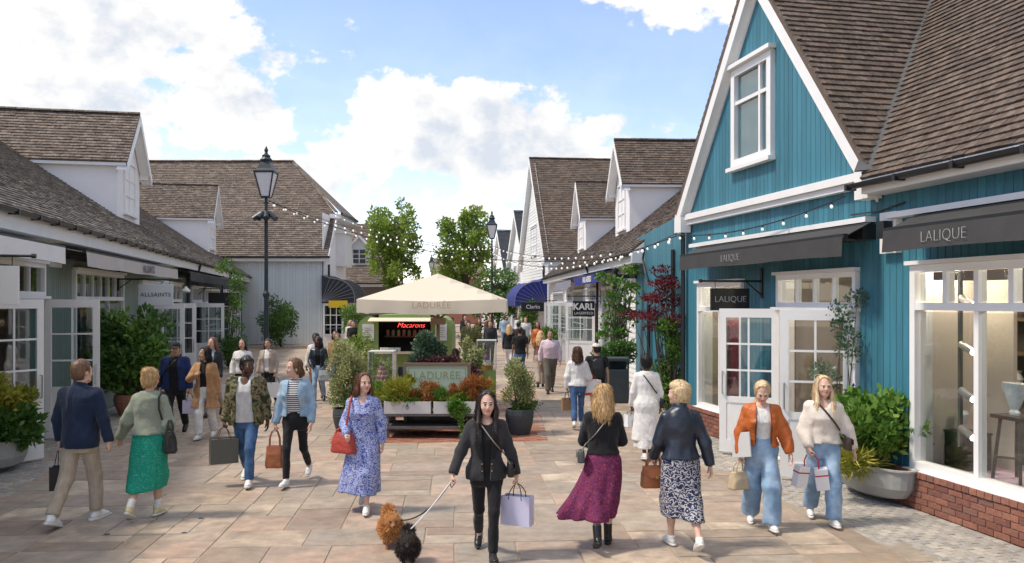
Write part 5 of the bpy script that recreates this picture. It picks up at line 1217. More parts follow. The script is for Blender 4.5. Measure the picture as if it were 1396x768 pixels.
# right side
pot('long pale grey tub with curved sides by the teal shop', (4.62, 10.75), .52, .44, M_TUB, 'tub', 1.35, .62, R(101.9))
shrub('hydrangea', 'lush bright green shrub in the long grey tub', (4.62, 10.75), clumpy((0, 0, .55), (.56, .62, .48), 34, .34, 51), 3800, .115, LEAF['bright'], .36, aspect=.62, tips=18, extra=[(clumpy((0, .1, .35), (.6, .66, .3), 26, .34, 52), 2600, .10, LEAF['tree'], 'lower_leaves')])
shrub('spider_plant', 'yellow striped grass hanging over the tub front', (4.3, 10.45), clumpy((0, 0, .1), (.28, .25, .16), 10, .4, 53), 900, .17, LEAF['yellow'], .36, 'plant', .1, tips=0, upb=.2)
shrub('wispy_climber', 'wispy blue-green climber beside the open teal shop doors', (4.45, 11.35), [(random.gauss(0, .12), random.gauss(0, .12), .35 + i * .16, .17, .17, .14) for i in range(12)], 1500, .06, LEAF['blue'], .4, aspect=.55, tips=12, r0=.012)
shrub('japanese_maple', 'dark red maple with layered leaves against teal wall', (3.3, 17.6), [(random.gauss(-.05, .3), random.gauss(0, .25), 1.9 + .2 * (i % 6) + random.gauss(0, .06), .24, .2, .05) for i in range(22)], 2600, .09, LEAF['red'], .1, aspect=.35, tips=22, r0=.02, upb=-.05)
shrub('leafy_climber', 'green climber below the red maple by the shop window', (3.3, 17.5), [(random.gauss(0, .12), random.gauss(0, .12), .25 + i * .13, .2 + .1 * (i < 7), .2, .15) for i in range(14)], 2600, .085, LEAF['bright'], .05, aspect=.55, tips=14)
shrub('espalier_tree', 'young tree with sparse light leaves trained on clapboard wall', (2.95, 23.4), [(random.gauss(.1, .24), random.gauss(0, .2), 1.2 + i * .11, .24, .2, .1) for i in range(18)], 950, .13, LEAF['bright'], .3, aspect=.7, tips=18, r0=.03)
shrub('leafy_bush', 'dense green bush at the foot of the young trained tree', (2.8, 22.9), clumpy((0, 0, .75), (.62, .5, .42), 24, .36, 55), 4200, .09, LEAF['dark'], .3)
b = empty('litter_bin', (2.55, 20.8, 0)); tag(b, 'dark grey litter bin with open slot by the clapboard shop', 'bin')
m = MB(); m.box(-.3, .3, -.28, .28, 0, .82); m.build('body', M_POT, b, bevel=.02); m = MB(); m.box(-.32, .32, -.3, .3, 1.02, 1.1); m.build('lid', M_POT, b, bevel=.02)
for x in (-.28, .28):
    for y in (-.26, .26): MB().box(x - .02, x + .02, y - .02, y + .02, .82, 1.02).build('hood_post', M_POT, b)
MB().box(-.26, .26, .2, .24, .82, 1.02).build('hood_back', M_POT, b)
shrub('leafy_bush', 'green planting along the blue canopy shop front', (1.55, 36), clumpy((0, 0, .7), (.5, .9, .6), 22, .35, 56), 2600, .12, LEAF['bright'], .05)
shrub('hanging_greenery', 'green climber hanging beside the far shop fronts', (.95, 47), clumpy((0, 0, 1.4), (.6, .5, 1.2), 22, .35, 57), 2500, .14, LEAF['bright'], .1)
# ================================================================== figure tools: signed-distance fields meshed with surface nets
def vnoise(P, seed=0):
    P = np.asarray(P); i = np.floor(P).astype(np.int64); f = P - i; f = f * f * (3 - 2 * f); out = 0
    def h(a, b, c):
        n = (a * 374761393 + b * 668265263 + c * 2147483647 + seed * 974711) & 0x7fffffff
        n = ((n ^ (n >> 13)) * 1274126177) & 0x7fffffff
        return ((n ^ (n >> 16)) & 0xffff) / 65535.
    for dx in (0, 1):
        for dy in (0, 1):
            for dz in (0, 1):
                w = (f[..., 0] if dx else 1 - f[..., 0]) * (f[..., 1] if dy else 1 - f[..., 1]) * (f[..., 2] if dz else 1 - f[..., 2])
                out = out + w * h(i[..., 0] + dx, i[..., 1] + dy, i[..., 2] + dz)
    return out
class Field:
    def __init__(s, lo, hi, h):
        s.lo = np.array(lo, float); s.h = h; s.n = np.maximum(np.ceil((np.array(hi) - s.lo) / h).astype(int) + 1, 4)
        s.ax = [s.lo[i] + h * np.arange(s.n[i]) for i in range(3)]; s.D = np.full(s.n, 1e3, np.float32)
    def box(s, lo, hi):
        a = np.clip(np.floor((np.array(lo) - s.lo) / s.h).astype(int), 0, s.n); b = np.clip(np.ceil((np.array(hi) - s.lo) / s.h).astype(int) + 1, 0, s.n)
        sl = tuple(slice(a[i], b[i]) for i in range(3))
        return sl, np.meshgrid(*[s.ax[i][sl[i]] for i in range(3)], indexing='ij', sparse=True)
    def put(s, sl, d, k):
        D = s.D[sl]
        if D.size == 0: return
        hh = np.clip(.5 + .5 * (d - D) / k, 0, 1); s.D[sl] = d * (1 - hh) + D * hh - k * hh * (1 - hh)
    def cone(s, a, b, ra, rb, k=.02, cap=False, capa=False, fy=1.):
        a = np.array(a, float); b = np.array(b, float); m = max(ra, rb) * max(1, fy) + k + 2 * s.h
        sl, (x, y, z) = s.box(np.minimum(a, b) - m, np.maximum(a, b) + m)
        ab = b - a; L2 = (ab ** 2).sum() + 1e-12; px, py, pz = x - a[0], y - a[1], z - a[2]
        t0 = (px * ab[0] + py * ab[1] + pz * ab[2]) / L2; t = np.clip(t0, 0, 1)
        d = np.sqrt((px - t * ab[0]) ** 2 + ((py - t * ab[1]) / fy) ** 2 + (pz - t * ab[2]) ** 2) - (ra + (rb - ra) * t)
        L = math.sqrt(L2)
        if cap: d = np.maximum(d, (t0 - 1) * L)
        if capa: d = np.maximum(d, -t0 * L)
        s.put(sl, d, k)
    def ell(s, c, r, k=.02, R3=None):
        c = np.array(c, float); r = np.array(r, float); m = r.max() + k + 2 * s.h
        sl, (x, y, z) = s.box(c - m, c + m); x, y, z = x - c[0], y - c[1], z - c[2]
        if R3 is not None: x, y, z = (R3[0][0] * x + R3[0][1] * y + R3[0][2] * z, R3[1][0] * x + R3[1][1] * y + R3[1][2] * z, R3[2][0] * x + R3[2][1] * y + R3[2][2] * z)
        d = (np.sqrt((x / r[0]) ** 2 + (y / r[1]) ** 2 + (z / r[2]) ** 2) - 1) * r.min()
        s.put(sl, d, k)
    def cut_ell(s, c, r, k=.006):
        c = np.array(c, float); r = np.array(r, float); sl, (x, y, z) = s.box(c - r - .03, c + r + .03)
        d = (np.sqrt(((x - c[0]) / r[0]) ** 2 + ((y - c[1]) / r[1]) ** 2 + ((z - c[2]) / r[2]) ** 2) - 1) * r.min()
        D = s.D[sl]; s.D[sl] = np.maximum(D, -d)
    def loft(s, tab, k=.02, wav=None, zlo=None, zhi=None, p=2.2):
        """tab rows: z, rx, ry, xc, yc"""
        T = np.array(tab, float); z0, z1 = T[0, 0], T[-1, 0]; zlo = z0 if zlo is None else zlo; zhi = z1 if zhi is None else zhi
        mx = max(T[:, 1].max(), T[:, 2].max()) * 1.25 + .1
        sl, (x, y, z) = s.box((-mx + T[:, 3].min(), -mx + T[:, 4].min(), zlo - .05), (mx + T[:, 3].max(), mx + T[:, 4].max(), zhi + .05))
        zz = np.clip(z, z0, z1); rx, ry, xc, yc = [np.interp(zz, T[:, 0], T[:, i]) for i in (1, 2, 3, 4)]
        X, Y = x - xc, y - yc
        sc = 1.
        if wav is not None: sc = wav(np.arctan2(Y / ry, X / rx), zz)
        d = ((np.abs(X / (rx * sc)) ** p + np.abs(Y / (ry * sc)) ** p) ** (1 / p) - 1) * np.minimum(rx, ry) * .92
        d = np.maximum(d, np.maximum(zlo - z, z - zhi)); s.put(sl, d.astype(np.float32), k)
    def grid(s): return np.meshgrid(*s.ax, indexing='ij', sparse=True)
    def wrinkle(s, amp, freq, seed, aniso=(1, 1, 1)):
        m = np.abs(s.D) < 4 * s.h + amp; idx = np.argwhere(m)
        P = (s.lo + idx * s.h) * np.array(aniso)
        w = vnoise(P * freq * 1.25, seed) + .5 * vnoise(P * freq * 2.6, seed + 5) - .75
        r = np.abs(vnoise(P * freq, seed + 9) - .5) * 2.6  # ridged folds
        s.D[m] += (amp * (w * 1.0 + (np.minimum(r, 1) - .6) * 1.25)).astype(np.float32)
    def mesh(s):
        D = s.D; D[[0, -1], :, :] = np.maximum(D[[0, -1], :, :], 1e-3); D[:, [0, -1], :] = np.maximum(D[:, [0, -1], :], 1e-3); D[:, :, [0, -1]] = np.maximum(D[:, :, [0, -1]], 1e-3)
        S = D < 0; n = s.n
        c = np.zeros(n - 1, np.int8)
        for dx in (0, 1):
            for dy in (0, 1):
                for dz in (0, 1): c += S[dx:n[0] - 1 + dx, dy:n[1] - 1 + dy, dz:n[2] - 1 + dz]
        act = (c > 0) & (c < 8); idx = np.argwhere(act); num = np.full(n - 1, -1, np.int64); num[act] = np.arange(len(idx))
        acc = np.zeros((len(idx), 3)); cnt = np.zeros(len(idx)); I, J, K = idx.T
        cor = [(a, b, d) for a in (0, 1) for b in (0, 1) for d in (0, 1)]
        for a in range(8):
            for b in range(a + 1, 8):
                A, B = cor[a], cor[b]
                if sum(p != q for p, q in zip(A, B)) != 1: continue
                d0 = D[I + A[0], J + A[1], K + A[2]].astype(float); d1 = D[I + B[0], J + B[1], K + B[2]].astype(float); m = (d0 < 0) != (d1 < 0)
                t = np.where(m, d0 / np.where(m, d0 - d1, 1), 0)
                pt = np.array(A)[None] + t[:, None] * (np.array(B) - np.array(A))[None]; acc += pt * m[:, None]; cnt += m
        V = s.lo + (idx + acc / np.maximum(cnt, 1)[:, None]) * s.h
        F = []
        for ax in range(3):
            o = [i for i in range(3) if i != ax]
            a0 = [slice(None)] * 3; a1 = [slice(None)] * 3; a0[ax] = slice(0, -1); a1[ax] = slice(1, None)
            s0, s1 = S[tuple(a0)], S[tuple(a1)]; e = np.argwhere(s0 != s1)
            e = e[(e[:, o[0]] > 0) & (e[:, o[1]] > 0)]
            if not len(e): continue
            inside = s0[tuple(e.T)]
            def cell(d0, d1):
                q = e.copy(); q[:, o[0]] -= d0; q[:, o[1]] -= d1; return num[tuple(q.T)]
            q = np.stack([cell(0, 0), cell(1, 0), cell(1, 1), cell(0, 1)], 1)
            fl = inside if ax != 1 else ~inside
            q[~fl] = q[~fl][:, ::-1]; F.append(q)
        F = np.concatenate(F) if F else np.zeros((0, 4), int)
        F = F[(F >= 0).all(1)]
        return V, F

def relax(V, F, it=2, lam=.5):
    for _ in range(it):
        A = np.zeros_like(V); C = np.zeros(len(V))
        for a, b in ((0, 1), (1, 2), (2, 3), (3, 0)):
            np.add.at(A, F[:, a], V[F[:, b]]); np.add.at(A, F[:, b], V[F[:, a]]); np.add.at(C, F[:, a], 1); np.add.at(C, F[:, b], 1)
        V = V + lam * (A / np.maximum(C, 1)[:, None] - V)
    return V
def rotm(ax, a):
    c, s = math.cos(a), math.sin(a)
    return np.array({'x': [[1, 0, 0], [0, c, -s], [0, s, c]], 'y': [[c, 0, s], [0, 1, 0], [-s, 0, c]], 'z': [[c, -s, 0], [s, c, 0], [0, 0, 1]]}[ax])

# ---- head templates (origin between the eyes' level and the head's centre, face towards +Y)
def head_template(male, h=.0048):
    F = Field((-.12, -.14, -.25), (.12, .16, .16), h)
    F.ell((0, -.012, .03), (.076, .096, .094), .02); F.ell((0, .022, -.035), (.060, .068, .082), .03); F.ell((0, .055, -.088), (.030 if male else .024, .030, .026), .03)
    if male: F.cone((-.045, .02, -.08), (-.01, .058, -.1), .022, .02, .025); F.cone((.045, .02, -.08), (.01, .058, -.1), .022, .02, .025)
    for s in (-1, 1):
        F.ell((s * .036, .058, -.03), (.026, .024, .026), .02); F.ell((s * .03, .078, .026), (.024, .014, .009), .012)
        F.ell((s * .077, -.008, -.012), (.010, .020, .031), .008)
    F.cone((0, .088, .012), (0, .106, -.026), .008, .0125, .012); F.ell((-.011, .094, -.032), (.009, .011, .008), .006); F.ell((.011, .094, -.032), (.009, .011, .008), .006)
    for s in (-1, 1): F.cut_ell((s * .031, .099, .006), (.0165, .019, .0095))
    F.ell((0, .085, -.056), (.022, .012, .006), .005); F.ell((0, .083, -.067), (.019, .012, .0075), .005)
    nr = .058 if male else .047
    F.cone((0, -.022, -.05), (0, -.035, -.23), nr, nr * 1.08, .025)
    V, Q = F.mesh(); V = relax(V, Q, 1, .4)
    C = V[Q].mean(1); mi = np.zeros(len(Q), int)
    lip = (C[:, 1] > .068) & (np.abs(C[:, 2] + .0615) < .0125 - .35 * np.abs(C[:, 0]) + .002) & (np.abs(C[:, 0]) < .024); mi[lip] = 1
    brow = (C[:, 1] > .06) & (np.abs(C[:, 2] - (.030 + .10 * (np.abs(C[:, 0]) - .03))) < .0042) & (np.abs(C[:, 0]) > .014) & (np.abs(C[:, 0]) < .05); mi[brow] = 2
    # eyeballs: white sphere with iris
    vs, fs, ms = [V], [Q], [mi]; base = len(V)
    for s in (-1, 1):
        nu, nv = 10, 8; c = np.array([s * .031, .0745, .006]); r = .0155; pts = []
        for i in range(nv + 1):
            th = math.pi * i / nv
            for j in range(nu): ph = 2 * math.pi * j / nu; pts.append(c + r * np.array([math.sin(th) * math.cos(ph), math.cos(th), math.sin(th) * math.sin(ph)]))
        f = []; m2 = []
        for i in range(nv):
            for j in range(nu): f.append((base + i * nu + j, base + (i + 1) * nu + j, base + (i + 1) * nu + (j + 1) % nu, base + i * nu + (j + 1) % nu)); m2.append(4 if i < 2 else 3)
        vs.append(np.array(pts)); fs.append(np.array(f)); ms.append(np.array(m2)); base += len(pts)
    return np.concatenate(vs), np.concatenate(fs), np.concatenate(ms)
HEAD = {(m, l): head_template(m, .015 if l else .0062) for m in (True, False) for l in (True, False)}
def hand_template(kind, h=.0045):
    """right hand: wrist at origin, hanging down (-Z), palm towards -X, thumb towards +Y"""
    F = Field((-.09, -.07, -.21), (.05, .09, .03), h)
    F.cone((0, 0, .02), (0, 0, -.02), .026, .026, .01); F.ell((-.002, .0, -.055), (.017, .040, .047), .015)
    cur = {'relax': (12, 28, 22), 'grip': (70, 85, 50), 'flat': (5, 8, 8)}[kind]
    for i, (y, ln) in enumerate(((.030, .072), (.011, .080), (-.009, .074), (-.028, .058))):
        p = np.array([-.002, y, -.088]); a = 0.
        for s_, (q, cu) in enumerate(zip((.45, .3, .25), cur)):
            a += R(cu + (i * 3 if kind == 'relax' else 0)); d = np.array([-math.sin(a), y * .12 / .03 * .1, -math.cos(a)]); e = p + d * ln * q
            F.cone(p, e, .0092 - s_ * .0008, .0086 - s_ * .001, .004); p = e
    p = np.array([-.006, .026, -.03]); th = {'relax': [(-.15, .6, -.75), (-.3, .3, -.9)], 'grip': [(-.35, .55, -.7), (-.75, -.1, -.6)], 'flat': [(-.1, .7, -.7), (-.1, .4, -.9)]}[kind]
    for d, L, r in zip(th, (.042, .036), (.0115, .0098)):
        d = np.array(d) / np.linalg.norm(d); e = p + d * L; F.cone(p, e, r, r * .92, .006); p = e
    return F.mesh()
HAND = {(k, l): hand_template(k, .0115 if l else .006) for k in ('relax', 'grip') for l in (True, False)}
def shoe_template(kind, h=.0065):
    F = Field((-.075, -.13, -.1), (.075, .24, .14), h)
    if kind == 'boot':
        F.cone((0, .0, .14), (0, 0, -.02), .052, .046, .02, capa=True); F.ell((0, .03, -.045), (.043, .1, .042), .02); F.ell((0, .12, -.055), (.045, .075, .03), .02)
        sole = -.062; th = .03
    else:
        F.cone((0, -.01, .02), (0, -.005, -.03), .043, .043, .02, capa=True); F.ell((0, .02, -.045), (.040, .095, .036), .02); F.ell((0, .11, -.055), (.044, .075, .026), .02)
        F.cone((0, .02, -.01), (0, .1, -.04), .03, .028, .02)
        sole = -.066; th = .022
    x, y, z = F.grid(); F.D = np.maximum(F.D, (sole - z).astype(np.float32))
    V, Q = F.mesh(); mi = np.zeros(len(Q), int)
    S = Field((-.08, -.13, -.1), (.08, .24, -.03), h)
    S.loft([(-.09, .046, .155, 0, .055), (sole + .006, .045, .152, 0, .055)], .005, zlo=-.089, zhi=sole + .006, p=2.6)
    V2, Q2 = S.mesh()
    return np.concatenate([V, V2]), np.concatenate([Q, Q2 + len(V)]), np.concatenate([mi, np.ones(len(Q2), int)])
SHOE = {(k, l): shoe_template(k, .02 if l else .011) for k in ('trainer', 'boot') for l in (True, False)}

# ---- materials
def skin(i):
    c = [(.62, .39, .30), (.56, .34, .25), (.36, .20, .13), (.10, .05, .032), (.46, .28, .19)][i]
    nm = ('fair_skin', 'light_skin', 'tan_skin', 'deep_skin', 'olive_skin')[i]
    return mat(nm, c, .5, noise=(9, .06), spec=.3), mat(nm + '_lips', (c[0] * .72, c[1] * .42, c[2] * .44), .4)
M_EYEW = mat('eye_white', (.7, .69, .66), .2); M_IRIS = mat('eye_iris', (.05, .033, .025), .5)
def hairm(c, nm): return mat(nm, c, .42, noise=(55, .6), bump=(70, .9), stretch=(1, 1, .07), spec=.5, bdist=.006)
HCOL = {}
def _h(k, c, nm): HCOL[k] = (nm, c); return hairm(c, nm)
HAIR = dict(blonde=_h('blonde', (.55, .36, .17), 'blonde_hair'), gold=_h('gold', (.55, .36, .17), 'golden_hair'), pale=_h('pale', (.66, .50, .30), 'pale_blonde_hair'), brown=_h('brown', (.10, .045, .022), 'brown_hair'), dark=_h('dark', (.022, .013, .01), 'dark_hair'), black=_h('black', (.009, .008, .009), 'black_hair'), auburn=_h('auburn', (.15, .06, .032), 'auburn_hair'), mid=_h('mid', (.16, .085, .045), 'mid_brown_hair'))
def cloth(nm, c, rough=.85, n=(18, .22), b=(17, .7), **k): return mat(nm, c, rough, noise=n, bump=b, spec=.2, sheen=.15, **{**dict(stretch=(1, 1, .55), bdist=.025 if b[0] < 50 else .01), **k})
def pattern(nm, kind, cols, scale=20., rough=.8):
    if nm in MATS: return MATS[nm]
    m = bpy.data.materials.new(nm); m.use_nodes = True; MATS[nm] = m; N = m.node_tree.nodes; L = m.node_tree.links; b = N['Principled BSDF']; b.inputs['Roughness'].default_value = rough; b.inputs['Specular IOR Level'].default_value = .2
    tc = N.new('ShaderNodeTexCoord'); cr = N.new('ShaderNodeValToRGB'); e = cr.color_ramp.elements; cr.color_ramp.interpolation = 'CONSTANT'
    while len(e) < len(cols): e.new(.5)
    for i, (p, c) in enumerate(cols): e[i].position = p; e[i].color = (*c, 1)
    if kind == 'stripe':
        w = N.new('ShaderNodeTexWave'); w.bands_direction = 'Z'; w.inputs['Scale'].default_value = scale; w.inputs['Distortion'].default_value = .4; L.new(tc.outputs['Object'], w.inputs[0]); L.new(w.outputs['Fac'], cr.inputs[0])
    elif kind == 'zebra':
        w = N.new('ShaderNodeTexWave'); w.bands_direction = 'Z'; w.inputs['Scale'].default_value = scale; w.inputs['Distortion'].default_value = 15; w.inputs['Detail'].default_value = 4; w.inputs['Detail Scale'].default_value = 2.6; L.new(tc.outputs['Object'], w.inputs[0]); L.new(w.outputs['Fac'], cr.inputs[0])
    elif kind == 'floral':
        v = N.new('ShaderNodeTexNoise'); v.inputs['Scale'].default_value = scale; v.inputs['Detail'].default_value = 2; v.inputs['Distortion'].default_value = 2.2; L.new(tc.outputs['Object'], v.inputs['Vector']); L.new(v.outputs['Fac'], cr.inputs[0])
    else:
        v = N.new('ShaderNodeTexNoise'); v.inputs['Scale'].default_value = scale; v.inputs['Detail'].default_value = 1.5; v.inputs['Distortion'].default_value = .8; L.new(tc.outputs['Object'], v.inputs['Vector']); L.new(v.outputs['Fac'], cr.inputs[0])
    L.new(cr.outputs[0], b.inputs['Base Color'])
    n = N.new('ShaderNodeTexNoise'); n.inputs['Scale'].default_value = 60; bp = N.new('ShaderNodeBump'); bp.inputs['Strength'].default_value = .25; bp.inputs['Distance'].default_value = .01; L.new(tc.outputs['Object'], n.inputs['Vector']); L.new(n.outputs[0], bp.inputs['Height']); L.new(bp.outputs[0], b.inputs['Normal'])
    return m

# ---- skeleton
TORSO = {False: [(.80, .150, .100, 0, -.01), (.90, .172, .118, 0, -.012), (.97, .165, .112, 0, -.01), (1.09, .122, .088, 0, 0), (1.18, .130, .096, 0, .008), (1.27, .146, .116, 0, .018), (1.35, .150, .100, 0, .004), (1.41, .135, .082, 0, -.008), (1.455, .085, .066, 0, -.016), (1.50, .052, .052, 0, -.02)],
         True: [(.80, .150, .105, 0, -.01), (.90, .168, .118, 0, -.01), (.98, .160, .112, 0, -.005), (1.09, .152, .108, 0, .004), (1.2, .168, .118, 0, .006), (1.30, .182, .124, 0, .004), (1.38, .182, .108, 0, -.008), (1.43, .150, .086, 0, -.014), (1.47, .09, .07, 0, -.02), (1.51, .058, .056, 0, -.022)]}
def D3(pitch, abd, sx): return np.array([sx * math.sin(R(abd)), math.sin(R(pitch)) * math.cos(R(abd)), -math.cos(R(pitch)) * math.cos(R(abd))])
def skeleton(p):
    male = p.get('male', False); J = {}
    J['lean'] = p.get('lean', 2.)
    hipw = .085; sh = .182 if male else .150
    for n, sx in (('R', 1), ('L', -1)):
        th, shn, ab, ft = p['leg' + n]; th *= 1.3; shn *= 1.18
        ab = ab - 3; hip = np.array([sx * hipw, 0, .92]); knee = hip + D3(th, ab, sx) * .42; ank = knee + D3(shn, ab, sx) * .405
        J['hip' + n], J['knee' + n], J['ank' + n], J['fp' + n] = hip, knee, ank, ft
        c, s = math.cos(R(ft)), math.sin(R(ft)); pts = [ank + np.array([0, y * c - z * s, y * s + z * c]) for y, z in ((-.06, -.089), (.12, -.089), (.19, -.085))]
        J['low' + n] = min(q[2] for q in pts)
        up, ua, fo, fa, hk = p['arm' + n]
        S = np.array([sx * sh, -.01, 1.398 if not male else 1.412]); E = S + D3(up, ua, sx) * .285; W = E + D3(fo, fa, sx) * .245
        J['sh' + n], J['el' + n], J['wr' + n], J['hk' + n] = S, E, W, hk
        J['fdir' + n] = (W - E) / np.linalg.norm(W - E)
    J['dz'] = -min(J['lowL'], J['lowR'])
    return J
def bend(V, J):
    """forward lean of everything above the hips, and lift onto the ground"""
    V = np.array(V, float); k = math.tan(R(J['lean'])); t = np.clip(V[..., 2] - .92, 0, None)
    w = np.clip(t, 0, .6); V[..., 1] = V[..., 1] + k * w; V[..., 2] = V[..., 2] + J['dz']; return V
def grow(tab, t, dy=0): return [(z, rx + t, ry + t, xc, yc + dy) for z, rx, ry, xc, yc in tab]
def body_mesh(p, J, h):
    male = p.get('male', False); F = Field((-.62, -.62, .02), (.62, .62, 1.56), h); f = .92 if not male else 1.05
    F.loft(TORSO[male], .02, zlo=.86, zhi=1.49)
    for n in 'RL':
        F.cone(J['hip' + n], J['knee' + n], .078 * f, .050 * f, .03); F.cone(J['knee' + n], J['ank' + n] * .6 + J['knee' + n] * .4, .050 * f, .046 * f, .02); F.cone(J['knee' + n] * .55 + J['ank' + n] * .45 + np.array([0, -.012, 0]), J['ank' + n], .047 * f, .034 * f, .02); F.cone(J['ank' + n], J['ank' + n] + np.array([0, .04, -.03]), .034, .03, .02)
        F.cone(J['sh' + n] * np.array([.35, 1, 1]) + np.array([0, 0, .02]), J['sh' + n], .05, .045 * f, .03); F.cone(J['sh' + n], J['el' + n], .044 * f, .036 * f, .025); F.cone(J['el' + n], J['wr' + n], .036 * f, .026 * f, .015)
    V, Q = F.mesh(); V = bend(V, J); mi = np.zeros(len(Q), int)
    vs, fs, ms = [V], [Q], [mi]; base = len(V)
    # hands
    for n, sx in (('R', 1), ('L', -1)):
        hv, hf = HAND[(J['hk' + n], p.get('lo', False))]; hv = hv.copy(); hf = hf.copy()
        if not male: hv = hv * .92
        if sx < 0: hv[:, 0] *= -1; hf = hf[:, ::-1]
        d = J['fdir' + n]
        if J['hk' + n] == 'grip' and abs(d[2]) > .6: d = d * .5 + np.array([0, 0, -1]) * .5
        d = d / np.linalg.norm(d); zax = -d; xax = np.array([1., 0, 0]) - zax * zax[0]
        if np.linalg.norm(xax) < .35: xax = np.array([0, 0, 1.]) * -sx - zax * zax[2] * -sx
        xax /= np.linalg.norm(xax); yax = np.cross(zax, xax); Rm = np.stack([xax, yax, zax], 1)
        hv = bend(hv @ Rm.T + J['wr' + n], J); vs.append(hv); fs.append(hf + base); ms.append(np.zeros(len(hf), int)); base += len(hv)
    hv, hf, hm = HEAD[(male, p.get('lo', False))]; hv = head_place(hv, p, J); vs.append(hv); fs.append(hf + base); ms.append(hm)
    return np.concatenate(vs), np.concatenate(fs), np.concatenate(ms)
def head_place(hv, p, J):
    yaw, pit = p.get('head', (0, 0)); Rm = rotm('z', R(yaw)) @ rotm('x', R(pit)); piv = np.array([0, -.025, -.10])
    w = np.clip((hv[:, 2] + .22) / .12, 0, 1)[:, None]  # the neck base does not turn
    r = (hv - piv) @ Rm.T + piv; hv = hv * (1 - w) + r * w
    hz = 1.632 + (.008 if p.get('male') else 0)
    return bend(hv + np.array([0, .012, hz]), J)
def sleeves(F, J, t, male, length='long', puff=0., kk=.02):
    f = 1.05 if male else .92; t = t * .72
    for n in 'RL':
        S, E, W = J['sh' + n], J['el' + n], J['wr' + n]
        F.cone(S * np.array([.45, 1, 1]) + np.array([0, 0, .012]), S - np.array([0, 0, .006]), .042 + t, .044 * f + t, .03)
        if length == 'long': F.cone(S, E, .047 * f + t, .040 * f + t + puff, kk); F.cone(E, W, .040 * f + t + puff, .030 * f + t, kk, cap=True)
        elif length == '34': F.cone(S, E, .047 * f + t, .040 * f + t + puff, kk); F.cone(E, E * .45 + W * .55, .040 * f + t + puff, .036 * f + t, kk, cap=True)
        else: F.cone(S, S * .35 + E * .65, .048 * f + t, .052 * f + t, kk, cap=True)
def g_top(p, J, h, t=.014, hem=.94, sleeve='long', neck='crew', flare=0., open_=0., puff=0., wr=.006, seed=1, collar=False, hang=None, zmax=None, st=None, wrf=9):
    male = p.get('male', False); F = Field((-.66, -.66, min(hem, .9) - .75), (.66, .66, 1.6), h)
    tab = grow(TORSO[male], t); low = [r for r in tab if r[0] <= hem]; 
    if hem < .80: tab = [(hem, tab[0][1] + flare, tab[0][2] + flare, 0, -.01)] + tab
    tab = [(z, rx + flare * max(0, (1.2 - z) / max(.05, 1.2 - hem)) * (z >= .8 or 1), ry + flare * max(0, (1.2 - z) / max(.05, 1.2 - hem)), xc, yc) for z, rx, ry, xc, yc in tab]
    if hang: tab = [(z, max(rx, hang[0]) if z < 1.3 else rx, max(ry, hang[1]) if z < 1.3 else ry, xc, yc) for z, rx, ry, xc, yc in tab]
    F.loft(tab, .02, zlo=hem, zhi=zmax or (1.49 if neck != 'low' else 1.46))
    x, y, z = F.grid()
    if collar: F.cone((0, -.03, 1.44), (0, -.02, 1.535), .085, .068, .01, cap=True)
    if sleeve: sleeves(F, J, t if st is None else st, male, sleeve, puff)
    if wr: F.wrinkle(wr, wrf, seed, (1, 1, .75))
    x, y, z = F.grid()
    # neckline
    d = {'crew': (0, .012, 1.535, .066, .066, .062), 'v': (0, .08, 1.50, .06, .09, .12), 'low': (0, .05, 1.52, .085, .085, .1), 'none': None, 'high': (0, .0, 1.60, .06, .06, .05)}[neck]
    if d: F.cut_ell(d[:3], d[3:])
    if collar: F.cut_ell((0, .02, 1.58), (.058, .075, .1))
    if open_:
        zz = np.clip((z - hem) / (1.45 - hem), 0, 1); wd = open_[0] * (1 - zz) + open_[1] * zz; dw = np.maximum(np.abs(x) - wd, .015 - y); F.D = np.maximum(F.D, np.where((z < 1.6), -dw, -1e3).astype(np.float32)) if True else F.D
    V, Q = F.mesh(); return bend(V, J), Q
def g_trousers(p, J, h, t=.012, wide=0., length=1., seed=2, wr=.006, waist=1.02, slim=False):
    male = p.get('male', False); f = 1.05 if male else .92; F = Field((-.5, -.66, -.05), (.5, .66, 1.12), h)
    F.loft([(.76, .11, .085, 0, -.01)] + grow(TORSO[male], t), .03, zlo=.79, zhi=waist)
    for n in 'RL':
        H_, K, A = J['hip' + n], J['knee' + n], J['ank' + n]; e = K + (A - K) * length + np.array([0, 0, -.0])
        F.cone(H_, K, .080 * f + t, .052 * f + t + wide * .7, .035)
        F.cone(K, e, .052 * f + t + wide * .7, (.040 * f + t if not slim else .036 * f + t) + wide, .02, cap=True)
        if not wide: F.cone(K * .55 + A * .45 + np.array([0, -.01, 0]), e, .047 * f + t * .8, .036 * f + t, .02, cap=True)
    if wr: F.wrinkle(wr, 8, seed, (1, 1, .6))
    V, Q = F.mesh(); return bend(V, J), Q
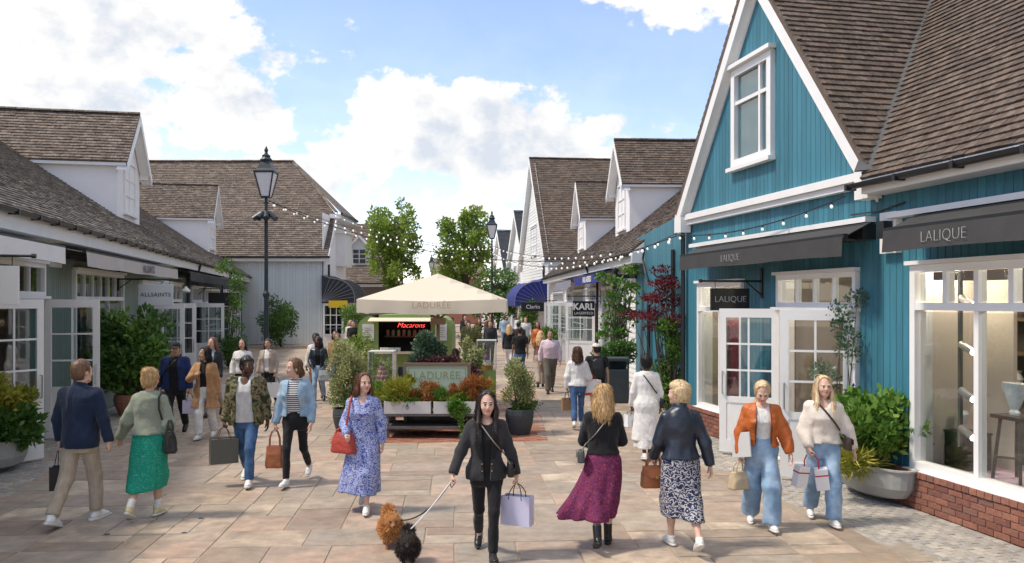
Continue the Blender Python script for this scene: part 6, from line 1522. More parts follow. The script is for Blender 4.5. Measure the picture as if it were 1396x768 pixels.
def g_skirt(p, J, h, top=1.08, hem=.40, rt=.02, rb=(.26, .24), folds=9, fa=.07, off=(0, 0), seed=3, wr=.005, leg=.05, waist=None):
    male = False; F = Field((-.62, -.66, hem - .06), (.62, .66, top + .06), h); T = grow(TORSO[False], rt); g = lambda z, i: np.interp(z, [r[0] for r in T], [r[i] for r in T])
    tab = []
    for z in np.linspace(hem, top, 12):
        u = (top - z) / (top - hem); zz = max(z, .9); rx, ry = g(zz, 1), g(zz, 2)
        if z < .9: w = (.9 - z) / (.9 - hem); rx = rx + (rb[0] - rx) * w ** .9; ry = ry + (rb[1] - ry) * w ** .9; tab.append((z, rx, ry, off[0] * w ** 1.4, off[1] * w ** 1.4 - .012))
        else: tab.append((z, rx, ry, 0, g(zz, 4)))
    ph = seed * 1.7
    def wav(th, z):
        u = np.clip((.98 - z) / (.98 - hem), 0, 1); return 1 + fa * u * (np.sin(folds * th + ph) * .6 + .5 * np.sin((folds * 1.7 // 1) * th + ph * 2 + z * 3))
    F.loft(tab, .02, wav=wav, zlo=hem, zhi=top, p=2.)
    for n in 'RL':
        H_, K, A = J['hip' + n], J['knee' + n], J['ank' + n]; F.cone(H_, K, .09, .05 + leg, .06)
        zc = max(0, min(1, (K[2] - hem) / (K[2] - A[2] + 1e-6))) 
        if K[2] > hem: F.cone(K, K + (A - K) * zc, .05 + leg, .045 + leg, .06)
    x, y, z = F.grid(); F.D = np.maximum(F.D, (hem + .012 * np.sin(9 * x + seed) - z).astype(np.float32))
    if wr: F.wrinkle(wr, 8, seed, (1, 1, .4))
    V, Q = F.mesh(); return bend(V, J), Q
# ---- hair (built in head space)
def hair_mesh(style, h=.0065, seed=1):
    rg = np.random.default_rng(seed); F = Field((-.2, -.26, -.62), (.2, .2, .2), h)
    off = {'short': .010, 'crop': .020}.get(style, .012)
    F.ell((0, -.016, .036), (.077 + off, .097 + off, .092 + off), .01)
    F.ell((0, -.045, -.02), (.074 + off * .6, .068 + off * .6, .08), .02)
    x, y, z = F.grid()
    # face opening
    fx = np.abs(x); hl = .112 - 9.9 * np.clip(fx - .008, 0, 1) ** 2; face = np.maximum(np.maximum(.016 + .30 * fx - y, z - hl), -1)
    if style in ('short', 'crop'): face = np.maximum(np.maximum(.03 - .2 * (z > 0) * 0 - y, z - (.082 - .1 * fx)), -1); F.D = np.maximum(F.D, (-.075 - z + .3 * np.clip(y, -1, .05)).astype(np.float32)); ear = np.maximum(np.abs(y + .005) - .03, np.maximum(z - .01, .06 - fx)); F.D = np.maximum(F.D, -ear)
    F.D = np.maximum(F.D, -face)
    def strands(n, a0, a1, L, r, out=.02, wave=0., top=.05, fwd=0.):
        for i in range(n):
            a = R(a0 + (a1 - a0) * (i + .5) / n + rg.uniform(-4, 4)); c, s = math.cos(a), math.sin(a)
            p = np.array([.072 * c, -.015 + .09 * s, top]); q = np.array([(.085 + out) * c, -.015 + (.10 + out) * s, -.07]); l = L * rg.uniform(.92, 1.05)
            pts = [p, q]
            for u in (.4, .7, 1.): pts.append(np.array([(.085 + out) * c + wave * math.sin(7 * u + i), -.015 + (.10 + out) * s - .02 * u + fwd * u ** .6 + wave * math.cos(6 * u + i * 2), -.07 - (l - .07) * u]))
            rr = [r * .8, r, r, r * .9, r * .45]
            for k in range(len(pts) - 1): F.cone(pts[k], pts[k + 1], rr[k], rr[k + 1], .008)
    if style == 'long': strands(30, 170, 370, .40, .021, .012, .008)
    elif style == 'longfront': strands(26, 175, 365, .36, .02, .012, .008); strands(6, -8, 18, .40, .019, .006, .009, fwd=.13); strands(6, 162, 188, .40, .019, .006, .009, fwd=.13)
    elif style == 'bob': strands(30, 168, 372, .23, .023, .012, .003)
    elif style == 'curly': strands(26, 170, 370, .33, .026, .03, .02)
    elif style == 'medium': strands(28, 172, 368, .20, .021, .008, .008)
    elif style == 'bun': F.ell((0, -.085, .10), (.05, .045, .045), .012); F.ell((.03, -.07, .115), (.025, .025, .025), .01); F.ell((-.025, -.10, .085), (.028, .025, .028), .01)
    elif style == 'lowbun': F.ell((0, -.125, .03), (.055, .045, .05), .015)
    elif style == 'pony':
        pts = [(0, -.105, -.01), (.02, -.13, -.08), (.03, -.12, -.16), (.06, -.10, -.24), (.07, -.08, -.3)]; rr = (.028, .035, .036, .032, .014)
        for k in range(4): F.cone(pts[k], pts[k + 1], rr[k], rr[k + 1], .01)
    elif style == 'crop': F.ell((0, .02, .105), (.06, .06, .03), .02); F.ell((0, -.07, .06), (.07, .05, .05), .02)
    F.wrinkle(.005, 34, seed, (1, 1, .25) if style not in ('crop', 'bun') else (1, 1, 1)); return F.mesh()
HAIRC = {}
def get_hair(style, lo=False):
    key = (style, lo)
    if key not in HAIRC:
        V, Q = hair_mesh(style, .017 if lo else .0088, seed=len(HAIRC) + 3); a, b = V[Q[:, 1]] - V[Q[:, 0]], V[Q[:, 3]] - V[Q[:, 0]]; n = np.cross(a, b); ar = np.linalg.norm(n, axis=1); n = n / (ar[:, None] + 1e-12)
        k = rng.choice(len(Q), 2000, p=ar / ar.sum()); c = V[Q[k]].mean(1); nn = n[k]; dn = np.array([0, -.25, -1.]) + rng.normal(size=(2000, 3)) * .10
        if style in ('short', 'crop', 'bun'): dn = dn + np.stack([c[:, 0] * 4, c[:, 1] * 4 - .4, np.where(c[:, 2] > .06, .7, .1)], 1)
        g = dn - nn * (dn * nn).sum(1)[:, None] * .97 + nn * .045; L = {'short': .022, 'crop': .035, 'bun': .04, 'pony': .035}.get(style, .07) * rng.uniform(.6, 1.2, 2000)
        HAIRC[key] = (V, Q, c + nn * .001, g, L)
    return HAIRC[key]
def strand_mat(nm, c): return leaf_mat(nm + '_strands', [tuple(x * .55 for x in c), tuple(x * .85 for x in c), c, tuple(min(1, x * 1.2 + .012) for x in c)], .4, .05)
def cap_mesh():
    F = Field((-.14, -.16, -.02), (.14, .24, .18), .006); F.ell((0, -.012, .045), (.095, .115, .092), .01); x, y, z = F.grid(); F.D = np.maximum(F.D, (.045 - z).astype(np.float32)); F.ell((0, .105, .05), (.07, .085, .010), .012); return F.mesh()
CAPM = cap_mesh()

PEOPLE = {}
def person(key, label, loc, face_deg, height, p, wear, skin_i=0, hair=None, shoes=None, lo=False, group=None, cap=None, socks=None):
    """face_deg: direction the body faces, degrees clockwise from 'away from the camera' (0 = away, 180 = towards)"""
    base = dict(legR=(16, 4, 2, 4), legL=(-14, -30, 2, -22), armR=(-12, 8, 4, 4, 'relax'), armL=(14, 8, 24, 4, 'relax')); base.update(p); p = base; p['lo'] = lo
    J = skeleton(p); s = height / 1.765
    t = empty('person', (*loc, 0), -R(face_deg), s); tag(t, label, 'person', group)
    h = .02 if not lo else .036; hg = .0148 if not lo else .026
    sk, lips = skin(skin_i); hm = HAIR[hair[1]] if hair else HAIR['dark']
    V, Q, mi = body_mesh(p, J, h)
    link_mesh('body', mesh_np('body', V, Q, [sk, lips, hm, M_EYEW, M_IRIS], mi, smooth=True), t)
    if hair:
        hv, hf, sp_, sg, sl_ = get_hair(hair[0], lo); hv = head_place(hv, p, J); hob = link_mesh('hair', mesh_np('hair', hv, hf, [hm], smooth=True), t)
        if not lo:
            p0 = head_place(sp_.copy(), p, J); p1 = head_place(sp_ + sg * .02, p, J); link_mesh('hair_strands', leaf_mesh('hair_strands', p0, p1 - p0, sl_, strand_mat(*HCOL[hair[1]]), rng.random(len(sp_)), .07), hob)
    if cap:
        hv, hf = CAPM; link_mesh('cap', mesh_np('cap', head_place(hv, p, J), hf, [cap], smooth=True), t)
    if shoes:
        kind, m1, m2 = shoes
        for n, sx in (('R', 1), ('L', -1)):
            v, f, m_ = SHOE[(kind, lo)]; v = v * (1.06 if p.get('male') else .95); Rm = rotm('z', R(-sx * 6)) @ rotm('x', R(J['fp' + n])); w = v @ Rm.T + J['ank' + n]; w[:, 2] += J['dz']
            link_mesh('shoe', mesh_np('shoe', w, f, [m1, m2], m_, smooth=True), t)
    if socks:
        for n in 'RL':
            F = Field((-.4, -.66, -.1), (.4, .66, .6), .012); A, K = J['ank' + n], J['knee' + n]; F.cone(A + (K - A) * .28, A, .043, .043, .01, capa=True); v, f = F.mesh(); v[:, 2] += J['dz']; link_mesh('sock', mesh_np('sock', v, f, [socks], smooth=True), t)
    for i, (nm, fn, kw, mt) in enumerate(wear):
        v, f = fn(p, J, hg, **{**kw, **({'seed': (hash_(key) + i * 7) % 97} if True else {})}); link_mesh(nm, mesh_np(nm, v, f, [mt], smooth=True), t)
    PEOPLE[key] = dict(t=t, J=J, s=s, p=p, loc=loc, rz=-R(face_deg)); return t
def hash_(k): return sum(ord(c) * (i + 3) for i, c in enumerate(k))
def to_world(key, q):
    d = PEOPLE[key]; q = bend(np.array(q, float), d['J']) * d['s']; c, s = math.cos(d['rz']), math.sin(d['rz'])
    return Vector((d['loc'][0] + q[0] * c - q[1] * s, d['loc'][1] + q[0] * s + q[1] * c, q[2]))
def hand_at(key, n, extra=.085):
    J = PEOPLE[key]['J']; d = J['fdir' + n] * .5 + np.array([0, 0, -.5]); d /= np.linalg.norm(d); return to_world(key, J['wr' + n] + d * extra)
def lapels(key, t, open_, hem, z0, z1, w, mt, buttons=None):
    d = PEOPLE[key]; J = d['J']; T = TORSO[d['p'].get('male', False)]; g = lambda z, i: float(np.interp(z, [r[0] for r in T], [r[i] for r in T]))
    for sx in (-1, 1):
        L_ = []
        for i in range(9):
            z = z0 + (z1 - z0) * i / 8; wd = open_[0] + (open_[1] - open_[0]) * min(1, max(0, (z - hem) / (1.45 - hem))); prof = w * math.sin(math.pi * (.12 + .8 * i / 8)) ** .7
            if i == 6: prof *= .72
            row = []
            for u in (0, .5, 1):
                x = wd + prof * u; rx, ry, yc = g(z, 1) + t, g(z, 2) + t, g(z, 4); y = yc + ry * max(0, 1 - (x / rx) ** 2.2) ** (1 / 2.2) + .012 - .003 * abs(u - .5); row.append(bend(np.array([sx * x, y, z]), J))
            L_.append(row)
        m = MB(); m.add([tuple(q) for r in L_ for q in r], [(i * 3 + j, i * 3 + j + 1, i * 3 + j + 4, i * 3 + j + 3) for i in range(8) for j in range(2)]); m.build('lapel', mt, d['t'], smooth=True)
    for (x, z) in buttons or []:
        rx, ry, yc = g(z, 1) + t, g(z, 2) + t, g(z, 4); q = bend(np.array([x, yc + ry * max(0, 1 - (abs(x) / rx) ** 2.2) ** (1 / 2.2) + .006, z]), J)
        MB().lathe([(0, -.006), (.012, -.005), (.012, .005), (0, .006)], 8, tuple(q)).build('button', GOLDB, d['t'])
GOLDB = mat('brass', (.6, .42, .16), .3, metal=.9)
# ---- bags
def shopping_bag(label, at, rz, w, d, h, mt, hmt, drop=.16, inside=None, lettering=None, lm=None, ls=.06, tilt=0., group=None, sides=None):
    t = empty('shopping_bag', at, rz); t.rotation_euler = (tilt, 0, rz); tag(t, label, 'shopping bag', group); z1 = -drop; z0 = z1 - h
    m = MB(); a, b = w / 2, d / 2; g = d * .18
    lo = [(-a, -b, z0), (a, -b, z0), (a, b, z0), (-a, b, z0)]; hi = [(-a, -b, z1), (0, -b, z1), (a, -b, z1), (a - g, 0, z1), (a, b, z1), (0, b, z1), (-a, b, z1), (-a + g, 0, z1)]
    m.add(lo + hi, [(3, 2, 1, 0), (0, 1, 6, 5, 4), (2, 3, 10, 9, 8)]); m.mi = 1 if sides else 0
    sm = [(a - g * .55, 0, (z0 + z1) / 2), (-a + g * .55, 0, (z0 + z1) / 2)]
    m.add([lo[1], lo[2], hi[4], hi[3], hi[2], sm[0]], [(0, 5, 3, 4), (0, 1, 5), (1, 2, 3, 5)]); m.add([lo[3], lo[0], hi[0], hi[7], hi[6], sm[1]], [(0, 5, 3, 4), (0, 1, 5), (1, 2, 3, 5)])
    m.build('bag', [mt, sides or mt], t)
    mi_ = MB(); mi_.box(-a + g + .01, a - g - .01, -b + .015, b - .015, z1 - .03, z1 - .02); mi_.build('tissue', inside or M_SIGNW, t)
    for s in (-1, 1):
        k = MB(); k.tube([(-w * .22, s * b, z1 - .03), (-w * .21, s * b * .9, z1 + .03), (-w * .12, s * b * .35, -.03), (0, s * .006, .0), (w * .12, s * b * .35, -.03), (w * .21, s * b * .9, z1 + .03), (w * .22, s * b, z1 - .03)], .005, 6); k.build('handle', hmt, t)
    if lettering: text(lettering, ls, lm, t, (0, -b - .002, (z0 + z1) / 2), (R(90), 0, 0), ext=.001)
    return t
def soft_bag(name, label, cat, at, rz, w, d, h, mt, drop, hw=.5, flap=False, metal=None, taper=.8, hr=.009, studs=False, group=None):
    t = empty(name, at, rz); tag(t, label, cat, group); F = Field((-w, -w, -drop - h - .1), (w, w, -drop + .1), .0085)
    z1 = -drop; z0 = z1 - h
    F.loft([(z0, w * .46, d * .42, 0, 0), (z0 + h * .1, w / 2, d / 2, 0, 0), (z0 + h * .6, w / 2 * (1 + taper) / 2, d * .45, 0, 0), (z1, w / 2 * taper, d * .22, 0, 0)], .02, zlo=z0, zhi=z1, p=4.5)
    F.wrinkle(.003, 14, 3); V, Q = F.mesh(); link_mesh('bag', mesh_np('bag', V, Q, [mt], smooth=True), t)
    if flap:
        m = MB(); fw = w * .5 * taper + .012; m.prism([(-fw, -d * .25, z1 + .006), (fw, -d * .25, z1 + .006), (fw * 1.02, -d * .5 - .012, z1 - h * .35), (fw * .5, -d * .5 - .016, z1 - h * .5), (-fw * .5, -d * .5 - .016, z1 - h * .5), (-fw * 1.02, -d * .5 - .012, z1 - h * .35)], (0, -.008, .004)); m.build('flap', mt, t)
        if metal: MB().box(-.016, .016, -d * .5 - .034, -d * .5 - .022, z1 - h * .52, z1 - h * .4).build('clasp', metal, t)
    for s in (-1, 1):
        k = MB(); y = s * d * .18; k.tube([(-w * hw * .55, y, z1 - .04), (-w * hw * .52, y, z1 + drop * .45), (-w * hw * .3, y * .5, z1 + drop * .85), (0, y * .2, z1 + drop), (w * hw * .3, y * .5, z1 + drop * .85), (w * hw * .52, y, z1 + drop * .45), (w * hw * .55, y, z1 - .04)], hr, 7); k.build('handle', mt, t)
    return t
def crossbody(name, label, key, side, mt, w=.2, h=.15, d=.07, bagz=.93, yb=0.02, strap=None, sr=.008, t=.035, front=1, chain=False, backface=False, metal=None, shoulder_only=False, tilt=0.):
    """worn bag: strap from one shoulder over chest and back to a bag on the other hip (side=+1: bag at wearer's right)"""
    P_ = PEOPLE[key]; J = P_['J']; male = P_['p'].get('male', False)
    T = TORSO[male]; g = lambda z, i: float(np.interp(z, [r[0] for r in T], [r[i] for r in T]))
    e = empty(name, P_['t'].location, P_['rz'], P_['s']); tag(e, label, 'bag')
    bx = side * (g(max(bagz, .85), 1) + t + d * .5); sx0 = (-side if not shoulder_only else side) * (.095 if not shoulder_only else .13)
    def surf(x, z, s):
        rx, ry, yc = g(z, 1) + t, g(z, 2) + t, g(z, 4); u = min(1, abs(x) / rx); return yc + s * ry * math.sqrt(max(0, 1 - u ** 2.2))
    top = 1.475 if not shoulder_only else 1.45
    for s in (1, -1):
        pts = []
        for i in range(15):
            u = i / 14; z = top - (top - bagz - h * .5) * u; x = sx0 + (bx * .94 - sx0) * u; zz = min(z, 1.42); y = surf(x, zz, s)
            if i == 0: y = -.02; z = top + t
            if i == 1: y = y * .6
            if shoulder_only: y = y * .35 + s * .02
            if i == 14: y = yb + s * w * .4
            pts.append(tuple(bend(np.array([x, y, z]), J)))
        MB().tube(pts, sr, 6).build('strap', strap or mt, e)
    F = Field((-.3, -.3, -.3), (.3, .3, .3), .009); F.loft([(-h / 2, d / 2, w / 2 * .95, 0, 0), (h * .2, d / 2, w / 2, 0, 0), (h / 2, d * .38, w / 2 * .92, 0, 0)], .01, zlo=-h / 2, zhi=h / 2, p=4.5); V, Q = F.mesh()
    V = V @ rotm('x', R(tilt)).T
    V = bend(V + np.array([bx, yb, bagz]), J); link_mesh('bag', mesh_np('bag', V, Q, [mt], smooth=True), e)
    m = MB(); q = bend(np.array([[bx + side * (d / 2 + .004), yb - w * .46, bagz + h * .45], [bx + side * (d / 2 + .004), yb + w * .46, bagz + h * .45], [bx + side * (d / 2 + .006), yb + w * .46, bagz], [bx + side * (d / 2 + .006), yb - w * .46, bagz]]), J)
    m.prism([tuple(a) for a in q], (side * .006, 0, 0)); m.build('flap', mt, e)
    if metal: c = bend(np.array([bx + side * (d / 2 + .012), yb, bagz]), J); MB().box(c[0] - .006, c[0] + .006, c[1] - .015, c[1] + .015, c[2] - .015, c[2] + .015).build('clasp', metal, e)
    return e
# ================================================================== the people in the street
WS = (mat('white_trainer', (.74, .74, .72), .5), mat('white_sole', (.66, .65, .62), .6))
TR = ('trainer',) + WS; BLK = ('trainer', mat('black_shoe', (.02, .02, .02), .4), mat('black_sole', (.02, .02, .02), .6)); BOOT = ('boot', mat('black_boot', (.012, .012, .013), .35), mat('boot_sole', (.015, .015, .015), .6))
YT = ('trainer', mat('cream_yellow_trainer', (.62, .52, .28), .55), WS[1])
C = dict(navy=cloth('navy_shirt_cloth', (.012, .022, .05)), chino=cloth('beige_chino', (.40, .33, .25)), sagek=cloth('sage_knit', (.24, .27, .21), n=(60, .2), b=(120, .6)), grey=cloth('pale_grey_polo', (.55, .55, .54)), jean=mat('blue_denim', (.035, .085, .20), .85, noise=(14, .3), bump=(120, .3), base2=(.07, .15, .30), nscale2=4), ljean=mat('light_denim', (.20, .32, .47), .85, noise=(10, .2), bump=(120, .3), base2=(.34, .46, .60), nscale2=3.5), djack=mat('washed_denim', (.24, .36, .48), .85, noise=(12, .22), bump=(120, .3), base2=(.36, .48, .58), nscale2=5),
         black=cloth('black_cloth', (.012, .012, .014)), charcoal=cloth('charcoal_cloth', (.03, .03, .034)), tan=cloth('tan_wool', (.38, .21, .10)), white=cloth('white_cotton', (.70, .69, .67)), cream=cloth('cream_knit', (.68, .62, .55), n=(60, .12), b=(90, .6)), navyj=cloth('royal_navy_jacket', (.015, .03, .11)), leather=mat('navy_leather', (.016, .024, .042), .38, noise=(8, .2), bump=(25, .35), spec=.5), rust=mat('rust_quilted_nylon', (.48, .12, .025), .5, noise=(5, .15), bump=(11, .8), bdist=.03), pink=cloth('pale_pink_shirt', (.66, .52, .58)), olive=cloth('olive_grey_trousers', (.13, .115, .095)), brownt=cloth('brown_knit_top', (.20, .085, .05)), beige=cloth('taupe_trousers', (.38, .31, .26)), lav=cloth('lavender_top', (.42, .38, .55)),
         camo=pattern('camouflage_cloth', 'camo', [(0, (.03, .035, .02)), (.42, (.12, .12, .055)), (.5, (.22, .18, .10)), (.57, (.09, .05, .03)), (.63, (.16, .17, .09))], 11), stripe=pattern('striped_jersey', 'stripe', [(0, (.03, .03, .05)), (.42, (.62, .62, .6))], 11),
         floral=pattern('blue_floral_print', 'floral', [(0, (.06, .09, .33)), (.44, (.16, .22, .55)), (.5, (.60, .62, .72)), (.56, (.10, .15, .45)), (.62, (.50, .53, .68))], 26), burg=pattern('burgundy_print', 'floral', [(0, (.10, .02, .05)), (.44, (.22, .03, .08)), (.52, (.06, .02, .10)), (.6, (.28, .05, .08))], 20), zeb=pattern('navy_white_print', 'zebra', [(0, (.02, .025, .06)), (.45, (.07, .09, .22)), (.70, (.46, .44, .42))], 7.5), emer=pattern('emerald_dotted_print', 'floral', [(0, (.01, .20, .13)), (.40, (.012, .26, .17)), (.62, (.12, .42, .32))], 45))
# --- the walkers near the camera
person('navy_man', 'man seen from behind in navy shirt and beige chinos carrying a black bag', (-4.86, 9.5), 8, 1.86, dict(male=True, legR=(15, 3, 2, 0), legL=(-12, -28, 3, -20), armL=(-4, 13, 12, 2, 'grip'), armR=(2, 16, 10, 10, 'grip'), head=(-18, 2)), [('trousers', g_trousers, dict(t=.010, wide=.016, length=.97), C['chino']), ('shirt', g_top, dict(t=.024, hem=.84, collar=True, flare=.012, wr=.009), C['navy'])], 0, ('short', 'mid'), TR)
person('green_woman', 'woman seen from behind in sage sweater and emerald midi skirt, blonde bun', (-4.19, 9.75), 2, 1.74, dict(legR=(10, -2, 1, 0), legL=(-8, -34, 2, -26), armL=(4, 24, 14, 30, 'grip'), armR=(0, 14, 14, 2, 'relax'), head=(-6, 0)), [('skirt', g_skirt, dict(top=1.08, hem=.36, rb=(.205, .205), fa=.05, off=(-.03, -.03), leg=.045), C['emer']), ('sweater', g_top, dict(t=.038, hem=1.0, puff=.022, wr=.01, st=.03), C['sagek'])], 1, ('bun', 'blonde'), YT, socks=C['white'])
person('camo_man', 'bearded man in camouflage jacket, grey polo and blue jeans walking forward', (-3.62, 11.5), 176, 1.78, dict(male=True, legR=(-12, -34, 3, -24), legL=(18, 6, 3, 8), armR=(-2, 13, 22, 6, 'grip'), armL=(-6, 14, 6, 6, 'relax'), head=(42, -4)), [('jeans', g_trousers, dict(t=.012, length=.97), C['jean']), ('polo', g_top, dict(t=.024, hem=.88, neck='v', sleeve=None, wr=.005), C['grey']), ('jacket', g_top, dict(t=.036, hem=.84, open_=(.125, .085), flare=.03, wr=.011, neck='low'), C['camo'])], 3, ('short', 'black'), TR)
person('denim_woman', 'woman in washed denim jacket, striped top and black leggings carrying a tan tote', (-2.95, 11.5), 182, 1.76, dict(legR=(20, 8, 1, 10), legL=(-12, -40, 2, -28), armR=(4, 14, 16, 8, 'grip'), armL=(2, 16, 20, 2, 'relax'), head=(-52, 0)), [('leggings', g_trousers, dict(t=.007, length=.93, wr=.003, slim=True, waist=1.06), C['black']), ('top', g_top, dict(t=.012, hem=1.02, neck='crew', sleeve=None, wr=.004), C['stripe']), ('jacket', g_top, dict(t=.032, hem=.98, open_=(.09, .07), neck='low', wr=.009, flare=.01), C['djack'])], 0, ('pony', 'mid'), TR)
person('floral_woman', 'woman in long blue and white floral dress with a red shoulder bag', (-1.76, 10.0), 180, 1.66, dict(legR=(-8, -34, 1, -22), legL=(12, 2, 1, 4), armR=(6, 15, 62, -12, 'grip'), armL=(-6, 15, 10, 4, 'relax'), head=(34, 4)), [('dress', g_skirt, dict(top=1.12, hem=.26, rb=(.27, .24), fa=.06, folds=8, off=(.07, -.05), leg=.06), C['floral']), ('bodice', g_top, dict(t=.02, hem=1.04, neck='v', puff=.02, wr=.007, st=.022), C['floral'])], 0, ('bob', 'auburn'), TR)
person('blazer_woman', 'dark haired woman in black blazer and trousers walking two small dogs', (-.25, 8.25), 176, 1.66, dict(legR=(-10, -36, 2, -26), legL=(20, 8, 1, 10), armR=(8, 24, 26, 20, 'grip'), armL=(4, 20, 10, 14, 'grip'), head=(6, -2), lean=1), [('trousers', g_trousers, dict(t=.010, length=.95, wr=.005, slim=True), C['black']), ('camisole', g_top, dict(t=.010, hem=.95, neck='low', sleeve=None, wr=.003), C['black']), ('blazer', g_top, dict(t=.032, hem=.86, open_=(.03, .062), neck='low', wr=.007, flare=.016), C['charcoal'])], 0, ('longfront', 'dark'), BLK)
person('burgundy_woman', 'woman seen from behind in black jacket and flowing burgundy skirt, golden bob', (.93, 8.62), 4, 1.66, dict(legR=(10, 0, 1, 0), legL=(-14, -32, 2, -24), armL=(20, 12, 70, -18, 'relax'), armR=(20, 12, 75, -20, 'relax'), head=(0, -4)), [('skirt', g_skirt, dict(top=1.1, hem=.34, rb=(.31, .25), fa=.12, folds=7, off=(-.2, -.04), leg=.05), C['burg']), ('jacket', g_top, dict(t=.03, hem=1.02, neck='high', wr=.008), C['black'])], 0, ('bob', 'gold'), BOOT)
person('leather_woman', 'woman seen from behind in navy leather jacket and patterned midi skirt, short blonde hair', (1.70, 8.52), 352, 1.70, dict(legR=(-14, -36, 1, -28), legL=(12, 2, 1, 2), armL=(12, 14, 44, 0, 'grip'), armR=(-10, 20, -2, 12, 'relax'), head=(44, 2)), [('skirt', g_skirt, dict(top=1.08, hem=.36, rb=(.20, .20), fa=.03, folds=5, leg=.05), C['zeb']), ('jacket', g_top, dict(t=.034, hem=.97, collar=True, neck='none', wr=.010), C['leather'])], 0, ('crop', 'pale'), TR)
person('orange_woman', 'woman in rust orange quilted bomber jacket and wide light jeans', (2.75, 9.3), 186, 1.66, dict(legR=(-6, -26, 3, -16), legL=(16, 2, 3, 4), armR=(-6, 17, 12, 4, 'grip'), armL=(6, 22, 18, 12, 'relax'), head=(-4, -26)), [('jeans', g_trousers, dict(t=.022, wide=.045, length=1.02, wr=.011, waist=1.08), C['ljean']), ('vest', g_top, dict(t=.012, hem=1.04, neck='low', sleeve=None, wr=.003), C['white']), ('jacket', g_top, dict(t=.036, hem=.99, open_=(.085, .075), neck='low', puff=.02, wr=.012, st=.034), C['rust'])], 0, ('pony', 'pale'), TR)
person('cream_woman', 'woman with long blonde hair in cream cardigan and ripped light jeans', (3.5, 9.5), 188, 1.68, dict(legR=(-8, -28, 3, -18), legL=(14, 4, 3, 4), armR=(6, 14, 40, -6, 'grip'), armL=(-2, 24, 14, 16, 'relax'), head=(8, 2)), [('jeans', g_trousers, dict(t=.02, wide=.032, length=.98, wr=.011), C['ljean']), ('cardigan', g_top, dict(t=.042, hem=.98, neck='v', puff=.024, wr=.011, st=.032, flare=.012), C['cream'])], 0, ('longfront', 'pale'), TR)
# --- the middle distance
person('tan_woman', 'woman in long tan wool coat and white trousers holding her collar', (-5.56, 15.3), 178, 1.68, dict(legR=(14, 4, 2, 4), legL=(-10, -24, 2, -14), armR=(30, 20, 120, -40, 'relax'), armL=(-2, 12, 6, 4, 'relax'), head=(-46, 4)), [('trousers', g_trousers, dict(t=.016, wide=.018, length=.97), C['white']), ('top', g_top, dict(t=.012, hem=.95, sleeve=None, wr=.003), C['black']), ('coat', g_top, dict(t=.04, hem=.62, open_=(.07, .06), neck='low', flare=.04, wr=.01), C['tan'])], 4, ('medium', 'dark'), TR)
person('cap_man', 'man in black cap and royal navy jacket with a dark chest bag', (-6.3, 15.8), 176, 1.76, dict(male=True, armR=(2, 14, 24, 0, 'relax'), armL=(-2, 14, 10, 4, 'grip'), head=(14, -8)), [('trousers', g_trousers, dict(t=.016), C['black']), ('tee', g_top, dict(t=.014, hem=.9, sleeve=None, wr=.004), C['black']), ('jacket', g_top, dict(t=.038, hem=.86, open_=(.09, .08), neck='low', wr=.01), C['navyj'])], 4, ('short', 'black'), BLK, cap=C['black'])
person('auburn_woman', 'auburn haired woman in dark blazer behind the tan coat', (-6.45, 18.2), 180, 1.74, dict(armR=(10, 12, 70, -20, 'relax'), head=(-20, 0)), [('trousers', g_trousers, dict(), C['beige']), ('shirt', g_top, dict(t=.012, hem=.95, sleeve=None), C['djack']), ('blazer', g_top, dict(t=.03, hem=.88, open_=(.04, .06), neck='low'), C['charcoal'])], 0, ('long', 'auburn'), BLK, lo=True)
person('maison_woman', 'dark haired woman in white printed sweatshirt with white shopping bags', (-6.13, 19.2), 180, 1.66, dict(armR=(6, 14, 30, 0, 'grip'), armL=(2, 14, 20, 2, 'grip')), [('trousers', g_trousers, dict(), C['black']), ('sweatshirt', g_top, dict(t=.034, hem=.93, puff=.015), C['white'])], 1, ('medium', 'dark'), TR, lo=True)
person('grey_man', 'person in pale grey jacket half hidden by the lamp post', (-5.72, 19.8), 184, 1.64, dict(armR=(4, 14, 20, 2, 'grip'), armL=(4, 14, 22, 2, 'grip')), [('trousers', g_trousers, dict(), C['black']), ('tee', g_top, dict(t=.012, hem=.93, sleeve=None), C['white']), ('jacket', g_top, dict(t=.034, hem=.9, open_=(.06, .06), neck='low'), C['beige'])], 4, ('short', 'dark'), BLK, lo=True)
person('lavender_woman', 'woman with hair tied up in lavender top and open white jacket', (-4.92, 21.2), 182, 1.72, dict(armR=(4, 14, 20, 2, 'grip'), head=(-10, 0)), [('trousers', g_trousers, dict(), C['brownt']), ('top', g_top, dict(t=.012, hem=.95, sleeve=None), C['lav']), ('jacket', g_top, dict(t=.03, hem=.85, open_=(.08, .07), neck='low'), C['cream'])], 3, ('lowbun', 'black'), BLK, lo=True)
person('black_jacket_woman', 'woman in black leather jacket and light jeans with a grey handbag', (-4.72, 20.6), 178, 1.66, dict(armL=(10, 14, 60, 0, 'grip'), armR=(6, 14, 60, -20, 'relax'), head=(-36, 0)), [('jeans', g_trousers, dict(t=.012, length=.95), C['ljean']), ('top', g_top, dict(t=.012, hem=.95, sleeve=None), C['black']), ('jacket', g_top, dict(t=.03, hem=.95, open_=(.05, .06), neck='low'), C['leather'])], 3, ('medium', 'black'), BLK, lo=True)
person('tan_jacket_woman', 'long haired woman in tan jacket and blue jeans near the black canopy', (-4.75, 23), 182, 1.64, dict(armL=(8, 14, 60, -10, 'grip')), [('jeans', g_trousers, dict(), C['jean']), ('top', g_top, dict(t=.012, hem=.95, sleeve=None), C['brownt']), ('jacket', g_top, dict(t=.03, hem=.9, open_=(.06, .06), neck='low'), C['tan'])], 2, ('long', 'mid'), BLK, lo=True)
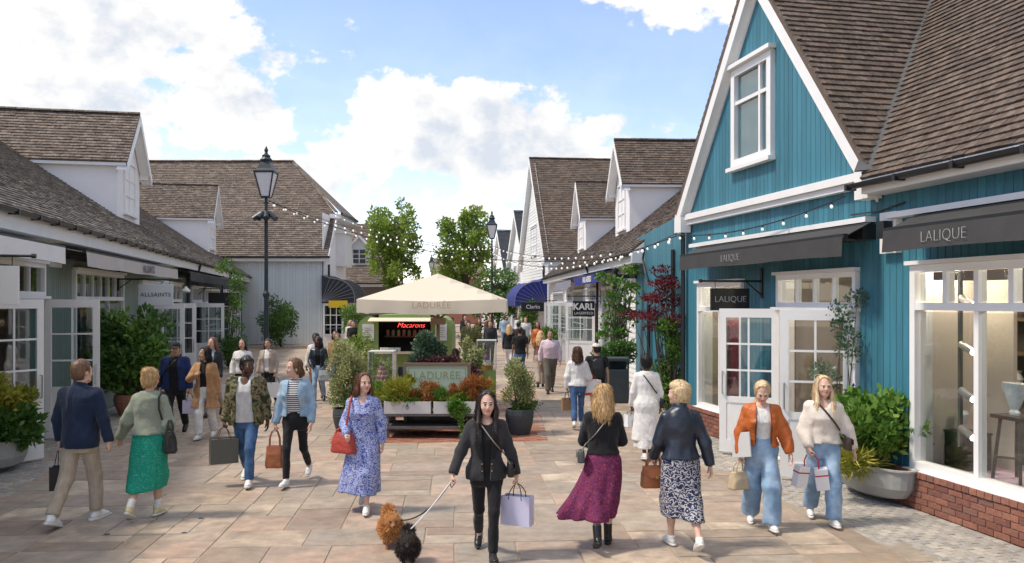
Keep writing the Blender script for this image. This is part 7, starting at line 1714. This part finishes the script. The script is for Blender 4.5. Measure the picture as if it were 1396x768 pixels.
person('brown_jacket_woman', 'woman in camel jacket walking behind the long haired woman', (-4.98, 23.8), 180, 1.68, {}, [('trousers', g_trousers, dict(), C['chino']), ('jacket', g_top, dict(t=.03, hem=.9), C['tan'])], 2, ('medium', 'dark'), BLK, lo=True)
person('white_coat_woman', 'woman seen from behind in long white cardigan dress with black strap bag', (2.12, 13.3), 2, 1.66, dict(legR=(6, -2, 1, 0), legL=(-6, -18, 1, -10), armL=(4, 14, 24, 4, 'grip'), armR=(2, 15, 10, 2, 'relax')), [('dress', g_skirt, dict(top=1.0, hem=.22, rb=(.215, .205), fa=.03, folds=6, leg=.035, rt=.012), C['white']), ('cardigan', g_top, dict(t=.034, hem=.34, wr=.0025, flare=.035), C['white'])], 3, ('crop', 'black'), TR)
person('sweater_woman', 'woman seen from behind in white sweater and blue jeans carrying several bags', (1.29, 16.6), 4, 1.62, dict(armL=(-2, 12, 6, 4, 'grip'), armR=(4, 16, 60, 10, 'grip'), head=(12, 0)), [('jeans', g_trousers, dict(t=.016, length=.9), C['jean']), ('sweater', g_top, dict(t=.036, hem=.93, puff=.02), C['white'])], 1, ('medium', 'brown'), TR)
person('pale_cap_man', 'man in pale cap and black shirt with backpack seen from behind', (1.74, 17.3), 358, 1.66, dict(male=True, head=(20, 0)), [('trousers', g_trousers, dict(t=.018), C['olive']), ('shirt', g_top, dict(t=.024, hem=.88, sleeve='short'), C['black'])], 4, ('short', 'dark'), BLK, cap=C['cream'])
person('pink_man', 'man in pale pink shirt and olive grey trousers walking forward', (1.03, 22.8), 178, 1.74, dict(male=True, armR=(-8, 14, 4, 4, 'relax'), armL=(8, 14, 16, 4, 'relax')), [('trousers', g_trousers, dict(t=.02, wide=.012), C['olive']), ('shirt', g_top, dict(t=.028, hem=.96, collar=True, neck='crew', puff=.012), C['pink'])], 4, ('short', 'dark'), BLK, lo=True)
person('curly_woman', 'woman with long curly blonde hair in brown top seen from behind', (.82, 24.3), 2, 1.66, {}, [('trousers', g_trousers, dict(t=.02, wide=.03), C['beige']), ('top', g_top, dict(t=.012, hem=1.0, sleeve='short'), C['brownt'])], 1, ('curly', 'gold'), BLK, lo=True)
person('black_tee_man', 'man in black t-shirt and dark jeans seen from behind', (.25, 26), 0, 1.72, dict(male=True), [('jeans', g_trousers, dict(), C['jean']), ('tee', g_top, dict(t=.02, hem=.9, sleeve='short'), C['black'])], 2, ('short', 'dark'), BLK, lo=True)
far = [('white trousered woman in black top walking away down the street', -.1, 29.3, 0, ('bob', 'blonde'), 'white', 'black', False), ('man in dark jacket walking beside the white trousered woman', .25, 31.5, 0, ('short', 'dark'), 'black', 'charcoal', True), ('person in black suit near the lamp beside the canopy', -.85, 33, 178, ('short', 'black'), 'black', 'charcoal', True), ('woman in black coat near the far street tree', -1.5, 38.5, 175, ('medium', 'black'), 'black', 'black', False), ('person in blue denim shirt far down the street', -.4, 44, 0, ('short', 'brown'), 'ljean', 'djack', True), ('woman in charcoal coat behind the kiosk bushes', -1.95, 36, 182, ('medium', 'dark'), 'jean', 'charcoal', False), ('man in dark jacket behind the tall green plinth', -1.6, 31, 170, ('short', 'dark'), 'black', 'leather', True), ('person in white top far down the street', .35, 48, 180, ('bob', 'brown'), 'jean', 'white', False), ('person in dark coat at the street end', -2.5, 45, 178, ('short', 'black'), 'black', 'black', True), ('man in grey coat crossing behind the parasol', -2.3, 27, 120, ('short', 'dark'), 'black', 'beige', True), ('woman in white blouse beside the far lamp', -1.05, 35, 5, ('long', 'brown'), 'black', 'white', False), ('woman in navy jacket between kiosk and lamp', -1.25, 29.5, 185, ('medium', 'dark'), 'jean', 'navyj', False), ('man in pale shirt beside the blue canopy', .65, 40, 180, ('short', 'mid'), 'chino', 'grey', True), ('woman in rust top near the blue canopy', 1.0, 33, 178, ('long', 'auburn'), 'jean', 'rust', False), ('man in black jacket near the black canopy', -6.2, 33, 180, ('short', 'black'), 'jean', 'black', True), ('woman in cream coat near the pale house', -6.9, 36, 178, ('bob', 'blonde'), 'black', 'cream', False), ('woman in tan coat at the street end', -1.3, 52, 178, ('bob', 'mid'), 'black', 'tan', False)]
for i, (lb, x, y, fd, hr, lw, up, ml) in enumerate(far):
    person('far%d' % i, lb, (x, y), fd, 1.7 + .05 * ml, dict(male=ml) if i % 2 else dict(male=ml, legL=(16, 4, 2, 4), legR=(-14, -30, 2, -22)), [('trousers', g_trousers, dict(), C[lw]), ('jacket', g_top, dict(t=.03, hem=.88), C[up])], (0, 2, 1, 4)[i % 4], hr, BLK, lo=True, group='walkers further down the street')
stand = dict(legR=(1, -1, 3, 0), legL=(0, -2, 3, 0))
person('seller', 'kiosk seller in dark clothes standing at the serving hatch', (-2.35, 22.6), 190, 1.66, dict(**stand, armR=(10, 12, 60, -10, 'relax')), [('trousers', g_trousers, dict(), C['cream']), ('shirt', g_top, dict(t=.02, hem=.9), C['black'])], 3, ('short', 'black'), BLK, lo=True)
person('braids_woman', 'woman in brown jacket sitting behind the planters under the parasol', (-1.28, 19.2), 186, 1.42, dict(**stand, head=(-20, -6)), [('trousers', g_trousers, dict(), C['black']), ('jacket', g_top, dict(t=.03, hem=.88, open_=(.05, .06), neck='low'), C['brownt'])], 3, ('long', 'black'), BLK, lo=True)

# beard, sunglasses and printed words as clothing-level detail
def face_part(key, nm, fn, mt):
    F = Field((-.11, -.03, -.16), (.11, .14, .06), .0055); fn(F); V, Q = F.mesh(); d = PEOPLE[key]; link_mesh(nm, mesh_np(nm, head_place(V, d['p'], d['J']), Q, [mt], smooth=True), d['t'])
def beard(F):
    F.ell((0, .03, -.075), (.063, .062, .055), .01); F.cut_ell((0, .085, -.035), (.05, .06, .022)); F.cut_ell((0, .1, -.062), (.018, .03, .007)); x, y, z = F.grid(); F.D = np.maximum(F.D, (z - (-.03)).astype(np.float32))
face_part('camo_man', 'beard', beard, HAIR['black'])
for key, s_, zz in (('maison_woman', 'MAISON', 1.27),):
    d = PEOPLE[key]; q = bend(np.array([0, .19, zz]), d['J']); text(s_, .10, C['black'], d['t'], tuple(q), (R(90), 0, R(180)), name='print', ext=.004)
lapels('blazer_woman', .032, (.03, .062), .86, 1.08, 1.43, .075, C['black'], [(.05, 1.03), (-.05, 1.03), (.05, .96), (-.05, .96)])
lapels('tan_woman', .04, (.07, .06), .62, 1.0, 1.43, .09, C['tan']); lapels('denim_woman', .032, (.09, .07), .98, 1.3, 1.44, .06, C['djack'], [(-.12, 1.2), (.12, 1.2), (-.115, 1.1), (.115, 1.1)]); lapels('camo_man', .036, (.125, .085), .84, 1.3, 1.45, .06, C['camo']); lapels('cap_man', .038, (.09, .08), .86, 1.25, 1.45, .06, C['navyj']); lapels('orange_woman', .036, (.085, .075), .99, 1.02, 1.4, .02, mat('dark_zip', (.1, .05, .02), .4))
# --- bags
BK = mat('black_leather', (.014, .014, .015), .4, bump=(40, .3), noise=(10, .2)); TANL = mat('tan_leather', (.36, .12, .045), .45, bump=(35, .3), noise=(8, .15)); REDL = mat('red_woven_leather', (.40, .06, .045), .5, bump=(60, .8), noise=(40, .3)); CARD = mat('black_card', (.012, .012, .013), .45); ROPE = mat('cord', (.03, .03, .03), .8); SILV = mat('silver_card', (.45, .46, .48), .4)
GOLD = mat('brass', (.6, .42, .16), .3, metal=.9); LILAC = mat('lilac_card', (.56, .54, .70), .55, noise=(3, .05)); GREYB = mat('olive_grey_card', (.10, .10, .085), .5); KRAFT = mat('kraft_card', (.36, .20, .10), .7); WCARD = mat('white_card', (.74, .74, .75), .5); CRM = mat('cream_leather', (.55, .43, .28), .5, bump=(30, .3))
shopping_bag('black paper bag with silver side held by the navy shirted man', hand_at('navy_man', 'L'), R(8), .20, .11, .27, CARD, ROPE, .2, sides=SILV)
soft_bag('shoulder_bag', 'slouchy black shoulder bag on the sage sweater woman', 'bag', to_world('green_woman', (.245, -.03, 1.17)), R(-60), .33, .15, .26, BK, .12, taper=.85, hr=.012)
d_ = PEOPLE['green_woman']; e = empty('bag_strap', d_['t'].location, d_['rz'], d_['s']); tag(e, 'black strap of the slouchy bag over sage sweater shoulder', 'bag strap')
MB().tube([tuple(bend(np.array(q), d_['J'])) for q in ((.2, -.115, 1.17), (.17, -.135, 1.3), (.15, -.1, 1.43), (.15, -.02, 1.485), (.17, .08, 1.42), (.22, .1, 1.25), (.25, .06, 1.17))], .012, 6).build('strap', BK, e)
shopping_bag('large olive grey paper bag held by the man in camouflage', hand_at('camo_man', 'R'), R(28), .36, .15, .34, GREYB, mat('brown_cord', (.12, .06, .03), .8), .15)
soft_bag('tote_bag', 'tan leather bucket tote carried by the denim jacket woman', 'bag', hand_at('denim_woman', 'R'), R(6), .25, .15, .30, TANL, .22, taper=.8)
soft_bag('shoulder_bag', 'red woven shoulder bag on the floral dress woman', 'bag', to_world('floral_woman', (.235, .08, 1.08)), R(150), .34, .13, .24, REDL, .05, taper=.72, hr=.012)
d_ = PEOPLE['floral_woman']; e = empty('bag_strap', d_['t'].location, d_['rz'], d_['s']); tag(e, 'red strap of the woven bag over the floral sleeve', 'bag strap')
MB().tube([tuple(bend(np.array(q), d_['J'])) for q in ((.2, .13, 1.06), (.165, .15, 1.25), (.145, .1, 1.42), (.145, 0, 1.47), (.17, -.08, 1.4), (.22, -.05, 1.2), (.23, .05, 1.06))], .014, 6).build('strap', REDL, e)
shopping_bag('lilac paper shopping bag with dark handles held by the blazer woman', hand_at('blazer_woman', 'L'), R(-22), .30, .13, .28, LILAC, ROPE, .12)
crossbody('crossbody_bag', 'black quilted flap bag on a chain worn by the blazer woman', 'blazer_woman', -1, BK, .22, .15, .07, .98, .13, strap=mat('chain_metal', (.45, .42, .38), .3, metal=.8), sr=.006, t=.045, metal=GOLD)
crossbody('crossbody_bag', 'small grey camera bag on a chain worn with the burgundy skirt', 'burgundy_woman', -1, mat('grey_leather', (.07, .08, .085), .45), .17, .13, .08, 1.0, -.1, strap=mat('chain_metal', (.45, .42, .38), .3, metal=.8), sr=.006, t=.045, metal=GOLD)
soft_bag('handbag', 'structured tan leather handbag on the navy jacket woman arm', 'bag', to_world('leather_woman', PEOPLE['leather_woman']['J']['wrL'] + np.array([0, 0, .0])), R(10), .28, .14, .22, TANL, .10, taper=.78, flap=True, metal=GOLD)
soft_bag('handbag', 'cream leather handbag carried by the rust jacket woman', 'bag', hand_at('orange_woman', 'R'), R(30), .27, .14, .19, CRM, .12, taper=.8)
lp = hand_at('orange_woman', 'R'); m = MB(); m.box(-.14, .14, -.01, .01, -.16, .11)
lap = m.build('document_folder', mat('pale_grey_folder', (.55, .55, .54), .5), None, bevel=.006); lap.location = to_world('orange_woman', (.245, .06, 1.02)); lap.rotation_euler = (R(6), R(12), R(120)); tag(lap, 'pale grey folder tucked under the rust jacket arm', 'folder')
crossbody('crossbody_bag', 'small dark brown crossbody bag on the cream cardigan woman', 'cream_woman', -1, mat('dark_brown_leather', (.045, .03, .024), .45), .2, .14, .07, .98, .10, sr=.012, t=.06, metal=GOLD)
hp = hand_at('cream_woman', 'R')
for i, (dx, rz) in enumerate(((-.06, R(20)), (.09, R(-14)))):
    t = empty('gift_box_bag', hp + Vector((dx, -.02 * i, 0)), rz); tag(t, ('white gift box bag with red ribbon held by cream cardigan woman', 'taller white gift box bag hanging lower beside the other')[i], 'gift bag', 'white gift bags with red ribbon')
    m = MB(); m.box(-.07, .07, -.05, .05, -.36 - .03 * i, -.12 - .03 * i); bx_ = m.build('box', WCARD, t, bevel=.004); bx_.rotation_euler = (R(8), R(6 - 14 * i), 0)
    r = MB(); r.box(-.072, .072, -.052, .052, -.20 - .03 * i, -.185 - .03 * i); q = r.build('ribbon', mat('red_ribbon', (.5, .02, .04), .5), t); q.rotation_euler = bx_.rotation_euler
    MB().tube([(-dx * .5, 0, .0), (0, 0, -.06), (0, 0, -.13 - .03 * i)], .008, 6).build('ribbon_handle', mat('red_ribbon', (.5, .02, .04), .5), t)
crossbody('crossbody_bag', 'dark chest bag worn over the royal navy jacket', 'cap_man', 1, BK, .2, .15, .08, 1.05, .12, sr=.014, t=.05)
crossbody('crossbody_bag', 'black strap bag worn over the long white cardigan', 'white_coat_woman', 1, BK, .2, .15, .07, .95, .0, sr=.01, t=.05)
for key, n, lb, w, h, rz in (('maison_woman', 'R', 'large white paper bag beside the printed sweatshirt', .4, .34, 10), ('maison_woman', 'L', 'white paper bag between sweatshirt woman and lamp post', .34, .3, -10), ('grey_man', 'L', 'wide white paper bag held beside the lamp post', .42, .34, 8), ('grey_man', 'R', 'white paper bag held behind the lamp post', .36, .3, -6), ('lavender_woman', 'R', 'big white paper bag beside the lavender top', .4, .36, 12), ('cap_man', 'L', 'lilac paper bag behind the tan coat', .26, .24, 20)):
    shopping_bag(lb, hand_at(key, n), R(rz), w, .14, h, LILAC if 'lilac' in lb else WCARD, ROPE, .14, group='paper shopping bags')
soft_bag('handbag', 'grey handbag on the black leather jacket woman arm', 'bag', to_world('black_jacket_woman', PEOPLE['black_jacket_woman']['J']['wrL']), R(4), .34, .16, .26, mat('pale_grey_leather', (.30, .32, .34), .5), .1, taper=.85)
shopping_bag('brown kraft paper bag held by the white sweater woman', hand_at('sweater_woman', 'L'), R(10), .2, .1, .24, KRAFT, ROPE, .12)
for i, (lb, mt, off, rz, w, h) in enumerate((('white paper bag with red base on the white sweater woman shoulder', WCARD, (.0, -.06, .22), 20, .38, .3), ('cream printed paper bag hooked behind the white sweater woman', mat('cream_card', (.66, .62, .55), .6), (-.16, -.1, .3), 35, .3, .36))):
    b_ = shopping_bag(lb, hand_at('sweater_woman', 'R') + Vector(off), R(rz), w, .16, h, mt, mat('red_cord', (.45, .03, .03), .7), .12, lettering=('UNITY' if i else None), lm=C['black'], ls=.10)
    MB().box(-w / 2 - .002, w / 2 + .002, -.083, .083, -.12 - h, -.12 - h * .82).build('base_band', mat('red_card', (.55, .06, .035), .5), b_) if not i else None
d_ = PEOPLE['pale_cap_man']; F = Field((-.3, -.4, -.4), (.3, .2, .4), .012); F.loft([(-.2, .13, .07, 0, 0), (0, .14, .085, 0, 0), (.17, .12, .06, 0, 0), (.22, .06, .04, 0, 0)], .02, p=3.2); V, Q = F.mesh(); V = bend(V + np.array([0, -.20, 1.22]), d_['J'])
e = empty('backpack', d_['t'].location, d_['rz'], d_['s']); tag(e, 'small black backpack worn over the black shirt', 'backpack'); link_mesh('pack', mesh_np('pack', V, Q, [BK], smooth=True), e)
for sx in (-1, 1): MB().tube([tuple(bend(np.array((sx * .1, y, z)), d_['J'])) for y, z in ((-.16, 1.36), (-.1, 1.46), (-.02, 1.5), (.1, 1.42), (.13, 1.25), (-.02, 1.1))], .014, 6).build('strap', BK, e)
shopping_bag('white boxed paper bag held by the white cardigan woman', hand_at('white_coat_woman', 'L'), R(30), .22, .1, .2, WCARD, ROPE, .06, lettering=None)
# --- dogs
def dog(label, loc, face, s, base, cols, key, head_pitch=0):
    t = empty('dog', (*loc, 0), -R(face), s); tag(t, label, 'dog')
    F = Field((-.16, -.24, -.005), (.16, .28, .36), .008)
    F.ell((0, -.02, .19), (.085, .13, .085), .02); F.ell((0, .07, .20), (.09, .08, .095), .03); F.ell((0, .145, .288), (.072, .066, .064), .03); F.cone((0, .185, .272), (0, .235, .258), .03, .019, .015)
    for sx in (-1, 1):
        F.cone((sx * .045, .14, .33), (sx * .058, .138, .375), .022, .006, .008)
        F.cone((sx * .045, .09, .16), (sx * .045, .095, .08), .026, .018, .02); F.cone((sx * .045, .095, .08), (sx * .045, .10, .012), .017, .018, .01); F.cone((sx * .045, .10, .012), (sx * .045, .118, .012), .017, .014, .01)
        F.cone((sx * .05, -.09, .16), (sx * .052, -.06, .10), .038, .024, .02); F.cone((sx * .052, -.06, .10), (sx * .052, -.105, .06), .02, .015, .01); F.cone((sx * .052, -.105, .06), (sx * .052, -.10, .012), .014, .015, .01); F.cone((sx * .052, -.10, .012), (sx * .052, -.08, .012), .016, .013, .01)
    pts = [(0, -.13, .22), (0, -.17, .29), (0, -.13, .34), (0, -.07, .33)]
    for a, b in zip(pts[:-1], pts[1:]): F.cone(a, b, .03, .026, .02)
    V, Q = F.mesh(); body = link_mesh('body', mesh_np('body', V, Q, [base], smooth=True), t)
    # coat: tufts of tapered hairs growing from the skin
    tri = V[Q]; a_ = tri[:, 1] - tri[:, 0]; b_ = tri[:, 3] - tri[:, 0]; nr = np.cross(a_, b_); ln = np.linalg.norm(nr, axis=1); nr = nr / (ln[:, None] + 1e-12); c = tri.mean(1)
    ok = (c[:, 2] > .07) & ~((c[:, 1] > .20) & (c[:, 2] > .225)); pr = ln * ok; pr = pr / pr.sum(); n = 11000; k = rng.choice(len(Q), n, p=pr)
    P = c[k] + rng.normal(size=(n, 3)) * .004; face_ = (c[k][:, 1] > .12) & (c[k][:, 2] > .25); L = np.where(face_, .014, .058) * rng.uniform(.7, 1.2, n); L = np.where(c[k][:, 2] < .12, L * .5, L)
    g = nr[k] + rng.normal(size=(n, 3)) * .28 + np.array([0, -.25, -.25])
    low = (c[k][:, 2] < .2); rnd = np.clip(rng.random(n) * .6 + np.where(face_, .3, 0) + np.where(low, .1, 0), 0, .99)
    me = leaf_mesh('coat', P, g, L, leaf_mat('coat_' + key, cols, .7, .1), rnd, .10); link_mesh('coat', me, t)
    MB().lathe([(0, -.008), (.011, -.005), (.012, .004), (0, .01)], 8, (0, .25, .264)).build('nose', M_DARK, t)
    for sx in (-1, 1): MB().lathe([(0, -.009), (.010, -.006), (.011, .0), (.010, .006), (0, .010)], 8, (sx * .03, .204, .302)).build('eye', M_IRIS, t)
    return t
dog('fluffy orange tan small dog standing on a dark lead', (-1.24, 8.6), 164, .98, mat('orange_fur_skin', (.32, .14, .05), .9), [(.45, .18, .05), (.60, .29, .09), (.70, .42, .19), (.55, .25, .07)], 'orange')
dog('fluffy black and tan small dog on a pale lead', (-.985, 7.98), 174, .9, mat('black_fur_skin', (.02, .015, .013), .9), [(.025, .02, .018), (.05, .038, .03), (.085, .06, .045), (.18, .10, .05)], 'black')
hp = hand_at('blazer_woman', 'R', .07)
for (dx, dy, dz, mt, lb, sag) in ((-1.17, 8.55, .28, ROPE, 'dark rope lead running to the orange tan dog', .12), (-.96, 8.02, .33, mat('white_cord', (.7, .7, .7), .6), 'pale cord lead running to the black dog', .02)):
    e = empty('dog_lead', (dx, dy, dz)); tag(e, lb, 'dog lead', 'dog leads'); b_ = hp - Vector((dx, dy, dz))
    MB().tube([b_ * u - Vector((0, 0, sag * 4 * u * (1 - u))) for u in [i / 14 for i in range(15)]], .007, 6).build('cord', mt, e)
    MB().tube([b_ + Vector((0, 0, .02)), b_ + Vector((.03, .01, -.03)), b_ + Vector((.0, .02, -.07)), b_ + Vector((-.02, 0, -.02))], .008, 6).build('hand_loop', mt, e)

# --- recessed access cover in the paving
e = empty('access_cover', (-3.95, 9.35, .0), R(4)); tag(e, 'square recessed access cover framed in steel set in the paving', 'access cover')
for (x0, x1, y0, y1) in ((-.45, .45, -.36, -.345), (-.45, .45, .345, .36), (-.45, -.435, -.345, .345), (.435, .45, -.345, .345)): MB().box(x0, x1, y0, y1, -.01, .0045).build('frame_bar', mat('worn_steel', (.30, .28, .26), .5, metal=.5), e)
for sx in (-1, 1):
    for sy in (-1, 1): MB().lathe([(0, -.005), (.028, -.005), (.028, .005), (0, .0055)], 10, (sx * .4, sy * .3, 0)).build('lifting_socket', mat('dark_steel', (.08, .08, .085), .5, metal=.5), e)
